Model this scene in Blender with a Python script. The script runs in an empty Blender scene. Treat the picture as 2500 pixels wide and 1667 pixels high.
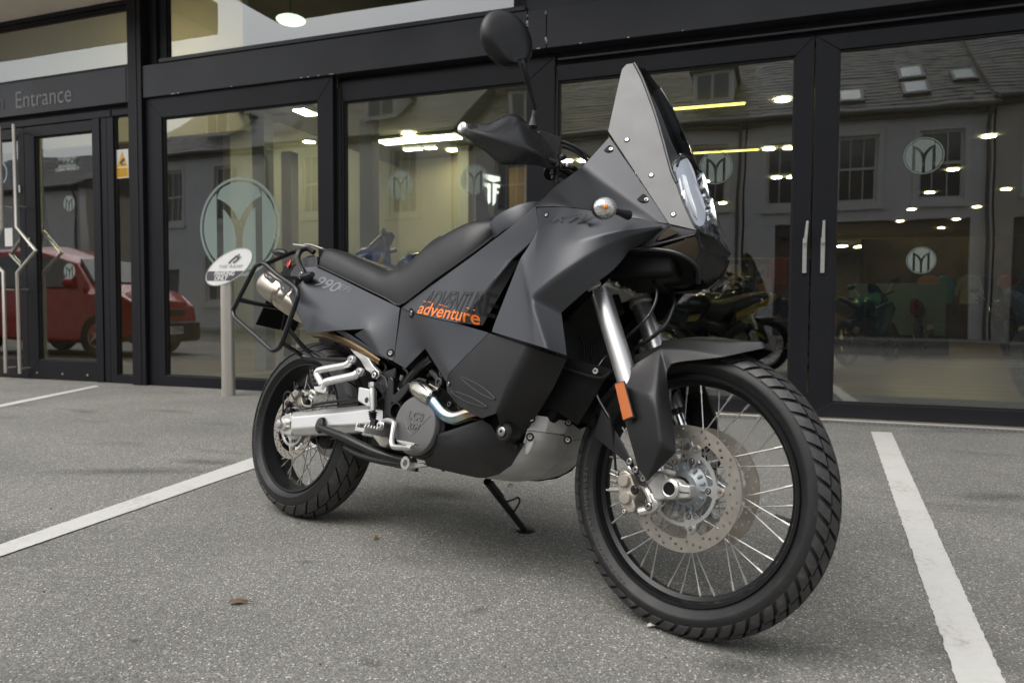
import bpy, bmesh, math, random
from mathutils import Vector, Matrix, Euler
R = math.radians; PI = math.pi
random.seed(7)
sc = bpy.context.scene
C = bpy.data.collections.new('scene'); sc.collection.children.link(C)

# ------------------------------------------------------------------ camera
FPX, PITCH, ROLL, CAMH = 1791.29, 0.04342, 0.00458, 0.77851     # focal length in pixels of a 2500 px wide picture
FACE = 2.79068                                                  # direction of the shop front seen from the camera
CAMY = -5.70                                                    # camera stands 5.7 m in front of the glass
_d = Vector((math.cos(FACE), math.sin(FACE), 0)); _r = -_d; _n = Vector((-_d.y, _d.x, 0))
if _n.y < 0: _n = -_n
RW = Matrix((_r, _n, Vector((0, 0, 1))))
CR = RW @ Matrix.Rotation(PI/2-PITCH, 3, 'X') @ Matrix.Rotation(ROLL, 3, 'Z')
CAMP = Vector((0, CAMY, CAMH))
cd = bpy.data.cameras.new('camera'); cam = bpy.data.objects.new('camera', cd); sc.collection.objects.link(cam)
cam.matrix_world = Matrix.Translation(CAMP) @ CR.to_4x4()
cd.sensor_width = 36; cd.lens = FPX/2500*36; cd.clip_start = .05; cd.clip_end = 1000
cd.dof.use_dof = True; cd.dof.focus_distance = 2.3; cd.dof.aperture_fstop = 4.0
sc.camera = cam
# ------------------------------------------------------------------ sky, sun, exposure
SUN_EL, SUN_AZ = R(58), R(216)
w = bpy.data.worlds.new('World'); sc.world = w; w.use_nodes = True
nt = w.node_tree; bg = nt.nodes['Background']
sky = nt.nodes.new('ShaderNodeTexSky'); sky.sky_type = 'NISHITA'; sky.sun_disc = False
sky.sun_elevation = SUN_EL; sky.sun_rotation = SUN_AZ; sky.dust_density = 4; sky.air_density = 1.2
hs = nt.nodes.new('ShaderNodeHueSaturation'); hs.inputs['Saturation'].default_value = .22
cl = nt.nodes.new('ShaderNodeTexNoise'); cl.inputs['Scale'].default_value = 1.6; cl.inputs['Detail'].default_value = 5
clm = nt.nodes.new('ShaderNodeMapRange'); clm.inputs[3].default_value = .78; clm.inputs[4].default_value = 1.22
mul = nt.nodes.new('ShaderNodeVectorMath'); mul.operation = 'SCALE'
nt.links.new(sky.outputs[0], hs.inputs['Color']); nt.links.new(hs.outputs[0], mul.inputs[0])
nt.links.new(cl.outputs['Fac'], clm.inputs[0]); nt.links.new(clm.outputs[0], mul.inputs['Scale'])
nt.links.new(mul.outputs[0], bg.inputs['Color']); bg.inputs['Strength'].default_value = .15
sl = bpy.data.lights.new('sun', 'SUN'); sun = bpy.data.objects.new('sun', sl); sc.collection.objects.link(sun)
sl.energy = .95; sl.angle = R(55); sl.color = (1, .97, .93)
_s = Vector((math.sin(SUN_AZ)*math.cos(SUN_EL), math.cos(SUN_AZ)*math.cos(SUN_EL), math.sin(SUN_EL)))
sun.rotation_euler = _s.to_track_quat('Z', 'Y').to_euler()
sc.view_settings.view_transform = 'Standard'; sc.view_settings.look = 'None'
sc.view_settings.gamma = 1; sc.view_settings.use_curve_mapping = False; sc.view_settings.exposure = 0.5

# ------------------------------------------------------------------ picture readings -> metres
def crop(x0, y0, s): return lambda x, y: (x0+x/s, y0+y/s)
K = {'V': crop(0,0,.9408), 'K3': crop(600,560,4.612), 'K4': crop(600,850,3.564), 'K5': crop(900,400,1.96), 'K6': crop(1350,100,2.6133),
 'K7': crop(1350,600,3.1367), 'K8': crop(1390,850,2.09), 'K9': crop(1450,1050,4.48), 'K11': crop(1100,0,3.135), 'K12': crop(900,800,3.0145),
 'T1': crop(560,580,5.2267), 'T2': crop(660,840,5.2267), 'T3': crop(880,860,5.225), 'T4': crop(960,480,4.125), 'T5': crop(1400,640,6.0316),
 'T6': crop(1800,860,4.61), 'T7': crop(1200,1000,7.8385), 'D1': crop(380,230,3.336), 'D2': crop(820,180,3.136), 'D3': crop(1330,120,2.01),
 'D4': crop(2000,480,2.704), 'D7': crop(1990,60,3.135), 'G5': crop(0,280,2.3056), 'D6': crop(380,560,3.919), 'R4': crop(1700,0,1.479)}
def ray(k, x, y):
    u, v = K[k](x, y)
    return (CR @ Vector(((u-1250)/FPX, -(v-833.5)/FPX, -1)))
def at_depth(k, x, y, Y):                       # point of the sight line on the plane Y = const
    d = ray(k, x, y); return CAMP + d*((Y-CAMP.y)/d.y)
def at_height(k, x, y, Z=0):
    d = ray(k, x, y); return CAMP + d*((Z-CAMP.z)/d.z)
# bike frame: x forward, y left, z up, origin under the rear axle
YAW, LEAN, STEER, WB, RAKE = -.6914, .21282, -.07006, 1.57, R(26.6)
BM = Matrix.Translation(RW @ Vector((-.80861, 2.73438, 0)) + Vector((0, CAMY, 0))) @ (RW @ Matrix.Rotation(YAW,3,'Z') @ Matrix.Rotation(-LEAN,3,'X')).to_4x4()
BI = BM.inverted()
AX = Vector((-math.sin(RAKE), 0, math.cos(RAKE)))
SM = Matrix.Translation((WB+.119,0,0)) @ Matrix.Rotation(STEER,4,AX) @ Matrix.Translation((-WB-.119,0,0))
SI = SM.inverted()
def _pl(k, x, y, a, val, M):
    o = M @ CAMP; d = M.to_3x3() @ ray(k, x, y); return o + d*((val-o[a])/d[a])
def B(k, x, y, yb): return _pl(k, x, y, 1, yb, BI)            # on the bike, yb metres left of its mid plane
def BX(k, x, y, xb): return _pl(k, x, y, 0, xb, BI)
def BS(k, x, y, yb): return SM @ _pl(k, x, y, 1, yb, SI @ BI) # the same on the steered front end

# ------------------------------------------------------------------ mesh helpers
class MB:
    def __init__(s): s.v = []; s.f = []
    def add(s, vs, fs):
        n = len(s.v); s.v += [Vector(q) for q in vs]; s.f += [tuple(i+n for i in f) for f in fs]; return s
    def box(s, c, h, M=None):
        vs = [Vector((c[0]+a*h[0], c[1]+b*h[1], c[2]+d*h[2])) for a in (-1,1) for b in (-1,1) for d in (-1,1)]
        if M: vs = [M @ q for q in vs]
        return s.add(vs, [(0,1,3,2),(4,6,7,5),(0,4,5,1),(2,3,7,6),(0,2,6,4),(1,5,7,3)])
    def span(s, a, b, M=None):
        return s.box([(a[i]+b[i])/2 for i in range(3)], [abs(b[i]-a[i])/2 for i in range(3)], M)
    def tube(s, pts, r, n=10, smooth=0, cap=True, closed=False, flat=None):
        pts = [Vector(q) for q in pts]
        rr = r if isinstance(r, (list, tuple)) else [r]*len(pts)
        if smooth:
            P, Q = [], []; L = len(pts)
            for i in range(L if closed else L-1):
                g = lambda j: pts[j % L] if closed else pts[max(0, min(L-1, j))]
                a, b, c, d = g(i-1), g(i), g(i+1), g(i+2)
                for t in range(smooth):
                    t /= smooth
                    P.append(.5*((2*b)+(c-a)*t+(2*a-5*b+4*c-d)*t*t+(3*b-a-3*c+d)*t**3))
                    Q.append(rr[i]+(rr[(i+1) % L]-rr[i])*t)
            if not closed: P.append(pts[-1]); Q.append(rr[-1])
            pts, rr = P, Q
        N = len(pts); base = len(s.v); up = None
        for i, q in enumerate(pts):
            a = pts[i-1] if (i or closed) else q; b = pts[(i+1) % N] if (i < N-1 or closed) else q
            t = (b-a).normalized()
            if up is None: up = t.orthogonal().normalized()
            up = (up - t*up.dot(t)).normalized(); sd = t.cross(up)
            for j in range(n):
                A = 2*PI*j/n; s.v.append(q + (up*math.cos(A)+sd*math.sin(A))*rr[i])
        for i in range(N if closed else N-1):
            k2 = (i+1) % N
            for j in range(n):
                s.f.append((base+i*n+j, base+i*n+(j+1) % n, base+k2*n+(j+1) % n, base+k2*n+j))
        if cap and not closed:
            s.f.append(tuple(base+j for j in range(n))[::-1]); s.f.append(tuple(base+(N-1)*n+j for j in range(n)))
        return s
    def cyl(s, a, b, r, n=16, r2=None): return s.tube([a, b], [r, r if r2 is None else r2], n)
    def lathe(s, prof, M=None, n=24, close=False):      # prof: (radius, height) round local Z
        base = len(s.v)
        for (r, z) in prof:
            for j in range(n):
                A = 2*PI*j/n; q = Vector((r*math.cos(A), r*math.sin(A), z)); s.v.append(M @ q if M else q)
        L = len(prof)
        for i in range(L if close else L-1):
            k2 = (i+1) % L
            for j in range(n):
                s.f.append((base+i*n+j, base+i*n+(j+1) % n, base+k2*n+(j+1) % n, base+k2*n+j))
        if not close:
            if prof[0][0] > 1e-4: s.f.append(tuple(base+j for j in range(n))[::-1])
            if prof[-1][0] > 1e-4: s.f.append(tuple(base+(L-1)*n+j for j in range(n)))
        return s
    def prism(s, poly, off):                            # polygon of points swept by a vector
        poly = [Vector(q) for q in poly]; off = Vector(off); n = len(poly)
        s.add(poly+[q+off for q in poly], [tuple(range(n))[::-1], tuple(range(n, 2*n))]+[(i, (i+1) % n, n+(i+1) % n, n+i) for i in range(n)])
        return s
    def ell(s, c, r, M=None, n=16, m=10):
        prof = [(math.sin(PI*i/m), -math.cos(PI*i/m)) for i in range(m+1)]; prof[0] = (1e-5, -1); prof[-1] = (1e-5, 1)
        T = Matrix.Translation(c) @ (M or Matrix.Identity(4)) @ Matrix.Diagonal((*r, 1))
        return s.lathe(prof, T, n)
    def mesh(s, name, sharp=32, recalc=True):
        me = bpy.data.meshes.new(name); me.from_pydata(s.v, [], s.f)
        bm = bmesh.new(); bm.from_mesh(me)
        bmesh.ops.remove_doubles(bm, verts=bm.verts, dist=1e-5)
        if recalc: bmesh.ops.recalc_face_normals(bm, faces=bm.faces)
        for f in bm.faces: f.smooth = True
        for e in bm.edges:
            if len(e.link_faces) == 2 and e.calc_face_angle(0) > R(sharp): e.smooth = False
        bm.to_mesh(me); bm.free(); return me
def link(name, me, m=None, parent=None, M=None, kind=None):
    o = bpy.data.objects.new(name, me); C.objects.link(o)
    if parent is not None: o.parent = parent
    if M is not None: o.matrix_local = M
    if m is not None and me is not None and len(me.materials) == 0: me.materials.append(m)
    if kind: o['kind'] = kind
    return o
def obj(name, mb, m, parent=None, M=None, bevel=0, seg=2, kind=None, sharp=32):
    o = link(name, mb.mesh(name, sharp), m, parent, M, kind)
    if bevel: bev(o, bevel, seg)
    return o
def bev(o, wdt, seg=2, ang=25):
    b = o.modifiers.new('bevel', 'BEVEL'); b.width = wdt; b.segments = seg; b.limit_method = 'ANGLE'; b.angle_limit = R(ang); b.harden_normals = True
def thing(name, label, cat, M=None, group=None):
    o = bpy.data.objects.new(name, None); C.objects.link(o); o.empty_display_size = .2
    if M is not None: o.matrix_world = M
    o['label'] = label; o['category'] = cat
    if group: o['group'] = group
    return o
def tag(o, label, cat, group=None):
    o['label'] = label; o['category'] = cat
    if group: o['group'] = group
    return o
def dup(root, M, label, group=None):
    r = root.copy(); C.objects.link(r); r.matrix_world = M; r['label'] = label
    if group: r['group'] = group
    for ch in [o for o in C.objects if o.parent == root]:
        c = ch.copy(); C.objects.link(c); c.parent = r; c.matrix_local = ch.matrix_local.copy()
        for g in [o for o in C.objects if o.parent == ch]:
            d = g.copy(); C.objects.link(d); d.parent = c; d.matrix_local = g.matrix_local.copy()
    return r
def flat_mesh(name, loops, th, bev_=0):      # 2-D outline with holes, in local XY, thickness th along Z
    cu = bpy.data.curves.new(name, 'CURVE'); cu.dimensions = '2D'; cu.fill_mode = 'BOTH'; cu.extrude = th/2; cu.bevel_depth = bev_
    for lp in loops:
        sp = cu.splines.new('POLY'); sp.points.add(len(lp)-1); sp.use_cyclic_u = True
        for i, q in enumerate(lp): sp.points[i].co = (q[0], q[1], 0, 1)
    o = bpy.data.objects.new('tmp', cu); sc.collection.objects.link(o)
    dg = bpy.context.evaluated_depsgraph_get(); me = bpy.data.meshes.new_from_object(o.evaluated_get(dg))
    bpy.data.objects.remove(o); bpy.data.curves.remove(cu); me.name = name; me.materials.clear(); return me
def text_mesh(s, size, th=.001, shear=0, bold=0, sp=1, align='CENTER'):
    cu = bpy.data.curves.new('text', 'FONT'); cu.body = s; cu.size = size; cu.extrude = th/2; cu.align_x = align; cu.align_y = 'CENTER'
    cu.shear = shear; cu.offset = bold; cu.space_character = sp
    o = bpy.data.objects.new('tmp', cu); sc.collection.objects.link(o)
    dg = bpy.context.evaluated_depsgraph_get(); me = bpy.data.meshes.new_from_object(o.evaluated_get(dg))
    bpy.data.objects.remove(o); bpy.data.curves.remove(cu); me.name = 'lettering'; me.materials.clear(); return me
def circ(r, n=48, cx=0, cy=0, a0=0): return [(cx+r*math.cos(a0+2*PI*i/n), cy+r*math.sin(a0+2*PI*i/n)) for i in range(n)]
def frame(o, x, z=None, yv=None):            # matrix with origin o, local X along x, local Z close to z (or local Y close to yv)
    x = Vector(x).normalized()
    if z is not None: z = Vector(z); y = z.cross(x).normalized(); z = x.cross(y)
    else: yv = Vector(yv); z = x.cross(yv).normalized(); y = z.cross(x)
    return Matrix.Translation(o) @ Matrix((x, y, z)).transposed().to_4x4()

# ------------------------------------------------------------------ materials
def base(name):
    m = bpy.data.materials.new(name); m.use_nodes = True; return m, m.node_tree, m.node_tree.nodes['Principled BSDF']
def mat(name, col, rough=.5, metal=0, var=0, vs=8, bump=0, bs=200, coat=0, spec=.5, dirt=0, aniso=None, rv=.08):
    m, t, p = base(name); L = t.links; N = t.nodes.new
    p.inputs['Roughness'].default_value = rough; p.inputs['Metallic'].default_value = metal
    p.inputs['Coat Weight'].default_value = coat; p.inputs['Specular IOR Level'].default_value = spec
    tc = N('ShaderNodeTexCoord'); mp = N('ShaderNodeMapping'); L.new(tc.outputs['Object'], mp.inputs[0])
    if aniso: mp.inputs['Scale'].default_value = aniso
    n1 = N('ShaderNodeTexNoise'); n1.inputs['Scale'].default_value = vs; n1.inputs['Detail'].default_value = 6; n1.inputs['Roughness'].default_value = .65
    L.new(mp.outputs[0], n1.inputs['Vector'])
    mx = N('ShaderNodeMix'); mx.data_type = 'RGBA'
    v = max(var, .04)
    mx.inputs[6].default_value = (*[c*(1-v) for c in col], 1); mx.inputs[7].default_value = (*[min(1, c*(1+v)) for c in col], 1)
    mr = N('ShaderNodeMapRange'); mr.inputs[1].default_value = .3; mr.inputs[2].default_value = .7
    L.new(n1.outputs['Fac'], mr.inputs[0]); L.new(mr.outputs[0], mx.inputs[0]); out = mx.outputs[2]
    if dirt:
        n3 = N('ShaderNodeTexNoise'); n3.inputs['Scale'].default_value = vs*2.7; n3.inputs['Detail'].default_value = 9
        L.new(tc.outputs['Object'], n3.inputs['Vector'])
        m3 = N('ShaderNodeMapRange'); m3.inputs[1].default_value = .55; m3.inputs[2].default_value = .75; m3.inputs[4].default_value = dirt
        L.new(n3.outputs['Fac'], m3.inputs[0])
        mx3 = N('ShaderNodeMix'); mx3.data_type = 'RGBA'; mx3.inputs[7].default_value = (.16, .145, .12, 1)
        L.new(m3.outputs[0], mx3.inputs[0]); L.new(out, mx3.inputs[6]); out = mx3.outputs[2]
    L.new(out, p.inputs['Base Color'])
    rr = N('ShaderNodeMapRange'); rr.inputs[3].default_value = max(0, rough-rv); rr.inputs[4].default_value = min(1, rough+rv)
    n2 = N('ShaderNodeTexNoise'); n2.inputs['Scale'].default_value = vs*1.7; n2.inputs['Detail'].default_value = 4
    L.new(mp.outputs[0], n2.inputs['Vector']); L.new(n2.outputs['Fac'], rr.inputs[0]); L.new(rr.outputs[0], p.inputs['Roughness'])
    if bump:
        nb = N('ShaderNodeTexNoise'); nb.inputs['Scale'].default_value = bs; nb.inputs['Detail'].default_value = 3
        L.new(mp.outputs[0], nb.inputs['Vector'])
        b = N('ShaderNodeBump'); b.inputs['Strength'].default_value = bump; b.inputs['Distance'].default_value = .001
        L.new(nb.outputs['Fac'], b.inputs['Height']); L.new(b.outputs[0], p.inputs['Normal'])
    return m
def emit(name, col, s):
    m, t, p = base(name); p.inputs['Base Color'].default_value = (*col, 1); p.inputs['Emission Color'].default_value = (*col, 1); p.inputs['Emission Strength'].default_value = s; return m
def glass(name, ior=2.1, tint=(.8, .84, .82), rough=0.0, wav=0.0):
    m = bpy.data.materials.new(name); m.use_nodes = True; t = m.node_tree; t.nodes.clear(); N = t.nodes.new; L = t.links
    o = N('ShaderNodeOutputMaterial'); mx = N('ShaderNodeMixShader'); tr = N('ShaderNodeBsdfTransparent'); g = N('ShaderNodeBsdfGlossy'); f = N('ShaderNodeFresnel')
    tr.inputs[0].default_value = (*tint, 1); g.inputs['Roughness'].default_value = rough; ge = N('ShaderNodeNewGeometry'); mi = N('ShaderNodeMapRange'); mi.inputs[3].default_value = ior; mi.inputs[4].default_value = 1/ior
    L.new(ge.outputs['Backfacing'], mi.inputs[0]); L.new(mi.outputs[0], f.inputs['IOR']); g.inputs['Color'].default_value = (.95, .97, .97, 1)
    if wav:
        tc = N('ShaderNodeTexCoord'); n = N('ShaderNodeTexNoise'); n.inputs['Scale'].default_value = 1.3; n.inputs['Detail'].default_value = 1
        L.new(tc.outputs['Object'], n.inputs['Vector'])
        b = N('ShaderNodeBump'); b.inputs['Strength'].default_value = 1; b.inputs['Distance'].default_value = wav
        L.new(n.outputs['Fac'], b.inputs['Height']); L.new(b.outputs[0], g.inputs['Normal'])
    L.new(f.outputs[0], mx.inputs[0]); L.new(tr.outputs[0], mx.inputs[1]); L.new(g.outputs[0], mx.inputs[2]); L.new(mx.outputs[0], o.inputs[0])
    return m
def frost(name, col, opa=.7):
    m = bpy.data.materials.new(name); m.use_nodes = True; t = m.node_tree; p = t.nodes['Principled BSDF']; p.inputs['Base Color'].default_value = (*col, 1); p.inputs['Roughness'].default_value = .6
    p.inputs['Alpha'].default_value = opa; return m
def asphalt():
    m, t, p = base('asphalt'); N = t.nodes.new; L = t.links
    tc = N('ShaderNodeTexCoord')
    v = N('ShaderNodeTexVoronoi'); v.inputs['Scale'].default_value = 270; v.inputs['Randomness'].default_value = 1
    v2 = N('ShaderNodeTexVoronoi'); v2.inputs['Scale'].default_value = 170
    nl = N('ShaderNodeTexNoise'); nl.inputs['Scale'].default_value = .9; nl.inputs['Detail'].default_value = 8; nl.inputs['Roughness'].default_value = .6
    nm = N('ShaderNodeTexNoise'); nm.inputs['Scale'].default_value = 40; nm.inputs['Detail'].default_value = 5
    for q in (v, v2, nl, nm): L.new(tc.outputs['Object'], q.inputs['Vector'])
    sep = N('ShaderNodeSeparateColor'); L.new(v.outputs['Color'], sep.inputs[0])
    cr = N('ShaderNodeValToRGB'); e = cr.color_ramp.elements
    e[0].position = 0; e[0].color = (.115, .114, .103, 1); e[1].position = 1; e[1].color = (.70, .68, .61, 1)
    for pos, col in ((.3, (.155, .153, .139)), (.62, (.20, .197, .178)), (.85, (.265, .26, .235)), (.95, (.305, .30, .28))):
        q = cr.color_ramp.elements.new(pos); q.color = (*col, 1)
    L.new(sep.outputs[0], cr.inputs[0])
    sep2 = N('ShaderNodeSeparateColor'); L.new(v2.outputs['Color'], sep2.inputs[0])
    g1 = N('ShaderNodeMath'); g1.operation = 'GREATER_THAN'; g1.inputs[1].default_value = .93; L.new(sep2.outputs[1], g1.inputs[0])
    mxw = N('ShaderNodeMix'); mxw.data_type = 'RGBA'; mxw.inputs[7].default_value = (.38, .36, .31, 1)
    g2 = N('ShaderNodeMath'); g2.operation = 'MULTIPLY'; g2.inputs[1].default_value = .32; L.new(g1.outputs[0], g2.inputs[0])
    L.new(g2.outputs[0], mxw.inputs[0]); L.new(cr.outputs[0], mxw.inputs[6])
    # worn and stained patches
    mr = N('ShaderNodeMapRange'); mr.inputs[1].default_value = .33; mr.inputs[2].default_value = .7; mr.inputs[3].default_value = .82; mr.inputs[4].default_value = 1.14
    L.new(nl.outputs['Fac'], mr.inputs[0])
    sc1 = N('ShaderNodeVectorMath'); sc1.operation = 'SCALE'; L.new(mxw.outputs[2], sc1.inputs[0]); L.new(mr.outputs[0], sc1.inputs['Scale'])
    ns = N('ShaderNodeTexNoise'); ns.inputs['Scale'].default_value = 2.3; ns.inputs['Detail'].default_value = 7
    mps = N('ShaderNodeMapping'); mps.inputs['Scale'].default_value = (.5, 1.3, 1); mps.inputs['Rotation'].default_value = (0, 0, R(20)); L.new(tc.outputs['Object'], mps.inputs[0]); L.new(mps.outputs[0], ns.inputs['Vector'])
    ms = N('ShaderNodeMapRange'); ms.inputs[1].default_value = .60; ms.inputs[2].default_value = .72; ms.inputs[4].default_value = .42; L.new(ns.outputs['Fac'], ms.inputs[0])
    mx2 = N('ShaderNodeMix'); mx2.data_type = 'RGBA'; mx2.inputs[7].default_value = (.06, .058, .052, 1); L.new(ms.outputs[0], mx2.inputs[0]); L.new(sc1.outputs[0], mx2.inputs[6])
    L.new(mx2.outputs[2], p.inputs['Base Color'])
    p.inputs['Roughness'].default_value = .82; p.inputs['Specular IOR Level'].default_value = .35
    b = N('ShaderNodeBump'); b.inputs['Strength'].default_value = .6; b.inputs['Distance'].default_value = .003
    ad = N('ShaderNodeMath'); ad.operation = 'MULTIPLY_ADD'; ad.inputs[1].default_value = -1.2; L.new(v.outputs['Distance'], ad.inputs[0]); L.new(nm.outputs['Fac'], ad.inputs[2])
    L.new(ad.outputs[0], b.inputs['Height']); L.new(b.outputs[0], p.inputs['Normal'])
    return m
def worn_paint():
    m, t, p = base('road_paint'); N = t.nodes.new; L = t.links; tc = N('ShaderNodeTexCoord')
    n = N('ShaderNodeTexNoise'); n.inputs['Scale'].default_value = 45; n.inputs['Detail'].default_value = 8; n.inputs['Roughness'].default_value = .75; L.new(tc.outputs['Object'], n.inputs['Vector'])
    n2 = N('ShaderNodeTexNoise'); n2.inputs['Scale'].default_value = 5; n2.inputs['Detail'].default_value = 4; L.new(tc.outputs['Object'], n2.inputs['Vector'])
    ad = N('ShaderNodeMath'); ad.operation = 'MULTIPLY_ADD'; ad.inputs[1].default_value = .5; L.new(n2.outputs['Fac'], ad.inputs[0]); L.new(n.outputs['Fac'], ad.inputs[2])
    cr = N('ShaderNodeValToRGB'); e = cr.color_ramp.elements; e[0].position = .48; e[0].color = (.58, .58, .545, 1); e[1].position = 1.0; e[1].color = (.35, .34, .31, 1)
    q = cr.color_ramp.elements.new(.80); q.color = (.54, .535, .50, 1)
    L.new(ad.outputs[0], cr.inputs[0]); L.new(cr.outputs[0], p.inputs['Base Color']); p.inputs['Roughness'].default_value = .7
    v = N('ShaderNodeTexVoronoi'); v.inputs['Scale'].default_value = 230; L.new(tc.outputs['Object'], v.inputs['Vector'])
    b = N('ShaderNodeBump'); b.inputs['Strength'].default_value = .35; b.inputs['Distance'].default_value = .002; L.new(v.outputs['Distance'], b.inputs['Height']); L.new(b.outputs[0], p.inputs['Normal'])
    return m
def slate():
    m, t, p = base('slate_roof'); N = t.nodes.new; L = t.links; tc = N('ShaderNodeTexCoord')
    n = N('ShaderNodeTexNoise'); n.inputs['Scale'].default_value = 2.2; n.inputs['Detail'].default_value = 6; L.new(tc.outputs['Object'], n.inputs['Vector'])
    oi = N('ShaderNodeObjectInfo'); cr = N('ShaderNodeValToRGB'); e = cr.color_ramp.elements
    e[0].position = .35; e[0].color = (.06, .062, .072, 1); e[1].position = .7; e[1].color = (.15, .135, .08, 1)
    q = e.new(.52); q.color = (.10, .10, .105, 1); L.new(n.outputs['Fac'], cr.inputs[0]); L.new(cr.outputs[0], p.inputs['Base Color']); p.inputs['Roughness'].default_value = .6
    return m
def mesh_grille():
    m, t, p = base('grille_mesh'); N = t.nodes.new; L = t.links; tc = N('ShaderNodeTexCoord')
    v = N('ShaderNodeTexVoronoi'); v.inputs['Scale'].default_value = 330; v.inputs['Randomness'].default_value = 0; mp = N('ShaderNodeMapping'); mp.inputs['Rotation'].default_value = (R(20), R(30), R(45))
    L.new(tc.outputs['Object'], mp.inputs[0]); L.new(mp.outputs[0], v.inputs['Vector'])
    cr = N('ShaderNodeValToRGB'); cr.color_ramp.elements[0].position = .36; cr.color_ramp.elements[0].color = (.012, .011, .01, 1); cr.color_ramp.elements[1].position = .42; cr.color_ramp.elements[1].color = (.055, .043, .028, 1)
    L.new(v.outputs['Distance'], cr.inputs[0]); L.new(cr.outputs[0], p.inputs['Base Color']); p.inputs['Roughness'].default_value = .6; p.inputs['Specular IOR Level'].default_value = .15
    return m
def heat_steel():
    m, t, p = base('heat_tinted_steel'); N = t.nodes.new; L = t.links; tc = N('ShaderNodeTexCoord'); sx = N('ShaderNodeSeparateXYZ'); L.new(tc.outputs['Object'], sx.inputs[0])
    n = N('ShaderNodeTexNoise'); n.inputs['Scale'].default_value = 18; L.new(tc.outputs['Object'], n.inputs['Vector'])
    ml = N('ShaderNodeMath'); ml.operation = 'MULTIPLY_ADD'; ml.inputs[1].default_value = .12; L.new(n.outputs['Fac'], ml.inputs[0]); L.new(sx.outputs[0], ml.inputs[2])
    ad = N('ShaderNodeMath'); ad.operation = 'ADD'; L.new(ml.outputs[0], ad.inputs[0]); L.new(sx.outputs[2], ad.inputs[1])
    fr = N('ShaderNodeMath'); fr.operation = 'MULTIPLY'; fr.inputs[1].default_value = 4.2; L.new(ad.outputs[0], fr.inputs[0])
    f2 = N('ShaderNodeMath'); f2.operation = 'FRACT'; L.new(fr.outputs[0], f2.inputs[0])
    cr = N('ShaderNodeValToRGB'); e = cr.color_ramp.elements; e[0].position = 0; e[0].color = (.62, .6, .55, 1); e[1].position = 1; e[1].color = (.62, .6, .55, 1)
    for pos, col in ((.2, (.45, .36, .2)), (.4, (.3, .18, .3)), (.58, (.2, .3, .5)), (.8, (.35, .5, .5))):
        q = e.new(pos); q.color = (*col, 1)
    L.new(f2.outputs[0], cr.inputs[0]); L.new(cr.outputs[0], p.inputs['Base Color']); p.inputs['Metallic'].default_value = 1; p.inputs['Roughness'].default_value = .25
    return m
M_ = {}
M_['frame'] = mat('powder_coat', (.0115, .0122, .0150), .44, var=.15, vs=1.2, spec=.27, bump=.05, bs=400, rv=.1)
M_['frame_dark'] = mat('gasket_black', (.008, .008, .009), .55)
M_['fascia'] = mat('fascia_panel', (.021, .022, .026), .38, var=.12, vs=.8, spec=.42, rv=.12)
M_['soffit'] = mat('soffit_render', (.78, .72, .64), .8, var=.06, vs=2, bump=.2, bs=90)
M_['steel'] = mat('brushed_steel', (.66, .62, .56), .42, .85, var=.06, vs=3, aniso=(60, 60, 1))
M_['white'] = mat('white_paint', (.72, .72, .70), .5, var=.04)
M_['black_print'] = mat('dark_print', (.055, .055, .062), .5)
M_['asphalt'] = asphalt(); M_['paint'] = worn_paint()
M_['glass'] = glass('window_glass', 2.8, (.76, .84, .79), 0, .0016)
M_['frost'] = frost('frosted_film', (.36, .45, .42), .5); M_['frost2'] = frost('frosted_film_small', (.32, .38, .35), .42)
M_['rubber'] = mat('tyre_rubber', (.0115, .0112, .0115), .55, var=.25, vs=14, bump=.15, bs=350, dirt=.10)
M_['tread'] = mat('tread_rubber', (.036, .0355, .036), .50, var=.25, vs=30, bump=.3, bs=300, dirt=.28)
M_['rim'] = mat('black_rim', (.006, .006, .007), .34, var=.1, spec=.35)
M_['alu'] = mat('cast_aluminium', (.66, .65, .62), .38, .8, var=.08, vs=20, bump=.15, bs=500, dirt=.12)
M_['alu_br'] = mat('bright_swingarm', (.82, .815, .80), .36, .72, var=.05, vs=10, aniso=(1, 8, 60))
M_['hub'] = mat('grey_hub', (.36, .39, .40), .42, .6, var=.06, vs=30, dirt=.1)
M_['disc'] = mat('brake_steel', (.48, .44, .385), .36, .9, var=.10, vs=26, dirt=.12)
M_['spoke'] = mat('spoke_steel', (.50, .485, .46), .38, .8, var=.1, vs=60, dirt=.25)
M_['tube'] = mat('fork_tube', (.66, .65, .645), .34, .85, var=.04, vs=12, aniso=(1, 1, .1), rv=.05)
M_['boltm'] = mat('bolt_steel', (.42,.41,.39), .35, 1); M_['clampm'] = mat('clamp_casting', (.50,.49,.46), .42, .4, var=.06, bump=.1, bs=500, dirt=.1)
M_['gold'] = mat('caliper', (.50, .46, .40), .42, .8, var=.08, vs=30, dirt=.2)
M_['body'] = mat('matt_graphite', (.060, .0625, .069), .36, .42, var=.035, vs=3, bump=.04, bs=900, rv=.04, dirt=.03)
M_['body_dk'] = mat('matt_black_plastic', (.0115, .011, .0115), .40, .05, var=.06, vs=5, spec=.42, bump=.06, bs=900, dirt=.04, rv=.05)
M_['plastic'] = mat('black_plastic', (.012, .012, .0125), .38, var=.12, vs=18, bump=.05, bs=700, dirt=.03)
M_['void'] = mat('engine_shade_black', (.0045, .0045, .0045), .6, var=.2, vs=20, dirt=.02, spec=.2)  # near-black: shade of the engine bay and hollows put into the colour
M_['satin'] = mat('satin_black_tube', (.011, .011, .012), .30, var=.1, vs=20, dirt=.03)
M_['seat'] = mat('seat_vinyl', (.017, .0168, .0175), .43, var=.06, vs=6, bump=.25, bs=700, rv=.05)
M_['seat2'] = mat('seat_grip_vinyl', (.030, .033, .031), .62, var=.06, vs=6, bump=.35, bs=900)
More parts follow.
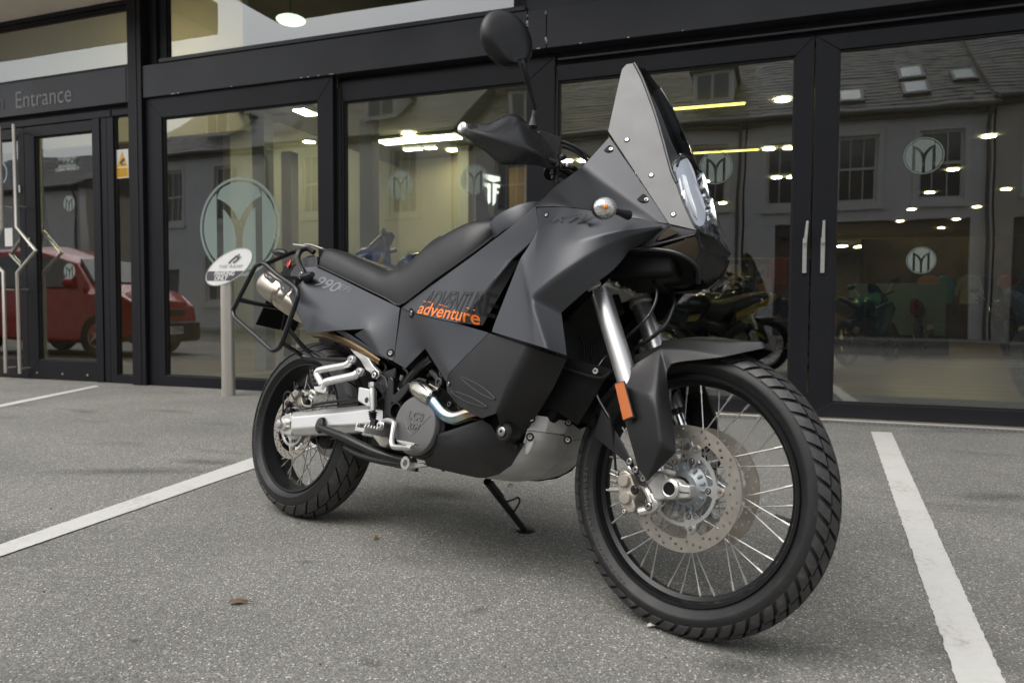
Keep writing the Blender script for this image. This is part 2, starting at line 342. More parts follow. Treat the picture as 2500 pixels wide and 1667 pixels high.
M_['mask'] = mat('smoked_mask', (.095, .096, .096), .38, .1, var=.09, vs=9, coat=.0, dirt=.05)
M_['screen'] = glass('tinted_screen', 1.5, (.10, .11, .11), .02)
M_['lens'] = glass('clear_lens', 1.5, (.92, .94, .95), .01)
M_['chrome'] = mat('reflector_chrome', (.80, .81, .83), .14, 1, var=.05, vs=60)
M_['orange'] = mat('amber_reflector', (.50, .115, .006), .3, var=.15, vs=300, coat=.5, bump=.6, bs=600)
M_['amber'] = mat('amber_bulb', (.9, .3, .04), .2)
M_['red'] = mat('red_lens', (.45, .02, .012), .25, coat=.5)
M_['sticker'] = mat('orange_sticker', (.82, .19, .025), .45, var=.05)
M_['sticker_dk'] = mat('dark_sticker', (.016, .016, .017), .4); M_['sticker_lt'] = mat('grey_sticker', (.15, .158, .175), .42)
M_['clutch'] = mat('grey_engine_cover', (.155, .153, .150), .50, .35, var=.06, vs=12, bump=.25, bs=700, dirt=.06)
M_['exh'] = mat('silencer_steel', (.52, .46, .38), .30, 1, var=.07, vs=7, dirt=.08)
M_['heat'] = heat_steel(); M_['bash'] = mat('bash_plate', (.56, .55, .53), .45, .5, var=.15, vs=5, bump=.15, bs=260, dirt=.22, aniso=(1, 1, 4))
M_['radiator'] = mat('radiator_core', (.012, .0115, .011), .5, .3); M_['grille'] = mesh_grille()

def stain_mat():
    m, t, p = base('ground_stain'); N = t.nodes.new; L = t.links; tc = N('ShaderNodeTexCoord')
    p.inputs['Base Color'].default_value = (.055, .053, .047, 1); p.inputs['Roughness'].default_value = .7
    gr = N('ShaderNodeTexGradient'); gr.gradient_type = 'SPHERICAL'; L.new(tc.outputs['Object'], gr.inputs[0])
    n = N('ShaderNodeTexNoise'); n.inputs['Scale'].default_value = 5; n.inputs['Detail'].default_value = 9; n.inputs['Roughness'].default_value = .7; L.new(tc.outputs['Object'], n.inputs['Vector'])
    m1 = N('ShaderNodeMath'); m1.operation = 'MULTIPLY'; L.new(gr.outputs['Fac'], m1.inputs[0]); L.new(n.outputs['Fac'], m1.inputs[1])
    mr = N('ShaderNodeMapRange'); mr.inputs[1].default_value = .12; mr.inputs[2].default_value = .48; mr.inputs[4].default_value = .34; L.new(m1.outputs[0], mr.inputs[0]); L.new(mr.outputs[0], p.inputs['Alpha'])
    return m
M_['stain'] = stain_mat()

# ================================================================== GROUND
def sheet(name, x0, x1, y0, y1, z, m, sub=1):
    me = bpy.data.meshes.new(name); me.from_pydata([(x0,y0,z),(x1,y0,z),(x1,y1,z),(x0,y1,z)], [], [(0,1,2,3)])
    return link(name, me, m, None, None, 'structure')
sheet('asphalt_ground', -250, 250, -250, 250, 0, M_['asphalt'])
M_['road'] = mat('street_asphalt', (.10, .098, .092), .85, var=.2, vs=1.5, bump=.5, bs=150)
M_['kerb'] = mat('kerb_concrete', (.30, .29, .26), .8, var=.15, vs=4, bump=.3, bs=80)
M_['yellow_line'] = mat('yellow_line', (.55, .40, .08), .7, var=.1)
sheet('road', -80, 80, -13.0, -8.2, .004, M_['road'])
def line(quad, name='parking_line'):
    # ragged-edged painted strip between two long edges
    (a, b), (c, d) = quad; n = 240; vs = []; rnd = random.Random(3)
    for i in range(n+1):
        t = i/n; j1 = (rnd.random()-.5)*.0045+.0015*math.sin(i*.7); j2 = (rnd.random()-.5)*.0045
        p = Vector(a).lerp(Vector(b), t); q = Vector(c).lerp(Vector(d), t); s = (q-p).normalized()
        vs += [p+s*j1, q+s*j2]
    me = bpy.data.meshes.new(name); me.from_pydata([(v.x, v.y, .004) for v in vs], [], [(2*i, 2*i+2, 2*i+3, 2*i+1) for i in range(n)])
    return link(name, me, M_['paint'], None, None, 'structure')
def ln(p, q, wd): p = Vector(p); q = Vector(q); s = (q-p).normalized(); s = Vector((-s.y, s.x))*wd/2; return ((p-s, q-s), (p+s, q+s))
g = lambda k, x, y: at_height(k, x, y)[:2]
a, b, c, d = g('V',0,1252), g('V',577,1053), g('V',0,1280), g('V',580,1078)
def ext(p, q, f0, f1): p = Vector(p); q = Vector(q); return p+(q-p)*f0, p+(q-p)*f1
line((ext(a, b, -.6, 2.0), ext(c, d, -.6, 2.05)))
line(((g('V',-160,962), g('V',218,886)), (g('V',-160,970), g('V',228,888))))
line(((g('V',2000,992), g('V',2215,1620)), (g('V',2048,994), g('V',2332,1620))))
line(ln((3.3, -.6), (3.0, -5.0), .1)); line(ln((-5.2, -8.1), (6, -8.1), .1)); line(ln((-3.2,-6.4),(9,-6.4),.1)); line(ln((-3.2,-7.2),(9,-7.2),.1))
for nm, x0, x1, y0, y1, z0, z1 in (('kerb', -80, 80, -13.15, -13.0, 0, .12), ('pavement', -80, 80, -15.3, -13.151, 0, .115)):
    obj(nm, MB().span((x0,y0,z0), (x1,y1,z1)), M_['kerb'], kind='structure')
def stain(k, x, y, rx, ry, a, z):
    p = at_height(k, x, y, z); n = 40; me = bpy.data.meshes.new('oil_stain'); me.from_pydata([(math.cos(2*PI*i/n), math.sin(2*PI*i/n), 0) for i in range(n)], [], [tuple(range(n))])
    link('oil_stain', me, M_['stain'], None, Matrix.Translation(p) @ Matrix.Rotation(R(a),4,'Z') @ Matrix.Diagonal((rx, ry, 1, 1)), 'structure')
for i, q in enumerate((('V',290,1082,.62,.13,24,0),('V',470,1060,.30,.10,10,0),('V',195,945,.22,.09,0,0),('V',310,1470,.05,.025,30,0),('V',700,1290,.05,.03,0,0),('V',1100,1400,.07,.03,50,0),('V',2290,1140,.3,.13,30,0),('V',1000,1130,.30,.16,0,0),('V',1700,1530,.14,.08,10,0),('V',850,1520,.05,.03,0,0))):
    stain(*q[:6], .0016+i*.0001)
# ================================================================== SHOP BUILDING
shop = thing('shop_building', 'dark grey framed glass showroom front behind the motorcycle', 'building')
FR = M_['frame']
obj('column', MB().span((-6.14,-.075,0), (-5.965,.25,4.9)), FR, shop, bevel=.004)
obj('column_trim', MB().span((-6.03,-.081,0), (-6.022,-.074,4.9)), M_['frame_dark'], shop)
jx1, jx2 = at_depth('K11',588,220,-.055).x, at_depth('K11',735,220,-.055).x
for x0, x1 in ((-5.962, jx1-.003), (jx1+.003, jx2-.003), (jx2+.003, 4.2)):
    obj('beam_panel', MB().span((x0,-.06,2.848), (x1,.2,3.160)), M_['fascia'], shop, bevel=.003)
obj('sill_cap', MB().span((-5.74,-.075,3.162), (-1.96,.1,3.20)), M_['fascia'], shop, bevel=.004)
obj('beam_shadow_gap', MB().span((-3.81,.09,2.70), (4.2,.2,2.847)), M_['frame_dark'], shop)
obj('wall_above', MB().span((-1.97,-.01,3.162), (4.2,.2,4.9)), M_['fascia'], shop)
obj('track_rail', MB().span((-1.72,.03,2.775),(4.2,.089,2.79)), M_['fascia'], shop)
rnd = random.Random(5)
sl_ = MB()
for xx in (jx1, jx2):
    for k in range(5):
        sl_.box((xx+rnd.uniform(-.006,.006), -.064, 2.86+rnd.random()*.28), (rnd.uniform(.003,.007), .003, rnd.uniform(.003,.012)))
for k in range(14): sl_.box((rnd.uniform(-5.6,-.6), -.064, 2.851), (rnd.uniform(.004,.014), .003, .003))
obj('sealant_remnant', sl_, M_['white'], shop)
def opening(name, x0, x1, z0, z1, l, r_, b, t, y=0, dep=.07, parent=shop, film=None, gl='glass'):
    """frame with mitred members + a glass pane as its sub-part; returns the frame"""
    kk = 1+y/5.7; fz = lambda z: z if z < .03 else CAMH+(z-CAMH)*kk
    x0, x1 = x0*kk, x1*kk; z0, z1 = fz(z0), fz(z1)
    m = MB(); o = [(x0,z0),(x1,z0),(x1,z1),(x0,z1)]; i_ = [(x0+l,z0+b),(x1-r_,z0+b),(x1-r_,z1-t),(x0+l,z1-t)]
    for k in range(4):
        k2 = (k+1) % 4; q = [o[k], o[k2], i_[k2], i_[k]]
        if abs(o[k][0]-i_[k][0])+abs(o[k][1]-i_[k][1])+abs(o[k2][0]-i_[k2][0])+abs(o[k2][1]-i_[k2][1]) < .02: continue
        cx = sum(p[0] for p in q)/4; cz = sum(p[1] for p in q)/4
        m.prism([(cx+(p[0]-cx)*.9995, y, cz+(p[1]-cz)*.9995) for p in q], (0, dep, 0))
    f = obj(name, m, FR, parent, bevel=.004)
    gx0, gx1, gz0, gz1 = x0+l, x1-r_, z0+b, z1-t
    obj('glazing_bead', MB().span((gx0,y+.018,gz0),(gx0+.012,y+.05,gz1)).span((gx1-.012,y+.018,gz0),(gx1,y+.05,gz1)).span((gx0+.0125,y+.018,gz0),(gx1-.0125,y+.05,gz0+.012)).span((gx0+.0125,y+.018,gz1-.012),(gx1-.0125,y+.05,gz1)), M_['frame_dark'], f)
    me = bpy.data.meshes.new('pane'); nx = 1
    me.from_pydata([(gx0+.004,y+.035,gz0+.004),(gx1-.004,y+.035,gz0+.004),(gx1-.004,y+.035,gz1-.004),(gx0+.004,y+.035,gz1-.004)], [], [(0,1,2,3)])
    link('pane', me, M_[gl], f); return f
w1 = opening('window', -5.99, -3.808, 0, 2.862, .20, .162, .105, .205, -.03)
obj('recess_post', MB().span((-3.803,.03,0), (-3.745,.15,2.76)), M_['frame_dark'], shop)
w2 = opening('sliding_door', -3.742, -1.73, 0.02, 2.80, .045, .235, .10, .18, .04)
w3 = opening('folding_door', -1.722, .188, 0.02, 2.722, .02, .125, .10, .122, .02)
w4 = opening('folding_door', .196, 2.2, 0.02, 2.722, .155, .14, .10, .112, .02)
w5 = opening('folding_door', 2.21, 4.2, 0.02, 2.722, .14, .14, .10, .112, .02)
upw = opening('upper_window', -5.80, -2.03, 3.19, 4.9, .09, .05, .012, .1, .06)
obj('upper_jamb', MB().span((-5.962,.03,3.19), (-5.87,.2,4.9)), M_['frame_dark'], shop)
obj('upper_jamb', MB().span((-2.04,.03,3.2),(-1.972,.2,4.9)), M_['frame_dark'], shop)
# entrance bay
fas = obj('fascia', MB().span((-10.5,-.05,2.83), (-6.145,.2,3.18)), M_['fascia'], shop, bevel=.003)
obj('fascia_joint', MB().span((-6.19,-.0535,2.84),(-6.183,-.049,3.17)), M_['frame_dark'], shop)
tm = text_mesh('Entrance', .285, .002); ex0, ex1 = -7.81*.991, -6.99*.991
bb = [v.co.x for v in tm.vertices]; s_ = (ex1-ex0)/(max(bb)-min(bb)); by_ = [v.co.y for v in tm.vertices]; sz = .175/(max(by_)-min(by_))
M_['letter'] = mat('pale_lettering', (.22, .22, .215), .5); M_['letter_dk'] = mat('faded_lettering', (.07, .07, .072), .5)
TX = lambda cx, cz, y, sx, sy: Matrix.Translation((cx, y, cz)) @ Matrix(((sx,0,0,0),(0,0,-1,0),(0,sy,0,0),(0,0,0,1)))
link('lettering', tm, M_['letter'], fas, TX((ex0+ex1)/2-(max(bb)+min(bb))/2*s_, 2.990-(max(by_)+min(by_))/2*sz, -.053, s_, sz))
tm = text_mesh('Main', .285, .002); link('lettering', tm, M_['letter_dk'], fas, TX(-8.14, 2.988, -.053, s_*1.0, sz))
obj('recess_head', MB().span((-10.5,.02,2.79), (-6.145,.2,2.829)), M_['frame_dark'], shop)
tw = opening('transom_window', -10.5, -6.18, 3.2, 3.84, .05, .006, .02, .06, -.02)
obj('door_head', MB().span((-10.5,-.01,2.72), (-6.45,.1,2.788)), FR, shop, bevel=.003)
obj('jamb', MB().span((-6.70,-.01,0), (-6.605,.12,2.718)).span((-6.595,.0,0),(-6.52,.12,2.718)), FR, shop, bevel=.003)
sw = opening('side_window', -6.515, -6.15, 0, 2.788, .085, .002, .083, .06, .0)
def entrance_door(x0, x1, kink, gx0, gx1):
    f = opening('entrance_door', x0, x1, .012, 2.712, gx0, gx1, .20, .11, .0, .05)
    for dx in (.12, .5, .86):
        obj('screw_cap', MB().cyl((x0+dx,-.006,.07),(x0+dx,.0,.07),.011,10), M_['steel'], f)
    hx = (x0+.012) if kink > 0 else (x1-.2)
    h = MB(); y = -.115
    h.tube([(hx,y,2.718),(hx,y,1.634),(hx+kink,y,1.377),(hx,y,1.152),(hx,y,.065)], .019, 12)
    ho = obj('pull_handle', h, M_['steel'], f)
    obj('inner_pull_handle', MB().tube([(hx,.165,2.70),(hx,.165,1.634),(hx+kink,.165,1.377),(hx,.165,1.152),(hx,.165,.075)], .019, 12), M_['steel'], f)
    for z in (2.66, 1.86, .97, .12):
        obj('standoff', MB().cyl((hx,y,z),(hx,0,z),.009,8), M_['steel'], ho)
    return f
door1 = entrance_door(-7.705, -6.702, .28, .15, .02)
door0 = entrance_door(-8.712, -7.709, -.28, .05, .095)
obj('door_closer_plate', MB().span((-7.79,-.012,2.02),(-7.765,-.001,2.1)).span((-7.66,-.012,1.44),(-7.64,-.001,1.53)), M_['steel'], shop)
obj('door_stop_step', MB().span((-10.5,-.35,0),(-8.2,-.02,.012)), M_['yellow_line'], shop)
# canopy overhead
obj('canopy', MB().span((-10.5,-.85,3.845), (-6.0,.2,4.2)), M_['soffit'], shop, bevel=.01)
obj('canopy_edge', MB().span((-10.5,-.04,3.80), (-6.145,-.021,3.843)), FR, shop)
obj('canopy', MB().span((-5.995,-1.9,4.35), (4.2,-.02,4.6)), M_['frame_dark'], shop)
obj('upper_wall', MB().span((-10.5,-.015,4.901), (9,.3,7.5)), M_['fascia'], shop)
obj('upper_wall', MB().span((4.21,-.02,0), (9,.3,4.9)), M_['fascia'], shop)
obj('upper_wall', MB().span((-14,-.02,0), (-10.51,.3,7.5)), M_['soffit'], shop)
# threshold and drain channel
obj('threshold', MB().span((-3.74,-.075,0.0), (4.2,.02,.016)), M_['steel'], shop, bevel=.004)
M_['drain'] = mat('galvanised_channel', (.30, .30, .29), .5, .7, var=.1, vs=8, dirt=.3)
dr = obj('drain_channel', MB().span((-3.74,-.20,0), (4.2,-.082,.0065)), M_['drain'], shop)
sm_ = MB()
for i in range(230):
    x = -3.7+i*.034; sm_.box((x, -.155, .0068), (.0045, .016, .0006))
sm_.mesh('x'); so = obj('drain_slot', sm_, M_['frame_dark'], dr, kind='stuff')
# handles of the folding doors
for w_, x, tilt in ((w3, .152, .012), (w4, .272, 0)):
    h = MB(); h.span((x-.014,.0,1.05),(x+.014,.02,1.30)); obj('handle_plate', h, M_['alu'], w_, bevel=.003)
    h = MB().prism([(x-.012,-.03,1.26),(x+.012,-.03,1.26),(x+.010+tilt,-.03,1.42),(x-.006+tilt,-.03,1.42)], (0,.014,0)); h.cyl((x,-.02,1.27),(x,.01,1.27),.010,10)
    obj('lever_handle', h, M_['alu'], w_, bevel=.002)
# logo films
def logo_loops():
    L = []; cir = lambda x, s: s*math.sqrt(max(0, 1-x*x))
    arc = lambda a0, a1, n=14, r=1: [(r*math.cos(R(a0+(a1-a0)*i/n)), r*math.sin(R(a0+(a1-a0)*i/n))) for i in range(n+1)]
    a = math.degrees(math.acos(.63))
    L.append(arc(a, -a)[::-1]); L.append(arc(180-a, 180+a))
    bz = lambda p, q, r_, n=10: [((1-t)**2*p[0]+2*t*(1-t)*q[0]+t*t*r_[0], (1-t)**2*p[1]+2*t*(1-t)*q[1]+t*t*r_[1]) for t in [i/n for i in range(n+1)]]
    b0 = math.degrees(math.acos(.45)); b1 = math.degrees(math.acos(.085))
    right = bz((.45,.42),(.11,.15),(.085,-.32))+arc(-b1, -b0, 6)
    L.append(right); L.append([(-x, y) for x, y in right][::-1])
    t0 = math.degrees(math.asin(.76))
    L.append(bz((-.62,.66),(-.2,.52),(0,.12))+bz((0,.12),(.2,.52),(.62,.66))[1:]+arc(52, 128, 12)[1:-1])
    return L
def logo(parent, cx, cz, r, y, m='frost2'):
    pts = [[(x*r*.9, z*r*.9) for x, z in lp] for lp in logo_loops()]
    ang = [(circ(r, 64)), circ(r*.945, 64)]
    me = None
    o = link('logo_film', flat_mesh('logo_film', [ang[0], ang[1]], .0004), M_[m], parent, TX(cx, cz, y, 1, 1))
    for lp in pts: link('logo_piece', flat_mesh('logo_piece', [lp], .0004), M_[m], parent, TX(cx, cz, y, 1, 1))
logo(w1, -4.857, 1.553, .47, .002, 'frost')
logo(w2, -3.162, 1.87, .128, .07); logo(w2, -2.458, 1.875, .128, .07)  # second logo stands for the reflection of the first, drawn as film
logo(w3, -.481, 1.851, .125, .052); logo(w3, -.486, 1.137, .092, .052)
logo(w4, .901, 1.846, .125, .052); logo(w4, .903, 1.131, .092, .052)
for k, x, y in (('G5',388,500), ('G5',390,880)):
    p = at_depth(k, x, y, .03); logo(door1, p.x, p.z, .085, .032)
p = at_depth('G5', 0, 330, .03); link('logo_film', flat_mesh('logo_film', [circ(.13), circ(.115)], .0004), mat('pale_blue_film', (.35,.48,.6), .5), door0, TX(p.x-.02, p.z, .032, 1, 1))
link('notice_film', flat_mesh('f', [[(-.06,-.1),(.06,-.1),(.06,.1),(-.06,.1)]], .0004), M_['white'], door0, TX(-8.02, 1.55, .032, 1, 1))
p = at_depth('G5', 377, 268, .03)
lp = link('sticker', flat_mesh('f', [[(-.13,-.055),(.13,-.055),(.13,.055),(-.13,.055)]], .0004), M_['frost2'], door1, TX(p.x, p.z, .033, 1, 1))
link('sticker', text_mesh('Muc-Off', .085, .0006, .1, .002), M_['black_print'], door1, TX(p.x, p.z, .030, 1, 1))
link('sticker', text_mesh('CLEAN  PROTECT', .042, .0006), M_['white'], door1, TX(p.x, p.z-.075, .031, 1, 1))
# warning sticker on the side window
M_['warn'] = mat('warning_yellow', (.72, .40, .02), .5); x0, x1 = -6.425, -6.228; yy = .03
link('warning_sticker', flat_mesh('f', [[(0,0),(.165,0),(.165,.29),(0,.29)]], .0004), M_['white'], sw, TX(x0, 2.10, yy, 1, 1))
link('warning_sticker', flat_mesh('f', [[(.006,.008),(.159,.008),(.159,.105),(.006,.105)]], .0004), M_['warn'], sw, TX(x0, 2.10, yy-.001, 1, 1))
link('warning_sticker', flat_mesh('f', [[(.01,.115),(.155,.115),(.0825,.275)]], .0004), M_['warn'], sw, TX(x0, 2.10, yy-.001, 1, 1))
link('camera_pictogram', flat_mesh('f', [[(.045,.15),(.06,.17),(.10,.205),(.125,.185),(.085,.155),(.085,.14),(.12,.14),(.12,.13),(.07,.13),(.06,.15)]], .0004), M_['black_print'], sw, TX(x0, 2.10, yy-.002, 1, 1))
for i in range(4): obj('warning_print', MB().span((x0+.02, yy-.0025, 2.125+i*.02), (x0+.14, yy-.002, 2.131+i*.02)), mat('brown_print', (.3,.16,.02), .5) if i == 0 else bpy.data.materials['brown_print'], sw)

# ------------------------------------------------------------------ showroom interior (parts of the shop)
M_['cream'] = mat('cream_wall', (.47, .455, .37), .8, var=.04, vs=1); M_['grey_wall'] = mat('grey_wall', (.22, .22, .21), .8)
M_['ceil'] = mat('ceiling_paint', (.30, .29, .24), .9); M_['wood'] = mat('floor_wood', (.17, .115, .058), .36, var=.3, vs=3, aniso=(1, 9, 1))
M_['carpet'] = mat('entrance_mat', (.035, .042, .045), .9, var=.2, vs=60); M_['dark_wall'] = mat('dark_display_wall', (.10, .078, .05), .7, var=.4, vs=2)
M_['ply'] = mat('plywood_panel', (.42, .27, .13), .6, var=.15, vs=3, aniso=(8, 1, 1))
floor = obj('floor', MB().span((-14,.25,-.02),(9,28,.012)), M_['wood'], None, kind='structure')
obj('entrance_mat', MB().span((-3.6,.26,.013),(6,1.55,.022)), M_['carpet'], shop)
pj = MB()
for i in range(60): pj.span((-14,1.7+i*.42,.0121),(9,1.706+i*.42,.0128))
obj('floor_joint', pj, M_['dark_wall'], floor, kind='stuff')
obj('ceiling', MB().span((-6.2,.25,3.2),(9,28,3.24)), M_['ceil'], shop); obj('ceiling', MB().span((-14,.25,4.85),(9,28,4.9)), M_['dark_wall'], shop)
obj('back_wall', MB().span((-14,28,0),(9,28.2,4.9)), M_['dark_wall'], shop); obj('side_wall', MB().span((9,.3,0),(9.2,28,4.9)), M_['dark_wall'], shop)
obj('side_wall', MB().span((-14.2,.3,0),(-14,28,4.9)), M_['grey_wall'], shop)
obj('partition_wall', MB().span((-14,5.6,0),(-5.9,5.75,4.84)), M_['cream'], shop)
obj('partition_wall', MB().span((-5.895,5.0,0),(-4.6,5.15,3.19)), M_['cream'], shop); obj('partition_wall', MB().span((-5.89,5.155,0),(-5.8,5.595,3.19)), M_['cream'], shop)
obj('partition_wall', MB().span((-4.5,6.8,0),(-1.6,6.95,3.19)), M_['cream'], shop)
obj('partition_wall', MB().span((-13.9,2.9,0),(-7.6,3.05,3.4)), M_['dark_wall'], shop)
obj('ceiling_beam', MB().span((-12,2.6,3.35),(-5.6,2.85,3.75)), M_['grey_wall'], shop)
for x, y in ((-7.2,3.9),(-5.0,2.6),(-6.1,1.9),(-4.45,4.4),(-2.8,6.0)):
    obj('pillar', MB().span((x-.09,y-.09,.012),(x+.09,y+.09,3.19)), M_['grey_wall'] if x < -4.6 else M_['cream'], shop)
obj('display_panel', MB().span((-4.05,5.2,.6),(-3.35,5.28,3.0)), M_['ply'], shop)
obj('deep_partition', MB().span((1.9,15.0,0),(6.5,15.2,2.6)), M_['dark_wall'], shop)
obj('display_wall', MB().span((-6.0,17,0),(1.0,17.2,3.19)), M_['ply'], shop)
# lamps: fittings that light the room, some added only for brightness
M_['lamp'] = emit('lamp_warm', (1, .88, .56), 52); M_['tubelamp'] = emit('strip_lamp', (1, .93, .62), 13)
def down(x, y, z, r=.085):
    t = thing('downlight', 'round recessed ceiling downlight glowing inside the showroom', 'ceiling light', Matrix.Translation((x,y,z)), 'round downlights in the showroom ceiling')
    link('trim', _dl[0], None, t); link('lamp_disc', _dl[1], None, t); return t
_dl = [MB().lathe([(.085,.0),(.11,.0),(.11,-.012),(.085,-.006)], None, 20, True).mesh('trim'), MB().lathe([(.0001,-.004),(.084,-.004)], None, 20).mesh('lamp_disc')]
_dl[0].materials.append(M_['white']); _dl[1].materials.append(M_['lamp'])
for k, x, y in (('D7',1330,855),('D7',1055,1110),('D7',877,1286),('D7',740,1415),('D7',650,1505),('D7',1080,1490),('D7',1237,1396),('D7',1465,1260),('D4',805,207),
                ('D3',1168,250),('D3',1100,490),('D3',1200,485),('D3',1137,630),('D3',1213,628),('D3',785,650),('D3',873,755),('D2',553,457),('D2',893,585),('D2',80,798),('D1',1250,388),('K11',890,1232),('K11',1012,1230)):
    p = at_height(k, x, y, 3.19)
    if p.y < 27.5: down(p.x, p.y, p.z)
M_['tubelamp2'] = emit('strip_lamp_bright', (1, .90, .55), 34)
M_['yellowlamp'] = emit('yellow_strip', (1, .80, .16), 3.2)
def strip(x0, y0, x1, y1, z, wd=.06, lm='tubelamp', lab='long thin strip lamp under the ceiling, glowing warm yellow in the showroom'):
    L = (Vector((x1,y1))-Vector((x0,y0))).length; a = math.atan2(y1-y0, x1-x0)
    t = thing('strip_light', lab, 'ceiling light', Matrix.Translation(((x0+x1)/2,(y0+y1)/2,z)) @ Matrix.Rotation(a,4,'Z'), 'strip lights in the showroom')
    obj('lamp_housing', MB().box((0,0,.02),(L/2+.02,wd/2+.01,.018)), M_['white'], t); obj('lamp_tube', MB().box((0,0,-.006),(L/2,wd/2,.007)), M_[lm], t)
def strip_px(k, a, b, z, wd=.06, *r): p = at_height(k, *a, z); q = at_height(k, *b, z); strip(p.x, p.y, q.x, q.y, z, wd, *r)
strip_px('D3',(632,293),(982,265),3.15,.05,'yellowlamp','bright yellow strip lamp seen just right of the windscreen top'); strip_px('D3',(730,510),(1050,492),3.15,.03,'yellowlamp','thin yellow strip lamp seen level with the headlight, lower than the first')
strip_px('D3',(1033,898),(1216,895),3.1,.3,'tubelamp2','white strip lamp deep inside, just left of the door lever handles'); strip_px('D3',(820,905),(892,903),3.1,.3,'tubelamp2')
strip_px('D2',(395,535),(640,513),3.12,.08); strip_px('D2',(527,583),(655,575),3.12,.08); strip_px('D2',(685,572),(765,567),3.12,.08)
strip_px('D1',(1163,125),(1275,170),3.14,.16,'tubelamp','strip lamp in the top right corner of the window with the big logo'); strip_px('D1',(385,300),(640,262),3.6,.16,'tubelamp','strip lamp seen high above the parking sign, behind the big logo window'); strip_px('D1',(830,305),(890,312),3.3,.12); strip(-8.9,4.4,-7.4,4.4,4.0,.3); strip(-5.4,3.6,-4.2,3.6,3.15,.25); strip(-11,4.2,-9.8,4.2,4.0,.3)  # last three strips are added to brighten the left bays
strip_px('D4',(247,330),(357,330),3.1,.5,'tubelamp2'); strip_px('D4',(502,322),(615,322),3.1,.5,'tubelamp2'); strip_px('D4',(132,327),(172,327),3.1,.4,'tubelamp2')
t = thing('pendant_lamp', 'round ceiling lamp glowing behind the upper window', 'ceiling light', Matrix.Translation(at_depth('V',668,47,1.6)))
obj('lamp_bowl', MB().ell((0,0,0),(.17,.17,.045)), emit('bowl_lamp', (.85,1,.82), 1.3), t); obj('lamp_rod', MB().cyl((0,0,.04),(0,0,4.85-t.location.z),.008,8), M_['frame_dark'], t)
t = thing('wall_washer', 'warm lamp washing the wall yellow behind the window above the entrance', 'wall light', Matrix.Translation((-6.95,.30,4.2)))
obj('lamp_tube', MB().span((-.22,.0,-.01),(.22,.10,.01)), emit('washer_lamp', (1,.76,.30), 90), t); obj('lamp_housing', MB().span((-.25,-.03,.011),(.25,.13,.05)), M_['frame_dark'], t)
obj('partition_wall', MB().span((-10.4,1.5,2.9),(-6.05,1.6,4.84)), M_['cream'], shop)
# emblem on the plywood panel, lettering, counter, clothes
p = at_depth('D2',1180,900,5.1)
t = thing('wall_emblem', 'black pointed shield sign with white letter shaped emblem on wooden panel', 'sign', Matrix.Translation((p.x, 5.19, p.z)))
fw = lambda pts, s: [(x*s, z*s) for x, z in pts]
S_ = .31
link('backing', flat_mesh('f', [fw([(-.55,1),(.55,.85),(.5,.2),(.08,-1.25),(-.1,-1.25),(-.5,.2)], S_)], .02), M_['frame_dark'], t, TX(0, 0, 0, 1, 1))
EM = emit('emissive_white', (1,1,1), .9)  # emblem is a plain white mark, its brightness added as emission
for lp in ([(-.42,.92),(.45,.72),(.47,.52),(.1,.48),(-.1,.56),(-.42,.72)], [(-.42,.5),(-.05,.4),(-.05,-.5),(-.15,-.62),(-.2,-.4),(-.2,.2),(-.42,.34)], [(.08,.42),(.46,.32),(.44,.16),(.28,.2),(.28,.04),(.4,0),(.38,-.12),(.26,-.1),(.22,-.55),(.08,-.7)]):
    link('emblem_piece', flat_mesh('f', [fw(lp, S_)], .02), EM, t, TX(0, 0, -.03, 1, 1))
p = at_depth('D2',600,840,6.7)
link('wall_lettering', text_mesh('MYLES', .3, .01), M_['black_print'], shop, TX(p.x-.1, p.z, 6.78, 1, 1))
t = thing('reception_counter', 'grey box counter with raised monitor arm inside the showroom', 'counter', Matrix.Translation((-4.2, 3.9, .012)))
obj('counter_body', MB().span((-.75,-.35,0),(.6,.35,1.08)), M_['grey_wall'], t, bevel=.01); obj('counter_top', MB().span((-.8,-.4,1.082),(.65,.4,1.12)), M_['dark_wall'], t)
obj('monitor', MB().span((-.3,-.02,1.25),(.3,.03,1.62)).span((-.03,-.03,1.12),(.03,.0,1.3)), M_['frame_dark'], t, bevel=.01)
cols = [(.35,.08,.04),(.5,.3,.18),(.03,.03,.035),(.12,.28,.36),(.45,.12,.03),(.3,.3,.3),(.5,.42,.3),(.05,.08,.12),(.42,.25,.15)]
cn = ['orange','tan','black','teal','rust red','grey','beige','navy','brown']
def jacket(x, y, z, col, i, lab_=''):
    m = MB(); m.prism([(-.2,0,.5),(-.07,0,.56),(.07,0,.56),(.2,0,.5),(.3,0,.12),(.22,0,.08),(.17,0,.3),(.18,0,-.1),(-.18,0,-.1),(-.17,0,.3),(-.22,0,.08),(-.3,0,.12)], (0,.1,0))
    o = obj('jacket', m, mat('cloth', col, .8, var=.2, vs=10, bump=.5, bs=60), M=Matrix.Translation((x,y,z)) @ Matrix.Rotation(.5*math.sin(i*2.1),4,'Z'), bevel=.03)
    tag(o, lab_, 'jacket', 'clothing hung along the back display')
for i in range(12): jacket(-3.3+i*.36, 13.0+(i % 3)*.2, 1.35+.12*(i % 2), cols[i % 9], i, cn[i % 9]+(' upper' if i % 2 else ' lower')+' jacket on the display wall, number %s from the left'%['one','two','three','four','five','six','seven','eight','nine','ten','eleven','twelve'][i])
for i in range(7): jacket(3.2+i*.4, 13.6+(i % 2)*.3, 1.05, cols[(i*2+1) % 9], i, cn[(i*2+1) % 9]+' jacket hanging beyond the right hand door, '+['leftmost','second','third','middle','fifth','sixth','rightmost'][i]+' of seven')
t = thing('clothes_rail', 'long metal rail carrying the hanging clothing in the showroom', 'clothes rail', Matrix.Translation((-1.3,13.3,0)))
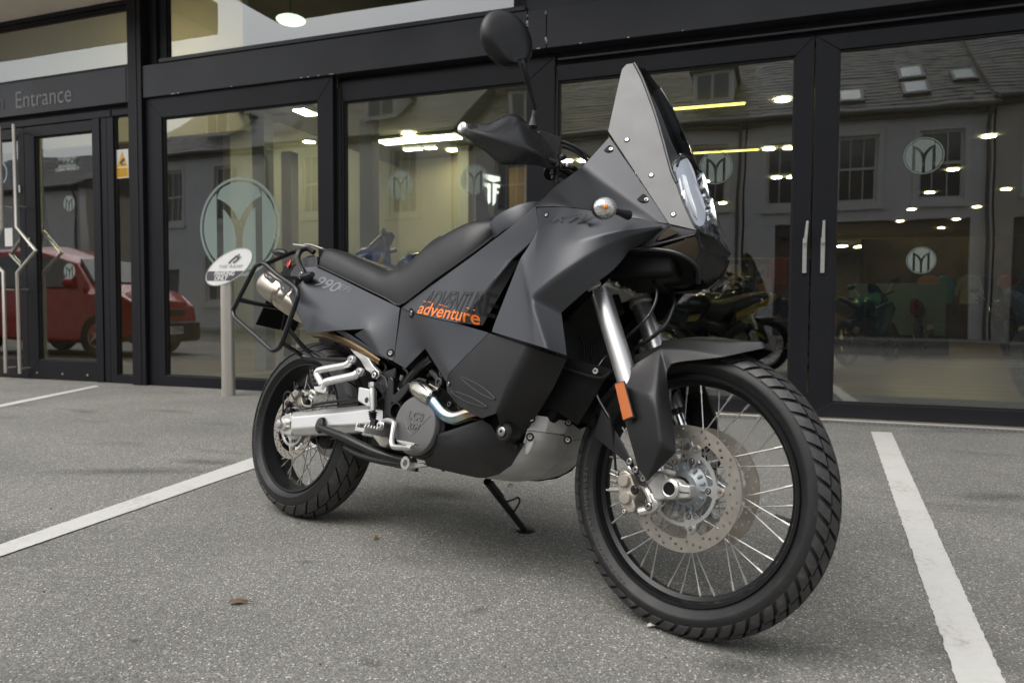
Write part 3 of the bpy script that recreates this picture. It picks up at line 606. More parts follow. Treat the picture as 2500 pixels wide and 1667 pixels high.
obj('rail', MB().cyl((-2.2,0,2.05),(2.4,0,2.05),.02,8), M_['steel'], t)
for x in (-2.1, 0, 2.3): obj('leg', MB().cyl((x,0,.012),(x,0,2.05),.02,8), M_['steel'], t)
# green reception screen and paper rolls in the right hand bay
t = thing('green_display_stand', 'pale green cabinet with dark plinth beyond the right hand door', 'cabinet', Matrix.Translation((1.9,9.0,.012)) @ Matrix.Rotation(.1,4,'Z'))
obj('cabinet', MB().span((-.7,-.3,.35),(.75,.3,1.25)), mat('pale_green', (.25,.36,.33), .5), t, bevel=.01); obj('plinth', MB().span((-.75,-.34,0),(.8,.34,.345)), M_['frame_dark'], t)
o = obj('cable_loop', MB().tube([(.42,.5,.03),(.62,.62,.035),(.85,.52,.03),(1.0,.42,.03),(.8,.36,.03),(.55,.4,.03)], .008, 6, 6), M_['white'])
tag(o, 'pale loop of cable lying on the dark mat just inside the right hand door', 'cable')
rn2 = random.Random(8)
for i in range(6):
    m = MB(); q = [Vector((rn2.uniform(-.03,.03), rn2.uniform(-.02,.02), 0)) for _ in range(3)]
    m.prism([(-.03,-.012,.0),(.0,-.02,.004),(.035,.0,.002),(.01,.016,.006),(-.02,.014,.002)], (0,0,.003))
    o = obj('litter_scrap', m, M_['soffit'], M=Matrix.Translation((.45+i*.14+rn2.uniform(-.03,.03), .32+rn2.uniform(-.03,.04), .024)) @ Matrix.Rotation(i*1.3,4,'Z')); tag(o, 'small pale dry scraps lying inside the glass of the right hand door', 'litter', 'scraps inside the door')

# ------------------------------------------------------------------ motorcycles inside the showroom
def show_bike(label, M, col, col2, sport=True):
    t = thing('showroom_motorcycle', label, 'motorcycle', M, 'motorcycles on show inside')
    pc = mat('show_paint', col, .25, coat=.6); pc2 = mat('show_paint', col2, .25, coat=.6)
    for x in (0, 1.4):
        wo = obj('wheel', MB().lathe([(.30,-.05),(.25,-.045),(.25,.045),(.30,.05),(.318,.03),(.322,0),(.318,-.03)], Matrix.Translation((x,0,.32)) @ Matrix.Rotation(PI/2,4,'X'), 32, True), M_['rubber'], t)
        sp = MB().lathe([(.25,-.04),(.235,-.03),(.235,.03),(.25,.04)], Matrix.Translation((x,0,.32)) @ Matrix.Rotation(PI/2,4,'X'), 28, True)
        for k in range(5):
            a = k*2*PI/5+.3; sp.tube([(x,0,.32),(x+.235*math.cos(a),0,.32+.235*math.sin(a))], .016, 6)
        sp.cyl((x,-.06,.32),(x,.06,.32),.035,12); obj('rim', sp, M_['rim'], wo)
        obj('brake_disc', MB().lathe([(.09,-.003),(.15,-.003),(.15,.003),(.09,.003)], Matrix.Translation((x,-.07,.32)) @ Matrix.Rotation(PI/2,4,'X'), 28, True), M_['disc'], wo)
    for s in (-1, 1): obj('fork_leg', MB().tube([(1.4,s*.1,.32),(1.28,s*.1,.6),(1.12,s*.1,.98)], [.022,.026,.03], 10), mat('gold_fork', (.5,.33,.08), .3, 1) if s < 0 else bpy.data.materials['gold_fork'], t)
    def half(pts, y, d): return MB().prism([(x, y, z) for x, z in pts], (0, d, 0))
    if sport:
        for s in (-1, 1): obj('side_fairing', half([(1.34,.92),(1.42,.78),(1.12,.55),(.95,.30),(.55,.27),(.62,.5),(.78,.62),(.72,.80),(1.0,.86)], s*.17-(.03 if s > 0 else 0), .03), pc, t, bevel=.02)
        for s in (-1, 1): obj('fairing_flash', half([(1.30,.84),(1.2,.66),(.98,.50),(.80,.42),(.84,.5),(.98,.66),(1.1,.8)], s*.178-(.015 if s > 0 else 0), .015), pc2, t, bevel=.004)
    obj('nose', MB().tube([(1.05,0,.95),(1.3,0,.92),(1.5,0,.78)], [.13,.12,.05], 14, 4), pc, t)
    obj('screen', MB().tube([(1.2,0,1.0),(1.1,0,1.12),(1.02,0,1.18)], [.10,.08,.03], 12, 3), M_['screen'], t)
    obj('tank', MB().ell((.72,0,.86),(.27,.16,.14)), pc, t); obj('seat', MB().tube([(.5,0,.80),(.3,0,.78),(.05,0,.88),(-.2,0,.96)], [.1,.13,.1,.04], 12, 4), M_['seat'], t)
    obj('tail', MB().tube([(.2,0,.76),(0,0,.82),(-.28,0,.95)], [.11,.1,.03], 10, 4), pc2, t)
    obj('engine', MB().span((.5,-.13,.32),(.98,.13,.66)).cyl((.62,-.17,.42),(.62,.17,.42),.1,18), M_['void'], t, bevel=.02)
    obj('swingarm', MB().span((0,-.11,.30),(.55,-.08,.38)).span((0,.08,.30),(.55,.11,.38)), M_['alu'], t, bevel=.01)
    obj('exhaust', MB().tube([(.8,-.12,.3),(.4,-.15,.3),(.0,-.17,.48)], [.03,.035,.055], 12, 4), M_['exh'], t)
    obj('handlebar', MB().tube([(1.0,-.34,1.02),(1.08,-.2,1.0),(1.1,0,1.0),(1.08,.2,1.0),(1.0,.34,1.02)], .014, 8), M_['satin'], t)
    for s in (-1, 1):
        mo = obj('mirror', MB().ell((1.12,s*.33,1.2),(.03,.07,.045)), M_['plastic'], t); obj('mirror_stem', MB().cyl((1.1,s*.2,1.02),(1.12,s*.31,1.18),.007,6), M_['steel'], mo)
    obj('headlight', MB().ell((1.49,0,.84),(.03,.07,.035)), M_['lens'], t)
    return t
def place(x, y, a): return Matrix.Translation((x,y,.012)) @ Matrix.Rotation(R(a),4,'Z') @ Matrix.Rotation(R(-9),4,'X')
plinth = thing('display_plinth', 'low grey plinth carrying two bright motorcycles behind the middle window', 'plinth', Matrix.Translation((-3.2,1.6,.012)))
obj('plinth_body', MB().span((-1.9,-.75,0),(1.3,.85,.36)), M_['grey_wall'], plinth, bevel=.01)
def bike_at(k, x, y, Y, lx, a): p = at_depth(k, x, y, Y); A = R(a); return Matrix.Translation((p.x-lx*math.cos(A), Y-lx*math.sin(A), .372)) @ Matrix.Rotation(A,4,'Z') @ Matrix.Rotation(R(-6),4,'X')
show_bike('red white and navy sports motorcycle inside, seen just above the saddle', bike_at('D2',640,1400,1.25,.75,210), (.05,.07,.25), (.75,.05,.04))
show_bike('sky blue and red faired motorcycle inside, nose showing left of the fuel tank', bike_at('D2',900,1270,1.9,1.35,207), (.04,.42,.62), (.75,.05,.06))
pal = [((.012,.012,.014),(.60,.38,.03)), ((.02,.02,.022),(.3,.3,.3)), ((.012,.012,.012),(.35,.28,.03)), ((.0,.16,.12),(.3,.3,.3)), ((.02,.02,.03),(.3,.02,.02)), ((.015,.015,.015),(.1,.12,.15)), ((.02,.02,.02),(.02,.03,.1))]
lab = ['black and yellow motorcycle nearest the glass left of the door handles', 'black and grey motorcycle second in the row left of the door handles', 'black motorcycle with yellow trim behind the front wheel and fender', 'green motorcycle beyond the right hand door', 'black and red motorcycle in the rear of the right hand bay', 'black motorcycle cut by the right edge of the picture', 'dark blue motorcycle deep in the right hand bay']
spots = [(-1.9,2.3,35), (-1.2,3.2,40), (-2.5,1.7,20), (.9,5.6,60), (2.3,8.5,75), (2.05,1.55,50), (3.4,7.6,80)]
for i, (x, y, a) in enumerate(spots): show_bike(lab[i], place(x, y, a), *pal[i])
def bike_floor(k, x, y, Y, lx, a): p = at_depth(k, x, y, Y); A = R(a); return place(p.x-lx*math.cos(A), Y-lx*math.sin(A), a)
show_bike('black motorcycle with gold fork seen between the front fender and the nose', bike_floor('D3',700,1200,3.0,.7,200), (.012,.012,.013), (.45,.30,.03))
show_bike('dark motorcycle with lime yellow flashes left of the door handles', bike_floor('D3',1080,1190,4.2,.7,215), (.014,.014,.015), (.40,.50,.02))
show_bike('black motorcycle in the third row behind the folding doors', bike_floor('D3',880,1120,6.0,.7,190), (.014,.014,.015), (.3,.02,.01))

# ================================================================== PARKING SIGN
base_ = at_height('V', 525, 908)
sign = thing('parking_sign', 'steel post with slanted oval white board reading PARKING ONLY', 'parking sign', Matrix.Translation(base_))
sb = base_
SBY = sb.y-.055
ctr = at_depth('D6', 703, 360, SBY)-base_
def at_sd(k, x, y): return at_depth(k, x, y, SBY)-base_
pr = (at_depth('D6',763,1000,sb.y)-at_depth('D6',627,1000,sb.y)).length/2*.74
obj('post', MB().lathe([(pr,0),(pr,ctr.z-.02),(pr*.97,ctr.z)], None, 28), M_['steel'], sign)
# oval board traced from its outline (long axis runs up to the right)
A_, B_ = at_sd('D6',490,490), at_sd('D6',915,228)
ux = (B_-A_).normalized(); Lh = (B_-A_).length/2; mid = (A_+B_)/2
fy = Vector((0,-1,0)); uz = fy.cross(ux); uz = uz if uz.z > 0 else -uz
mid = at_sd('D6', 701, 361)
semi = Lh*.446
bd = Matrix.Translation(mid) @ Matrix((ux, uz, -uz.cross(ux))).transposed().to_4x4()
ellp = [(Lh*1.02*math.cos(t), semi*math.sin(t)) for t in [2*PI*i/64 for i in range(64)]]
bd = Matrix.Translation(mid) @ Matrix((ux, uz, ux.cross(uz))).transposed().to_4x4()
board = link('board', flat_mesh('board', [ellp], .006), mat('board_white', (.90,.90,.88), .45), sign, bd)
M_['board_grey'] = mat('board_grey', (.10,.10,.11), .5)
rim_ = link('board_rim', flat_mesh('rim', [[(x*1.015, y*1.03) for x, y in ellp], [(x*.985, y*.97) for x, y in ellp]], .009), mat('board_rim', (.45,.45,.44), .5), board)
# grey band: clip the ellipse between two level lines
th0 = math.atan2(ux.z, ux.x)
def lv(q): return q[0]*ux.z+q[1]*uz.z
z1 = at_sd('D6',600,400).z-mid.z; z0 = at_sd('D6',600,493).z-mid.z
fine = [(Lh*.985*math.cos(t), semi*.972*math.sin(t)) for t in [2*PI*i/400 for i in range(400)]]
band = [q for q in fine if z0 <= lv(q) <= z1]
band.sort(key=lambda q: math.atan2(q[1], q[0]-(-.06)) % (2*PI))
cxb = sum(q[0] for q in band)/len(band); cyb = sum(q[1] for q in band)/len(band); band.sort(key=lambda q: math.atan2(q[1]-cyb, q[0]-cxb))
fs = -1 if (bd.to_3x3() @ Vector((0,0,1))).y > 0 else 1
link('board_band', flat_mesh('band', [band], .0012), M_['board_grey'], board, Matrix.Translation((0,0,fs*.0036)))
bw = board
def sign_text(s, k, x, y, size, m, shear=.5, bold=.003, sx=1, sp=1):
    p = at_depth(k, x, y, SBY-.0065)-base_
    o = link('lettering', text_mesh(s, size, .0006, shear, bold, sp), m, board); o.matrix_local = bd.inverted() @ Matrix.Translation(p) @ Matrix(((sx,0,0,0),(0,0,-1,0),(0,1,0,0),(0,0,0,1)))
sign_text('PARKING', 'D6', 652, 423, .052, M_['white'], .45, .003)
sign_text('ONLY', 'D6', 618, 468, .052, M_['white'], .45, .003)
M_['faint'] = mat('faint_print', (.42,.42,.41), .5); M_['mid_print'] = mat('mid_print', (.16,.16,.16), .5)
sign_text('TRIUMF', 'D6', 708, 355, .042, M_['faint'], .5, 0, 1.5, 1.1) if False else sign_text('THE RAMP', 'D6', 706, 356, .040, M_['faint'], .5, 0, 1.25, 1.15)
p = at_sd('D6', 765, 275)
def stroke(pts, r, m):
    q = [at_depth('D6', x, y, SBY-.006)-base_ for x, y in pts]
    o = obj('rider_pictogram', MB().tube(q, r, 6, 5), m, board); o.matrix_local = bd.inverted()
stroke([(700,325),(725,295),(760,268),(775,262)], .006, M_['mid_print']); stroke([(742,318),(770,300),(795,275),(803,268)], .006, M_['mid_print']); stroke([(762,262),(775,256),(787,260),(780,268)], .008, M_['mid_print']); stroke([(785,258),(795,235),(808,262),(820,270)], .003, M_['mid_print'])

# ================================================================== ACROSS THE STREET (seen in the glass)
YH = -15.0
wallm = [mat('render_wall', c, .8, var=.06, vs=.7) for c in ((.62,.62,.63), (.68,.67,.65), (.64,.65,.67), (.70,.69,.65), (.5,.47,.42))]
M_['slate'] = slate(); M_['slate2'] = mat('mossy_slate', (.13,.12,.07), .7, var=.5, vs=1.5); M_['sash'] = mat('white_sash', (.62,.62,.60), .5)
M_['darkglass'] = mat('dark_pane', (.09,.10,.11), .12, spec=.8); M_['gutter'] = mat('grey_gutter', (.10,.10,.10), .5)
def house(label, x0, x1, wm, wins, eave=5.8, door=None, shopf=None, dorm=(), skyl=(), chim=None, rm='slate', hgt=3.9):
    t = thing('terraced_house', label, 'house', Matrix.Translation((x0, YH, 0)))
    W = x1-x0; holes = []
    for (wx, z0, z1, ww) in wins: holes.append([(wx-x0-ww/2,z0),(wx-x0+ww/2,z0),(wx-x0+ww/2,z1),(wx-x0-ww/2,z1)])
    if shopf: holes.append([(shopf[0]-x0,.05),(shopf[1]-x0,.05),(shopf[1]-x0,3.05),(shopf[0]-x0,3.05)])
    for dd in (door or []): holes.append([(dd-x0-.48,.05),(dd-x0+.48,.05),(dd-x0+.48,2.2),(dd-x0-.48,2.2)])
    me = flat_mesh('wall', [[(0,0),(W,0),(W,eave),(0,eave)]]+holes, .3)
    link('wall', me, wm, t, Matrix.Translation((0,-.15,0)) @ Matrix(((1,0,0,0),(0,0,-1,0),(0,1,0,0),(0,0,0,1))))
    obj('inner_wall', MB().span((.05,-6,0),(W-.05,-5.9,eave+hgt-.5)).span((0,-6,0),(.04,-.31,eave)).span((W-.04,-6,0),(W,-.31,eave)), wallm[4], t)
    for (wx, z0, z1, ww) in wins:
        x = wx-x0; f = MB(); h = z1-z0
        f.span((x-ww/2,-.16,z0),(x-ww/2+.07,-.08,z1)).span((x+ww/2-.07,-.16,z0),(x+ww/2,-.08,z1)).span((x-ww/2+.071,-.16,z0),(x+ww/2-.071,-.08,z0+.08)).span((x-ww/2+.071,-.16,z1-.07),(x+ww/2-.071,-.08,z1)).span((x-ww/2+.071,-.15,z0+h/2-.03),(x+ww/2-.071,-.09,z0+h/2+.03))
        for k in (1, 2): f.span((x-ww/2+ww*k/3-.012,-.145,z0+.081),(x-ww/2+ww*k/3+.012,-.10,z1-.071))
        fo = obj('window', f, M_['sash'], t)
        obj('pane', MB().span((x-ww/2+.07,-.135,z0+.08),(x+ww/2-.07,-.125,z1-.07)), M_['darkglass'], fo)
        obj('surround', MB().span((x-ww/2-.13,0.001,z0-.1),(x-ww/2-.005,.035,z1+.13)).span((x+ww/2+.005,.001,z0-.1),(x+ww/2+.13,.035,z1+.13)).span((x-ww/2-.0,.001,z1+.01),(x+ww/2+.0,.035,z1+.13)).span((x-ww/2-.16,.001,z0-.2),(x+ww/2+.16,.09,z0-.101)), M_['sash'], fo)
    for dd in (door or []):
        x = dd-x0; do = obj('door', MB().span((x-.45,-.2,.06),(x+.45,-.14,2.16)), mat('door_paint', (.05,.07,.12), .4), t, bevel=.01)
        obj('handle', MB().ell((x+.36,-.11,1.05),(.025,.03,.025)), M_['steel'], do)
    if shopf:
        a, b = shopf[0]-x0, shopf[1]-x0
        so = obj('shop_window', MB().span((a,-.2,.05),(a+.08,-.1,3.04)).span((b-.08,-.2,.05),(b,-.1,3.04)).span((a+.081,-.2,.05),(b-.081,-.1,.5)).span((a+.081,-.2,2.7),(b-.081,-.1,3.04)), M_['gutter'], t)
        obj('pane', MB().span((a+.08,-.16,.5),(b-.08,-.15,2.7)), M_['darkglass'], so)
        for k in range(1, 4): obj('mullion', MB().span((a+(b-a)*k/4-.03,-.145,.5),(a+(b-a)*k/4+.03,-.1,2.7)), M_['gutter'], so)
    # slate roof laid in courses
    n = 30; run = 5.6; rs = MB(); rr = random.Random(int(W*100)); sl = math.atan2(hgt, run); L = math.hypot(hgt, run)/n
    for i in range(n):
        xx = -.1; o_ = rr.random()*.2
        while xx < W+.1:
            ww = min(rr.uniform(.30,.42), W+.1-xx)
            if ww < .04: break
            yb, zb = .28-math.cos(sl)*L*i, eave+.02+math.sin(sl)*L*i; j = rr.uniform(-.006,.008); dy = rr.uniform(-.012,.012)
            y1, z1_ = yb-math.cos(sl)*L*1.12, zb+math.sin(sl)*L*1.12
            rs.add([(xx+.006,yb+dy,zb+.03+j),(xx+ww-.006,yb+dy,zb+.03+j),(xx+ww-.006,y1,z1_+.012),(xx+.006,y1,z1_+.012),(xx+.006,yb+dy,zb+j),(xx+ww-.006,yb+dy,zb+j)], [(0,1,2,3),(4,5,1,0)])
            xx += ww
    ro = obj('roof', MB().prism([(-.1,.26,eave),(-.1,.26-run,eave+hgt),(-.1,.26-run-3,eave+hgt-2),(-.1,-6,eave-.1)], (W+.2,0,0)), M_['gutter'], t)
    me = rs.mesh('slate_courses', recalc=False); link('slate_courses', me, M_[rm], ro, kind='stuff')
    obj('gutter', MB().tube([(-.05,.33,eave-.02),(W+.05,.33,eave-.02)], .065, 8).span((0,.0,eave-.16),(W,.22,eave-.08)), M_['gutter'], t)
    obj('downpipe', MB().tube([(W-.12,.33,eave-.05),(W-.12,.12,eave-.45),(W-.12,.1,eave-.6),(W-.12,.1,.1)], .045, 8), M_['gutter'], t)
    for (sx, sz) in skyl:
        k = (sz-eave)/hgt; y = .28-run*k; so = obj('skylight', MB().box((0,0,0),(.30,.40,.05)), M_['gutter'], t, Matrix.Translation((sx-x0,y,sz+.08)) @ Matrix.Rotation(-sl,4,'X'))
        obj('pane', MB().box((0,0,.055),(.22,.32,.006)), mat('sky_pane', (.42,.48,.48), .15) if 'sky_pane' not in bpy.data.materials else bpy.data.materials['sky_pane'], so)
    for dx in dorm:
        z = eave+.75; do = obj('dormer', MB().prism([(dx-x0-.55,-.75,z),(dx-x0+.55,-.75,z),(dx-x0+.55,-.75,z+.95),(dx-x0-.55,-.75,z+.95)], (0,-1.6,0)), M_['sash'], t)
        obj('pane', MB().span((dx-x0-.42,-.75+.001,z+.14),(dx-x0-.04,-.73,z+.85)).span((dx-x0+.04,-.75+.001,z+.14),(dx-x0+.42,-.73,z+.85)), M_['darkglass'], do); obj('dormer_roof', MB().span((dx-x0-.65,-2.5,z+.951),(dx-x0+.65,-.62,z+1.03)), M_['gutter'], do)
    if chim is not None:
        co = obj('chimney', MB().span((chim-x0-.5,-3.6,eave+1.6),(chim-x0+.5,-2.9,eave+hgt+.9)), mat('chimney_brick', (.28,.2,.13), .8, var=.3, vs=9), t)
        for k in range(4): obj('chimney_pot', MB().lathe([(.11,0),(.13,.05),(.10,.1),(.10,.4),(.12,.45)], Matrix.Translation((chim-x0-.36+k*.24,-3.25,eave+hgt+.905)), 12), mat('red_clay', (.35,.07,.03), .7) if 'red_clay' not in bpy.data.materials else bpy.data.materials['red_clay'], co)
    return t
house('grey rendered house with blue black slate roof and three skylights, mirrored in right hand door', -.95, 4.75, wallm[0], [(1.75,3.55,5.25,1.0),(3.65,3.55,5.25,1.0),(.05,3.55,5.2,.95)], shopf=(-.2,4.3), skyl=((3.1,7.0),(3.1,6.4),(4.3,6.75),(1.6,6.3)))
house('tan stone house at far right of the mirrored terrace', 4.8, 12, wallm[4], [(5.9,3.7,5.3,.9),(9,3.7,5.3,.9)], eave=5.95, shopf=(5.2,8), chim=11, rm='slate')
house('pale house with mossy brown roof and white dormer, mirrored above the saddle', -9.4, -1.0, wallm[1], [(-7.7,3.7,5.35,.95),(-4.6,3.65,5.35,.95),(-1.9,3.6,5.3,.9)], door=[-3.2], shopf=(-9,-5), dorm=(-7.5,-1.9), rm='slate2', chim=-9)
house('cream house with tall sash windows left of the dormer house in the mirrored street', -16.2, -9.45, wallm[3], [(-11.35,3.8,5.9,.95),(-14.6,3.9,5.9,.9),(-13.0,1.0,2.6,1.1),(-10.6,1.0,2.6,1.1)], eave=6.3, door=[-15.4], dorm=(-12.6,), rm='slate2')
house('white house at the left end of the mirrored terrace beside the gap of sky', -22.2, -16.25, wallm[2], [(-18.2,3.8,5.7,.95),(-20.6,3.8,5.7,.95),(-18.5,1.0,2.6,1.1)], eave=6.2, door=[-20.8], dorm=(-19.2,))
house('far house with red clay chimney pots beyond the gap in the mirrored street', -36, -25.2, wallm[1], [(-27.5,3.2,4.8,.95),(-30,3.2,4.8,.95)], eave=5.4, door=[-26.5], chim=-26.3, hgt=2.6)
# red car
def car():
    t = thing('red_car', 'red hatchback parked in the street, mirrored in the entrance glass', 'car', Matrix.Translation((-9.4,-3.6,0)) @ Matrix.Rotation(R(-4),4,'Z') @ Matrix.Diagonal((.95,1,1.08,1)))
    red = mat('red_car_paint', (.42,.004,.008), .25, coat=.6)
    # local x forward(+) length 4 m, body lofted from cross sections
    st = [(-3.95,.55,.95,.75),(-3.8,.35,1.45,.80),(-3.3,.25,1.62,.80),(-2.2,.2,1.64,.82),(-1.35,.2,1.42,.82),(-.95,.2,1.06,.82),(-.3,.22,.98,.78),(-.02,.32,.80,.70),(.03,.42,.62,.62)]
    m = MB(); n = 12; vs = []; fs = []
    for (x, z0, z1, hw) in st:
        zb = min(.95, z1)
        tw = hw*.72 if z1 > 1.1 else hw*.86
        ring = [(x,-hw,z0+.05),(x,-hw-.02,(z0+zb)/2),(x,-hw+.03,zb-.04),(x,-tw,z1-.06),(x,-tw+.12,z1),(x,0,z1+.03)]
        ring += [(a,-b,c) for a, b, c in ring[-2::-1]]+[(x,hw-.1,z0),(x,-hw+.1,z0)]
        vs += ring; k = len(ring)
    for i in range(len(st)-1):
        for j in range(k): fs.append((i*k+j, i*k+(j+1) % k, (i+1)*k+(j+1) % k, (i+1)*k+j))
    fs += [tuple(range(k))[::-1], tuple((len(st)-1)*k+j for j in range(k))]
    b = obj('body', m.add(vs, fs), red, t, bevel=.02, sharp=40)
    dk = M_['darkglass']
    obj('windscreen', MB().prism([(-.98,-.62,1.08),(-.98,.62,1.08),(-1.34,.54,1.42),(-1.34,-.54,1.42)], (.03,0,.03)), dk, t)
    for s in (-1, 1):
        obj('side_window', MB().prism([(-1.2,s*.79,1.02),(-2.2,s*.80,1.02),(-2.2,s*.64,1.5),(-1.5,s*.63,1.40)], (0,s*.012,.006)), dk, t)
        obj('side_window', MB().prism([(-2.3,s*.80,1.02),(-3.3,s*.79,1.02),(-3.1,s*.66,1.46),(-2.3,s*.64,1.5)], (0,s*.012,.006)), dk, t)
        hl = obj('headlight', MB().ell((-.07,s*.55,.70),(.10,.16,.09)), M_['lens'], t); obj('headlight_bowl', MB().ell((-.09,s*.55,.70),(.07,.12,.07)), M_['chrome'], hl)
        obj('mirror', MB().ell((-1.15,s*.93,1.08),(.06,.10,.07)), red, t)
    obj('bumper', MB().span((-.2,-.72,.2),(.09,.72,.52)), M_['plastic'], t, bevel=.05)
    pl = obj('number_plate', MB().span((.09,-.26,.33),(.105,.26,.44)), M_['white'], t)
    link('lettering', text_mesh('WF52 ENC', .11, .001), M_['black_print'], pl, Matrix.Translation((.107,0,.385)) @ Matrix(((0,0,1,0),(1,0,0,0),(0,1,0,0),(0,0,0,1))))
    obj('grille', MB().span((.04,-.36,.60),(.07,.36,.70)), M_['plastic'], t, bevel=.01)
    for x in (-.72, -3.2):
        for s in (-1, 1):
            wo = obj('wheel', MB().lathe([(.17,-.09),(.29,-.1),(.31,-.06),(.31,.06),(.29,.1),(.17,.09)], Matrix.Translation((x,s*.74,.31)) @ Matrix.Rotation(PI/2,4,'X'), 28, True), M_['rubber'], t)
            rm = MB().lathe([(.17,-.08),(.17,.08),(.15,.08),(.15,-.08)], Matrix.Translation((x,s*.74,.31)) @ Matrix.Rotation(PI/2,4,'X'), 24, True)
            for q in range(5): a = q*2*PI/5; rm.tube([(x,s*.8,.31),(x+.16*math.cos(a),s*.8,.31+.16*math.sin(a))], .02, 6)
            obj('rim', rm, M_['alu'], wo)
car()
# litter on the ground
def leaf(k, x, y, L, a, col, label):
    p = at_height(k, x, y, .002); m = MB(); n = 8
    for i in range(n):
        t0, t1 = i/n, (i+1)/n; w0, w1_ = .22*L*math.sin(PI*t0**.8), .22*L*math.sin(PI*t1**.8)
        z = lambda t: .006*math.sin(t*PI)+.002
        m.add([(L*(t0-.5),-w0,z(t0)),(L*(t0-.5),0,z(t0)+.006),(L*(t0-.5),w0,z(t0)+.001),(L*(t1-.5),-w1_,z(t1)),(L*(t1-.5),0,z(t1)+.006),(L*(t1-.5),w1_,z(t1)+.001)], [(0,3,4,1),(1,4,5,2)])
    m.tube([(L*.5,0,.006),(L*.72,.004,.004)], .0012, 5)
    o = obj('dry_leaf', m, mat('leaf', col, .7, var=.4, vs=60), M=Matrix.Translation(p) @ Matrix.Rotation(a,4,'Z'), kind=None); tag(o, label, 'leaf')
leaf('V',547,1385,.05,.4,(.13,.07,.045),'brown curled leaf on the asphalt in the left foreground')
leaf('V',862,1237,.035,1.9,(.25,.17,.08),'small tan leaf on the ground under the motorcycle')
leaf('V',1172,1077+40,.03,1.0,(.10,.08,.05),'dark leaf scrap on the ground behind the engine')
leaf('V',1500,1441,.03,.2,(.6,.58,.52),'pale scrap lying beside the front tyre')
rl = random.Random(12)
grit = MB()
for i in range(260):
    x, y = rl.uniform(-3.5,1.8), rl.uniform(-4.9,-.4); r = rl.uniform(.0012,.0035)
    grit.ell((x,y,r*.6),(r,r*rl.uniform(.6,1.3),r*.7), None, 6, 4)
obj('grit', grit, mat('grit', (.10,.09,.075), .9, var=.7, vs=3), kind='stuff')

# ================================================================== THE MOTORCYCLE
bike = thing('motorcycle', 'matt grey adventure motorcycle leaning on its side stand in front of the shop', 'motorcycle', BM)
RY = Matrix.Rotation(PI/2, 4, 'X')          # puts a lathe's axis across the bike; positive height = right hand side
I4 = Matrix.Identity(4)
def raw(name, vs, fs, m, parent=bike, flip=None, smooth=True, M=None):
    me = bpy.data.meshes.new(name); me.from_pydata([tuple(v) for v in vs], [], fs)
    bm = bmesh.new(); bm.from_mesh(me); bmesh.ops.recalc_face_normals(bm, faces=bm.faces)
    if flip is not None:
        s = sum((f.normal*f.calc_area() for f in bm.faces), Vector())
        if s.dot(Vector(flip)) < 0: bmesh.ops.reverse_faces(bm, faces=bm.faces)
    for f in bm.faces: f.smooth = smooth
    bm.to_mesh(me); bm.free(); return link(name, me, m, parent, M)
def panel(name, vs, fs, m, th=.004, bw=.006, both=True, steered=False, sub=0, soft=0, lo=12, corner=24, out=(0,-1,0), parent=bike, label=None, seg=3):
    def make(vs, out):
        o = raw(name, vs, fs, m, parent, out)
        if soft:
            bm = bmesh.new(); bm.from_mesh(o.data); ce = bm.edges.layers.float.new('crease_edge'); cv_ = bm.verts.layers.float.new('crease_vert')
            for e in bm.edges:
                if e.is_boundary: e[ce] = 1; e.smooth = False
                elif len(e.link_faces) == 2:
                    a = math.degrees(e.calc_face_angle(0)); e[ce] = 0 if a < lo else min(.9, .66+(a-lo)/90)
            for v in bm.verts:
                be = [e for e in v.link_edges if e.is_boundary]
                if len(be) == 2:
                    d1 = (be[0].other_vert(v).co-v.co); d2 = (be[1].other_vert(v).co-v.co)
                    if 180-math.degrees(d1.angle(d2, 0)) > corner: v[cv_] = 1
            bm.to_mesh(o.data); bm.free()
            q = o.modifiers.new('sub', 'SUBSURF'); q.levels = q.render_levels = soft
            if th: q = o.modifiers.new('solid', 'SOLIDIFY'); q.thickness = th; q.offset = -1
            return o
        if sub:
            bm = bmesh.new(); bm.from_mesh(o.data); cr = bm.edges.layers.float.get('crease_edge') or bm.edges.layers.float.new('crease_edge')
            cv_ = bm.verts.layers.float.new('crease_vert')
            for e in bm.edges:
                if e.is_boundary: e[cr] = 1; e.smooth = False
            for v in bm.verts:
                be = [e for e in v.link_edges if e.is_boundary]
                if len(be) == 2 and 180-math.degrees((be[0].other_vert(v).co-v.co).angle(be[1].other_vert(v).co-v.co, 0)) > 30: v[cv_] = 1
            bm.to_mesh(o.data); bm.free()
            q = o.modifiers.new('sub', 'SUBSURF'); q.levels = q.render_levels = sub
        elif bw:
            b = o.modifiers.new('bevel', 'BEVEL'); b.width = bw; b.segments = seg; b.limit_method = 'ANGLE'; b.angle_limit = R(4)
        if th: s = o.modifiers.new('solid', 'SOLIDIFY'); s.thickness = th; s.offset = -1; s.use_even_offset = False
        if not sub: w_ = o.modifiers.new('wn', 'WEIGHTED_NORMAL'); w_.keep_sharp = True; w_.weight = 60
        return o
    o = make(vs, out); 
    if label: o['label'] = label
    if both:
        if steered: v2 = [SM @ (lambda q: Vector((q.x, -q.y, q.z)))(SI @ Vector(v)) for v in vs]
        else: v2 = [Vector((v[0], -v[1], v[2])) for v in vs]
        make(v2, (out[0], -out[1], out[2]))
    return o
def PX(*a):                                  # ('K5', (x,y,yb), (x,y,yb), 'K6', ...) -> bike points
    k = None; o = []
    for q in a:
        if isinstance(q, str): k = q
        elif len(q) == 4: o.append(B(q[0], *q[1:]))
        else: o.append(B(k, *q))
    return o
def PS(*a):
    k = None; o = []
    for q in a:
        if isinstance(q, str): k = q
        else: o.append(BS(k, *q))
    return o
from mathutils.bvhtree import BVHTree
_bv = {}
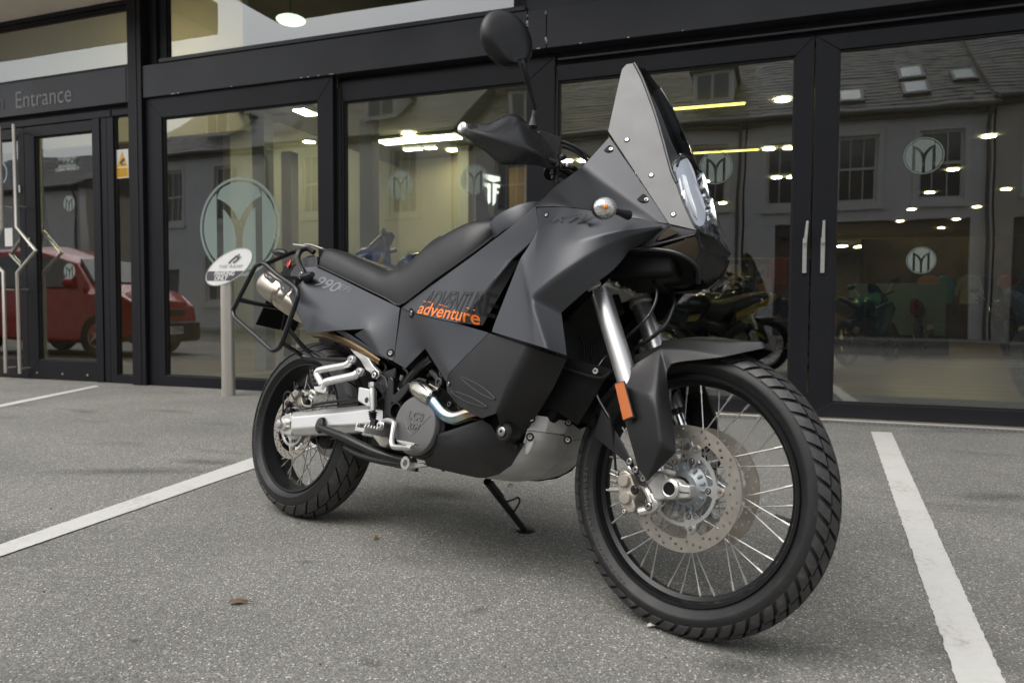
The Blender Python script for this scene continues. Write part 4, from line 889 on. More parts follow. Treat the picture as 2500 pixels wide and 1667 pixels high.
def tree(nme):
    if nme not in _bv:
        bpy.context.view_layer.update(); _bv[nme] = BVHTree.FromObject(bpy.data.objects[nme], bpy.context.evaluated_depsgraph_get())
    return _bv[nme]
def snap(k, x, y, nme, off=0):
    O = BI @ CAMP; d = (BI.to_3x3() @ ray(k, x, y)).normalized(); h = tree(nme).ray_cast(O, d)
    if h[0] is None: return None
    n = h[1] if h[1].dot(d) < 0 else -h[1]
    return h[0]+n*off, n
def pbolt(k, x, y, nme, r=.007, recess=1.7, dflt=-.2):
    h = snap(k, x, y, nme, .0005)
    if h is None: return bolt(B(k, x, y, dflt), r, (0,-1,0), recess)
    return bolt(h[0], r, h[1], recess)
def bolt(p, r=.007, nrm=(0,-1,0), recess=1.7, parent=bike, name='bolt', m='boltm'):
    nrm = Vector(nrm).normalized(); M = frame(p, nrm.orthogonal(), z=nrm)
    o = obj(name, MB().lathe([(r*.35,.001),(r*.35,.0028),(r*.8,.003),(r,.0018),(r,-.004)], M, 16), M_[m], parent)
    obj('hex_socket', MB().lathe([(.00001,.0022),(r*.42,.0024)], M, 6), M_['void'], o)
    if recess: obj('bolt_recess', MB().lathe([(r*recess,.0006),(.0001,.0007)], M, 20), M_['void'], o)
    return o

# ---------------------------------------------------------------- wheels
def wheel(name, M, Ro, sr, sl_, rimR, rimw, rows, bands, skew, nsp, hubw):
    hub = obj(name, MB().lathe([(.024,-hubw),(.024,hubw),(.034,hubw),(.036,hubw*.85),(.040,hubw*.7),(.058,hubw*.62),(.060,hubw*.5),(.042,hubw*.3),(.036,0),(.042,-hubw*.3),(.060,-hubw*.5),(.058,-hubw*.62),(.040,-hubw*.7),(.036,-hubw*.85),(.034,-hubw)], RY, 40, True), M_['hub'] if rows > 40 else M_['void'], bike, M)
    th = .0085; r0 = Ro-sr
    prof = []
    bead = rimR-.008
    for a in range(-78, 79, 6): prof.append((r0+(sr-th)*math.cos(R(a)), (sl_-th*.6)*math.sin(R(a))))
    s0 = [(bead, -rimw*.86), (bead+.006, -rimw*.98), (rimR+.006, -rimw*1.06), ((rimR+r0)/2+.004, -sl_*.93), (r0-.002, -sl_*.985)]
    prof = s0+prof+[(r, -y) for r, y in s0[::-1]]
    ty = obj('tyre', MB().lathe(prof, RY, 120, True), M_['rubber'], hub, sharp=60)
    # tread blocks
    m = MB(); rnd = random.Random(rows)
    for i in range(rows):
        t0 = 2*PI*i/rows; dt = 2*PI/rows
        for (a0, a1, g_, sh, nx) in bands:
            for sgn in (-1, 1):
                aa = [a0+(a1-a0)*k/nx for k in range(nx+1)]; vs = []
                off = (0 if sgn > 0 else .5)*dt
                w0 = g_*dt*.5
                for lay in (0, 1):
                    for k, ph in enumerate(aa):
                        for u in (0, .5, 1):
                            tt = t0+off+sh*dt+skew*abs(ph)/60*dt+w0+u*(dt-2*w0)
                            hgt_ = (th+.0008 if lay else -.001)-(.0012 if (k == nx and lay and a1 > 50) else 0)
                            ins = 0 if lay == 0 else .0
                            rr = r0+(sr-th+hgt_)*math.cos(R(ph)); y = (sl_-th+hgt_)*math.sin(R(ph))*sgn
                            vs.append((rr*math.cos(tt), y, rr*math.sin(tt)))
                n3 = 3*(nx+1); fs = []
                for k in range(nx):
                    for u in (0, 1): q = n3+k*3+u; fs.append((q, q+1, q+4, q+3))
                bd = [k*3 for k in range(nx+1)]+[nx*3+1]+[k*3+2 for k in range(nx, -1, -1)]+[1]
                for k in range(len(bd)): a_, b_ = bd[k], bd[(k+1) % len(bd)]; fs.append((a_, b_, b_+n3, a_+n3))
                m.add(vs, fs)
    tb = obj('tread_block', m, M_['tread'], hub, sharp=28, kind='stuff')
    # rim
    rw = rimw; pr = [(rimR,rw+.001),(rimR-.002,rw+.005),(rimR-.010,rw+.004),(rimR-.014,rw-.003),(rimR-.016,rw*.55),(rimR-.026,rw*.35),(rimR-.028,0)]
    pr = pr+[(r, -y) for r, y in pr[-2::-1]]+[(rimR-.010,-rw+.003),(rimR-.018,-rw*.35),(rimR-.018,rw*.35),(rimR-.010,rw-.003)]
    obj('rim', MB().lathe(pr, RY, 120, True), M_['rim'], hub, sharp=40)
    # spokes with nipples
    sp = []
    for typ in (0, 1):
        a0 = .30 if typ else -.30; hr = .052
    for i in range(nsp):
        sd = 1 if i % 2 else -1; cr_ = 1 if (i//2) % 2 else -1; a = 2*PI*i/nsp
        p1 = Vector(((rimR-.026)*math.cos(a), -sd*.006, (rimR-.026)*math.sin(a)))
        ha = a+cr_*R(52); p0 = Vector((.056*math.cos(ha), -sd*hubw*.56, .056*math.sin(ha)))
        d = (p1-p0).normalized(); L_ = (p1-p0).length
        key = (round(L_, 3),)
        if key not in _spk:
            _spk[key] = MB().tube([(0,0,0),(0,0,L_-.022),(0,0,L_-.021),(0,0,L_+.002)], [.0017,.0017,.0031,.0033], 8).mesh('spoke'); _spk[key].materials.append(M_['spoke'])
        link('spoke', _spk[key], None, hub, frame(p0, d.orthogonal(), z=d))
    return hub
_spk = {}
def ring_text(parent, s, r, y, a0, size, m, step=1.0):
    a = a0
    for ch in s:
        wd = .45 if ch in ' .-/1I' else .72
        a -= size*wd*step/r/2
        if ch != ' ':
            t = text_mesh(ch, size, .0008)
            X = Vector((math.sin(a), 0, -math.cos(a))); U = Vector((math.cos(a), 0, math.sin(a)))
            link('raised_letter', t, m, parent, frame(Vector((r*math.cos(a), y, r*math.sin(a))), X, yv=U))
        a -= size*wd*step/r/2
M_['heat_br'] = mat('bronzed_pipe', (.32,.22,.12), .3, 1, var=.5, vs=14, dirt=.1)
M_['letter_rub'] = mat('raised_rubber', (.075,.074,.073), .5)
FW = SM @ Matrix.Translation((WB, 0, .350)); RWM = Matrix.Translation((0, 0, .330))
fw_ = wheel('front_wheel', FW, .3505, .046, .0475, .279, .030, 54, [(3.5, 33, .24, 0, 2), (37, 70, .30, .12, 3)], 1.1, 36, .040)
ring_text(fw_, '90/90-21 M/C 54V TUBELESS', .296, -.0452, R(243), .021, M_['letter_rub'])
ring_text(fw_, 'SCORPION TRAIL', .300, -.0460, R(-6), .026, M_['letter_rub'], 1.1) if False else None
rw_ = wheel('rear_wheel', RWM, .332, .070, .076, .243, .058, 28, [(1.2, 27, .15, 0, 3), (30, 64, .16, .35, 3)], 1.3, 36, .055)
ring_text(rw_, '150/70 R18 M/C 70V', .262, -.0725, R(215), .022, M_['letter_rub'])
M_['disc_in'] = mat('disc_carrier', (.60, .60, .585), .38, .9, var=.06, vs=30, dirt=.06)
def disc(parent, y, ro, ri, tabs, rt, rows_, nh, a_off, car=True, sc_=1):
    inner = []
    N_ = 150
    for i in range(N_):
        a = 2*PI*i/N_; near = min(abs((a-a_off-2*PI*k/tabs+PI) % (2*PI)-PI) for k in range(tabs))
        inner.append(((ri if near > .16 else (rt if near < .11 else rt+(ri-rt)*(near-.11)/.05))*math.cos(a), (ri if near > .16 else (rt if near < .11 else rt+(ri-rt)*(near-.11)/.05))*math.sin(a)))
    loops = [circ(ro, 120), inner]
    for j, r in enumerate(rows_):
        for i in range(nh): a = 2*PI*i/nh+j*2*PI/nh/len(rows_)+.03; loops.append(circ(.0037, 9, r*math.cos(a), r*math.sin(a)))
    d = link('brake_disc', flat_mesh('brake_disc', loops, .0045), M_['disc'], parent, Matrix.Translation((0, y, 0)) @ RY)
    d.data.shade_flat() if hasattr(d.data, 'shade_flat') else None
    so = -1 if y < 0 else 1
    if car:
        link('disc_carrier', flat_mesh('c', [circ(.090*sc_, 80), circ(.0815*sc_, 80)], .005), M_['disc_in'], parent, Matrix.Translation((0, y, 0)) @ RY)
        for k in range(tabs):
            a = a_off+2*PI*k/tabs; ca, sa = math.cos(a), math.sin(a)
            pt = [(.060,-.010),(.075,-.012),(.083,-.020),(.090,-.016),(.098,-.012),(.108,-.009),(.108,.009),(.098,.012),(.090,.016),(.083,.020),(.075,.012),(.060,.010)]
            loop = [((x*ca-yy*sa)*sc_, (x*sa+yy*ca)*sc_) for x, yy in pt]
            link('carrier_arm', flat_mesh('c', [loop, circ(.0042, 12, .0995*sc_*ca, .0995*sc_*sa)], .0058), M_['disc_in'], parent, Matrix.Translation((0, y, 0)) @ RY)
            P = Vector((.0995*sc_*ca, y, .0995*sc_*sa)); mm = Matrix.Translation(P) @ RY
            obj('bobbin', MB().lathe([(.0042,-.005),(.0042,.006),(.0085,.006),(.0095,.0045),(.0095,-.005)], mm, 18, True), M_['disc'], parent)
            P = Vector((.068*sc_*ca, y, .068*sc_*sa)); bolt(P+Vector((0, so*.003, 0)), .0055, (0, so, 0), 1.35, parent, 'disc_bolt')
            obj('hub_arm', MB().tube([(.040*ca, y*.55, .040*sa), (.072*ca, y*.82, .072*sa)], [.011, .0075], 8), M_['hub'], parent)
    return d
for s in (-1, 1):
    disc(fw_, s*.047, .151, .1185, 5, .1035, (.1255, .134, .1425), 18, R(2))
disc(rw_, -.082, .121, .094, 4, .082, (.100, .1075, .1145), 20, R(12), True, .82)
# front hub face: grey casting with ribs and the axle ring
hf = MB()
for s in (1, -1):
    hf.lathe([(.026,s*.030),(.026,s*.058),(.0305,s*.058),(.033,s*.052),(.035,s*.045),(.046,s*.040),(.060,s*.036),(.061,s*.030)], RY, 48, True)
obj('hub_flange', hf, M_['hub'], fw_)
for k in range(15):
    a = 2*PI*k/15; obj('hub_rib', MB().box((.051*math.cos(a), -.040, .051*math.sin(a)), (.006,.004,.0022), Matrix.Identity(4)), M_['hub'], fw_) if False else None
rb = MB()
for k in range(18):
    a = 2*PI*k/18; rb.box((0,0,0), (.0065,.0035,.0026), Matrix.Translation((.050*math.cos(a), -.0415, .050*math.sin(a))) @ Matrix.Rotation(-a,4,'Y'))
obj('hub_ribs', rb, M_['hub'], fw_, bevel=.001)
v = Matrix.Translation((0,0,0)); a = R(-8)
obj('valve', MB().tube([(.252*math.cos(a),0,.252*math.sin(a)),(.215*math.cos(a),-.004,.215*math.sin(a))], [.0045,.0055], 10), M_['plastic'], fw_)
# rear hub, sprocket
obj('sprocket', MB().lathe([(.05,-.098),(.105,-.098),(.105,-.092),(.05,-.092)], RY, 42, True), M_['disc'], rw_)
obj('hub_carrier', MB().lathe([(.02,.03),(.055,.03),(.06,.072),(.03,.078),(.02,.1)], RY, 30, True), M_['disc_in'], rw_)

# ---------------------------------------------------------------- fork
def FL(y, t): return SM @ (Vector((1.540, y, .350)) + AX*t)      # along the fork leg
for s in (-1, 1):
    y = s*.102
    fo = obj('fork_leg', MB().tube([FL(y,.20), FL(y,.515)], .0272, 36), M_['tube'], bike)
    obj('fork_tube_top', MB().tube([FL(y,.515), FL(y,.548)], .0282, 32), M_['tube'], fo); obj('fork_upper', MB().tube([FL(y,.60), FL(y,.78)], .026, 24), M_['tube'], fo)
    obj('fork_slider', MB().tube([FL(y,.03), FL(y,.21)], .0235, 24), M_['chrome'], fo)
    obj('fork_seal', MB().tube([FL(y,.195), FL(y,.21)], .030, 24), M_['plastic'], fo)
    # lower triple clamp
    tc = obj('triple_clamp', MB().tube([FL(y,.535),FL(y,.539),FL(y,.545),FL(y,.548),FL(y,.556),FL(y,.59),FL(y,.605)], [.0325,.0352,.0352,.0335,.0340,.0345,.031], 32), M_['clampm'], bike)
    obj('pinch_bolt', MB().cyl(FL(y,.57)+Vector((.03,-s*.03,0)), FL(y,.57)+Vector((.045,-s*.03,-.004)), .006, 8), M_['steel'], tc)
web = [FL(-.075,.60), FL(-.045,.585), FL(0,.59), FL(.045,.585), FL(.075,.60), FL(.075,.555), FL(.045,.545), FL(0,.553), FL(-.045,.545), FL(-.075,.555)]
fx = AX.cross(Vector((0,1,0))).normalized(); fx = fx if fx.x > 0 else -fx
obj('triple_clamp_web', MB().prism([q+fx*.018 for q in web], -fx*.05), M_['clampm'], bike, bevel=.006)
for y, t_ in ((-.055,.575),(0,.572),(.055,.575)):
    obj('clamp_rib', MB().tube([FL(y-.022,t_-.025)+fx*.020, FL(y,t_)+fx*.024, FL(y+.022,t_-.02)+fx*.020], .0055, 8), M_['clampm'], bike)
obj('steering_stem', MB().tube([FL(0,.50)-fx*.03, FL(0,.84)-fx*.03], .024, 16), M_['void'], bike)
obj('top_clamp', MB().prism([FL(-.13,.76)+fx*.03, FL(.13,.76)+fx*.03, FL(.13,.76)-fx*.05, FL(-.13,.76)-fx*.05], AX*.028), M_['plastic'], bike, bevel=.008)
# axle clamps (right one modelled from its outline)
out = [(575,600),(600,560),(655,505),(700,470),(760,465),(800,512),(860,520),(905,535),(940,575),(975,590),(1046,600),(1050,660),(1045,742),(960,748),(900,742),(850,766),(780,745),(740,762),(690,770),(650,755),(620,660)]
yc = -.104
cl_ = obj('axle_clamp', MB().prism(PS('K9', *[(x, y, yc) for x, y in out]), SM.to_3x3() @ Vector((0,.034,0))), M_['alu'], bike, bevel=.005, seg=3)
ac = BS('K9', 845, 640, yc); ax3 = (SM.to_3x3() @ Vector((0,1,0)))
AM = frame(ac-ax3*.001, SM.to_3x3() @ Vector((1,0,0)), z=-ax3)
obj('axle_boss', MB().lathe([(.0155,-.03),(.0155,.009),(.0175,.010),(.0235,.0065),(.0250,.0),(.0250,-.03)], AM, 32, True), M_['alu'], cl_)
obj('axle_bore', MB().lathe([(.0154,.0085),(.0150,-.02),(.0001,-.021)], AM, 28), M_['void'], cl_)
obj('clamp_slit', MB().tube(PS('K9', (905,665,yc-.002), (960,678,yc-.002), (1040,684,yc-.002)), .0012, 6), M_['void'], cl_)
obj('axle', MB().cyl(SM @ Vector((WB,-.085,.35)), SM @ Vector((WB,.12,.35)), .0135, 18), M_['steel'], bike)
obj('spacer', MB().cyl(SM @ Vector((WB,-.075,.35)), SM @ Vector((WB,-.055,.35)), .021, 24), M_['void'], cl_)
cl2 = obj('axle_clamp', MB().prism([SM @ Vector(q) for q in ((1.53,.07,.40),(1.50,.07,.33),(1.56,.07,.32),(1.60,.07,.33),(1.61,.07,.37),(1.57,.07,.40))], SM.to_3x3() @ Vector((0,.034,0))), M_['alu'], bike, bevel=.005)
# callipers
def caliper(side):
    yy = side*.088; W_ = lambda pts: [BS('K9', x, y, -.088) for x, y in pts]
    mir = (lambda q: q) if side < 0 else (lambda q: SM @ (lambda p: Vector((p.x,-p.y,p.z)))(SI @ q))
    ou = [(270,455),(330,430),(400,470),(420,540),(440,600),(480,640),(470,720),(430,760),(450,850),(430,905),(330,908),(300,880),(290,820),(275,760),(265,690),(262,640),(255,560)]
    inn = Vector((0,-side*.055,0))
    c = obj('brake_caliper', MB().prism([mir(q) for q in W_(ou)], SM.to_3x3() @ inn), M_['gold'], bike, bevel=.006, seg=3)
    for (x, y) in ((335,548),(350,735)):
        p = mir(BS('K9', x, y, -.088)); obj('piston_housing', MB().lathe([(.0165,-.01),(.0165,.007),(.0145,.0095),(.0001,.0100)], frame(p, SM.to_3x3() @ Vector((1,0,0)), z=SM.to_3x3() @ Vector((0,side,0))), 28), M_['gold'], c)
    for (x, y, r) in ((446,650,.009),(330,885,.006)): bolt(mir(BS('K9', x, y, -.093)), r, SM.to_3x3() @ Vector((0,side,0)), 1.3, c, 'caliper_bolt', 'plastic' if r > .008 else 'steel')
    for (a_, b_) in (((265,560),(190,545)),((300,645),(180,640)),((280,470),(195,430)),((290,650),(175,652))):
        obj('caliper_fitting', MB().tube([mir(BS('K9', *a_, -.08)), mir(BS('K9', *b_, -.075))], [.0065,.005], 10), M_['gold'], c)
    return c
cal = caliper(-1); caliper(1)
link('lettering', text_mesh('brembo', .013, .0008, 0, .0004), M_['alu'], cal, frame(BS('K9', 343, 640, -.0895), BS('K9', 338, 540, -.0895)-BS('K9', 348, 740, -.0895), z=SM.to_3x3() @ Vector((0,-1,0))))
for pts, w0 in (([(395,405),(490,480),(555,600),(610,700),(640,790)], .010), ([(640,700),(690,800),(640,860),(600,870),(505,890)], .011)):
    obj('caliper_bracket', MB().tube(PS('K9', *[(x, y, -.090) for x, y in pts]), w0, 8, 4), M_['alu'], bike)
for x, y in ((388,340),(455,430),(595,832),(540,525)): bolt(BS('K9', x, y, -.112 if x != 595 else -.104), .0085, SM.to_3x3() @ Vector((0,-1,0)), 1.25, bike)
obj('sensor_tab', MB().tube(PS('K9', (740,430,-.10),(800,450,-.095),(880,470,-.08)), .007, 8), M_['gold'], bike)

# ---------------------------------------------------------------- front fender with fork guards
V_ = PS('K7', (820,790,-.078),(1000,795,-.078),(1150,820,-.076),(1310,848,-.068),(1470,812,-.052),(1625,781,-.026),(1688,802,0),
  (860,738,0),(1000,704,0),(1150,692,0),(1300,700,0),(1450,727,0),(1590,765,0),
  (960,885,-.086),(1150,868,-.080),(870,955,-.092),(905,903,-.090),(615,915,-.112),(500,1028,-.122),(473,1062,-.126),
  'K8', (290,400,-.142),(350,610,-.142),(398,678,-.146),(545,530,-.126),(527,350,-.112),(500,190,-.098),(440,250,-.150),(470,500,-.156))
# 0..5 crease, 6 tip, 7..12 ridge, 13,14 lower edge, 15,16, 17,18,19 top-left, 20,21,22 leg left, 23 tip right, 24,25 leg right, 26,27 crease
mid = [(V_[i]+V_[j])/2+Vector((0,-.008,.012)) for i, j in ((0,7),(1,8),(2,9),(3,10),(4,11),(5,12))]
V_ += mid  # 28..33
fs = [(0,1,29,28),(1,2,30,29),(2,3,31,30),(3,4,32,31),(4,5,33,32),(28,29,8,7),(29,30,9,8),(30,31,10,9),(31,32,11,10),(32,33,12,11),(33,5,6),(33,6,12),
      (0,16,13,1),(1,13,14,2),(2,14,3),(0,15,16),(17,0,26,18),(18,26,19),(19,26,20),(20,26,27),(20,27,21),(21,27,22),(22,27,23),(23,27,26,24),(24,26,25),(25,26,0,15)]
fd = panel('front_fender', V_, fs, M_['body_dk'], th=.0035, soft=3, lo=16, steered=True, both=True)
V2 = PS('K7', (370,1250,-.085),(318,1460,-.085), 'K8', (300,590,-.105),(368,708,-.112),(385,690,-.112),(330,600,-.108),(262,470,-.095))
panel('fender_stay', V2, [(0,1,2,6),(6,2,3,5),(3,4,5)], M_['body_dk'], steered=True, bw=.003)
# underside closing piece so the mudguard is not a shell seen from below
V3 = PS('K7', (620,840,-.05),(860,745,-.01),(600,1000,-.06),(700,1150,-.06),(860,1000,-.05))
panel('fender_inner', V3, [(0,1,4,2),(2,4,3)], M_['void'], steered=True, bw=0)
rf = PS('K7', (487,1062,-.146),(553,1044,-.1475),(624,1308,-.155),(551,1337,-.153))
cen = sum(rf, Vector())/4
n_ = (rf[1]-rf[0]).cross(rf[3]-rf[0]).normalized(); n_ = n_ if n_.y < 0 else -n_
rfo = obj('side_reflector', MB().prism([cen+(q-cen)*1.07-n_*.001 for q in rf], n_*.006), M_['plastic'], bike, bevel=.0015)
obj('reflector_lens', MB().prism([q+n_*.005 for q in rf], n_*.003), M_['orange'], rfo, bevel=.001)

# ---------------------------------------------------------------- front cowl and screen
_P0, _P1, _P2 = B('K6',516,144,-.080), B('K6',352,575,-.130), B('K6',925,1209,-.108)
_PN = (_P1-_P0).cross(_P2-_P0).normalized()
def PLN(*pts, k='K6', off=0):
    o = []
    for x, y in pts:
        O = BI @ CAMP; d = (BI.to_3x3() @ ray(k, x, y)); P0 = _P0+Vector((0,off,0)); o.append(O+d*((P0-O).dot(_PN)/d.dot(_PN)))
    return o
mk = PLN((516,144),(470,150),(442,180),(428,232),(390,405),(352,575),(372,606),(740,1165),(925,1209),(860,1098),(800,960),(752,825),(702,642),(655,480),(610,352),(562,232),(560,890))
panel('side_mask', mk, [(0,1,2,15),(2,3,14,15),(3,4,13,14),(4,5,6,12,13),(6,16,11,12),(16,10,11),(16,7,9,10),(7,8,9)], M_['mask'], th=.0035, soft=2, lo=30)
for x, y in ((472,633),(628,858),(768,1108)): bolt(PLN((x, y))[0], .0062, _PN if _PN.y < 0 else -_PN, 1.25)
for s in (1,):
    mc = PX('K6', (532,143,-.074),(562,178,-.04),(588,176,0), (575,235,-.084),(622,262,-.052),(662,275,0), (622,350,-.094),(678,372,-.058),(718,392,0), (668,480,-.105),(724,492,-.064),(772,512,0),
      (715,642,-.113),(768,625,-.070),(828,642,0), (765,810,-.118),(805,742,-.085),(885,757,0))
    for i_, q_ in zip((0,3,6,9,12,15), PLN((520,144),(568,234),(616,352),(661,480),(708,642),(758,822))): mc[i_] = q_
    fs = []
    for r_ in range(5):
        for c_ in range(2): q = r_*3+c_; fs.append((q, q+1, q+4, q+3))
    panel('windscreen', mc, fs, M_['screen'], th=0, sub=2, out=(1,-.5,.3))
for s in (-1, 1):
    gp = PLN((520,145),(566,232),(614,352),(659,480),(706,642),(756,825),(790,905))
    gp = [Vector((q.x, q.y*-s if False else (q.y if s < 0 else -q.y), q.z)) for q in gp]
    obj('screen_gasket', MB().tube(gp, .0048, 8, 5), M_['plastic'], bike)
# inner instrument hood behind the screen
ih = PX('K6', (640,420,-.07),(700,380,0),(790,700,-.10),(870,740,0))
ih = [q+Vector((-.05,0,.0)) for q in ih]
panel('instrument_hood', ih, [(0,1,3,2)], M_['void'], bw=0, th=.01, out=(1,0,0))
# headlight
L = PX('K6', (792,822,-.117),(790,785,-.105),(838,728,-.07),(888,758,0), (806,955,-.122),(868,905,-.088),(945,880,0), (845,1085,-.117),(915,1055,-.075),(983,1010,0), (925,1205,-.104),(972,1150,-.065),(1015,1120,0), (940,1222,-.100),(1000,1243,-.05),(1030,1250,0))
for i_, q_ in zip((0,4,7,10), PLN((760,828),(804,960),(862,1100),(927,1207))): L[i_] = q_
gl = [(1,2,5,0),(2,3,6,5),(0,5,4),(4,5,8,7),(5,6,9,8),(7,8,11,10),(8,9,12,11),(10,11,14,13),(11,12,15,14)]
hl = panel('headlight', L, gl, M_['lens'], th=0, sub=2, out=(1,-.5,0))
inn = [q+Vector((-.03, .008 if q.y < -.01 else 0, 0)) for q in L]
M_['bezel'] = mat('lamp_bezel', (.26,.265,.28), .25, .7, var=.6, vs=45)
panel('headlight_housing', inn, gl, M_['bezel'], th=.002, sub=2, out=(1,-.5,0))
for (x, y, yb, rx, rz) in ((845,900,-.055,.030,.075),(905,1060,-.05,.026,.065)):
    for s in (-1, 1):
        q = B('K6', x, y, yb); q = Vector((q.x-.012, q.y if s < 0 else -q.y, q.z))
        Mx = Matrix.Translation(q) @ Matrix.Rotation(R(-18),4,'Y') @ Matrix.Rotation(R(-30*(-s)),4,'Z')
        rfl = obj('reflector_bowl', MB().lathe([(1,.02),(.8,.0),(.5,-.018),(.2,-.028),(.0001,-.03)], Mx @ Matrix.Rotation(PI/2,4,'Y') @ Matrix.Diagonal((rz, rx*1.15, 1, 1)), 20), M_['chrome'], bike)
        obj('bulb_cap', MB().ell(q+Vector((.0,0,0)), (.010,.010,.014)), M_['chrome'], rfl)
        obj('reflector_facet', MB().prism([Mx @ Vector((.012,a,b)) for a, b in ((-.012,-.03),(.010,-.022),(.004,.006),(.016,.03),(-.004,.045),(-.014,.01))], (.004,0,0)), M_['chrome'], rfl)
M_['glint'] = mat('lamp_glint', (.60,.61,.63), .25, .5)  # pale strip puts the bright streak inside the lens into colour
for pts in ([(835,850),(857,862),(884,960),(918,1060),(936,1140),(905,1110),(870,1020),(847,930)],):
    obj('lamp_glint', MB().prism([B('K6', x, y, -.082)+Vector((-.004,0,0)) for x, y in pts], (-.004,.003,0)), M_['glint'], hl)
rim_pts = PLN((776,835),(806,958),(864,1098),(927,1206))+PX('K6', (1000,1243,-.05),(1030,1250,0))
obj('lens_rim', MB().tube(PX('K6', (792,800,-.110),(812,745,-.09),(840,727,-.07),(888,757,0)), .0035, 8, 4), M_['plastic'], hl)
obj('lens_rim', MB().tube(rim_pts, .0028, 8, 4), M_['plastic'], hl)
# nose under the headlight
nb = PX('K6', (740,1172,-.118),(928,1214,-.105),(1034,1262,0),(1005,1360,0),(942,1512,0),(895,1512,-.05),(928,1330,-.085),(906,1236,-.104),(612,1312,-.124),(500,1333,-.124),(697,1194,-.122))
panel('nose_cowl', nb, [(0,1,7,8,9,10),(1,2,3,7),(7,3,6),(6,3,4,5)], M_['body_dk'], th=.004, bw=.003)
gr1 = PX('K6', (657,1266,-.1265),(738,1188,-.1255),(806,1222,-.122),(682,1272,-.1265)); gr2 = PX('K6', (690,1318,-.127),(905,1248,-.109),(935,1300,-.092),(922,1360,-.088),(905,1402,-.086),(770,1345,-.118))
panel('air_grille', gr1, [(0,1,2,3)], M_['grille'], th=.001, bw=0); panel('air_grille', gr2, [(0,1,5),(1,2,3,5),(3,4,5)], M_['grille'], th=.001, bw=0)
ar = PX('K6', (500,1335,-.118),(650,1332,-.122),(780,1352,-.114),(880,1402,-.094),(925,1465,-.066),(925,1545,-.04))
for s in (-1, 1): obj('cowl_lip', MB().tube([Vector((q.x, q.y*-s, q.z)) for q in ar], .006, 8, 5), M_['plastic'], bike)
un = PX('K6', (500,1337,-.11),(650,1334,-.114),(780,1354,-.106),(880,1404,-.086),(925,1467,-.058),(925,1547,-.03))
un2 = [q+Vector((-.10,0,-.01)) for q in un]; un2 = [Vector((q.x, q.y*.8, q.z)) for q in un2]
panel('cowl_inner', un+un2, [(i, i+1, i+7, i+6) for i in range(5)], M_['void'], th=.003, bw=0, out=(0,0,-1))
obj('nose_cavity_fill', MB().span((1.22,-.10,.86),(1.50,.10,.98)), M_['void'], bike, bevel=.02)  # added dark box stands in for the deep shade under the nose

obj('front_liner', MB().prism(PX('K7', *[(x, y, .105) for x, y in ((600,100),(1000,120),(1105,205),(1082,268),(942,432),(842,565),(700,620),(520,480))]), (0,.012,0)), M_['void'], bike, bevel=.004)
for a_b in ([(612,1312,-.1275),(760,1275,-.121),(905,1237,-.108)], [(652,1268,-.127),(695,1225,-.124),(740,1180,-.120)], [(925,1216,-.108),(935,1330,-.090),(905,1410,-.085)]): obj('grille_bar', MB().tube(PX('K6', *a_b), .0032, 8, 3), M_['body_dk'], bike)
# upper cowl triangle
u = PX('K5', (803,207,-.112), 'K6', (0,940,-.158),(192,800,-.184),(360,615,-.138),(740,1165,-.121),(697,1160,-.128),(490,1124,-.148),(300,1089,-.155),(150,1065,-.154),(0,1054,-.142))
panel('upper_cowl', u, [(0,1,8,9),(1,2,7,8),(2,5,6,7),(2,3,4,5)], M_['body'], soft=3, lo=10)
for (x, y, cx, cy) in ((370,695,350,687),(595,1017,563,1000)):
    h1, h2 = snap('K6', cx, cy, 'upper_cowl'), snap('K6', x, y, 'upper_cowl')
    nrm = h1[1]; p, q = h1[0], h2[0]; fr = frame(p+nrm*.0012, Vector((1,0,-.55)), z=nrm)
    obj('recess', MB().lathe([(.0001,.0),(.8,.0),(1,-.0006)], fr @ Matrix.Diagonal((.019 if x > 400 else .0145, .0125, 1, 1)), 24), M_['void'], bike); bolt(q+nrm*.0016, .0062, nrm, 0)

# big side fairing
a_ = PX('K5', (803,212,-.120), 'K6', (0,1058,-.161),(150,1068,-.178),(300,1092,-.176),(490,1127,-.155),(692,1165,-.126))
b_ = PX('K5', (815,298,-.178), 'K6', (0,1165,-.208),(150,1168,-.214),(300,1172,-.202),(490,1174,-.171),(696,1177,-.128))
c_ = PX('K5', (775,640,-.268), 'K6', (0,1520,-.262),(140,1425,-.247),(270,1343,-.224),(470,1245,-.181),(698,1190,-.126))
d_ = PX('K5', (922,712,-.205),(1010,632,-.203),(1090,566,-.195), 'K6', (392,1464,-.172),(490,1335,-.142),(612,1272,-.120))
l_ = PX('K5', (770,392,-.212),(725,455,-.228),(600,770,-.242),(590,803,-.242),(752,852,-.262),(790,864,-.268),(856,884,-.262),(948,916,-.205))
mid_ = [(b_[i]+c_[i])/2+Vector((0,-.012 if i < 5 else 0,0)) for i in range(6)]
V_ = a_+b_+mid_+c_+d_+l_; fs = []
for i in range(5): fs += [(i, i+1, 7+i, 6+i), (6+i, 7+i, 13+i, 12+i), (12+i, 13+i, 19+i, 18+i), (18+i, 19+i, 25+i, 24+i)]
fs += [(6, 12, 30), (30, 12, 18, 31), (31, 18, 35, 34), (31, 34, 33, 32), (18, 36, 35), (18, 24, 37, 36)]
panel('side_fairing', V_, fs, M_['body'], soft=3, lo=20)
for x, y in ((632,770),(767,818)): pbolt('K5', x, y, 'side_fairing', .0075, 1.6)
pbolt('K5', 852,245,'side_fairing', .005, 1.7)
# inner dark liner behind duct and wing
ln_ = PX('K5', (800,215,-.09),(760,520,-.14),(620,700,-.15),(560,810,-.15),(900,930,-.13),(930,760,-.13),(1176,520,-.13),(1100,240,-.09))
panel('fairing_liner', ln_, [(0,1,5,6,7),(1,2,3,4,5)], M_['void'], th=.004, bw=0)

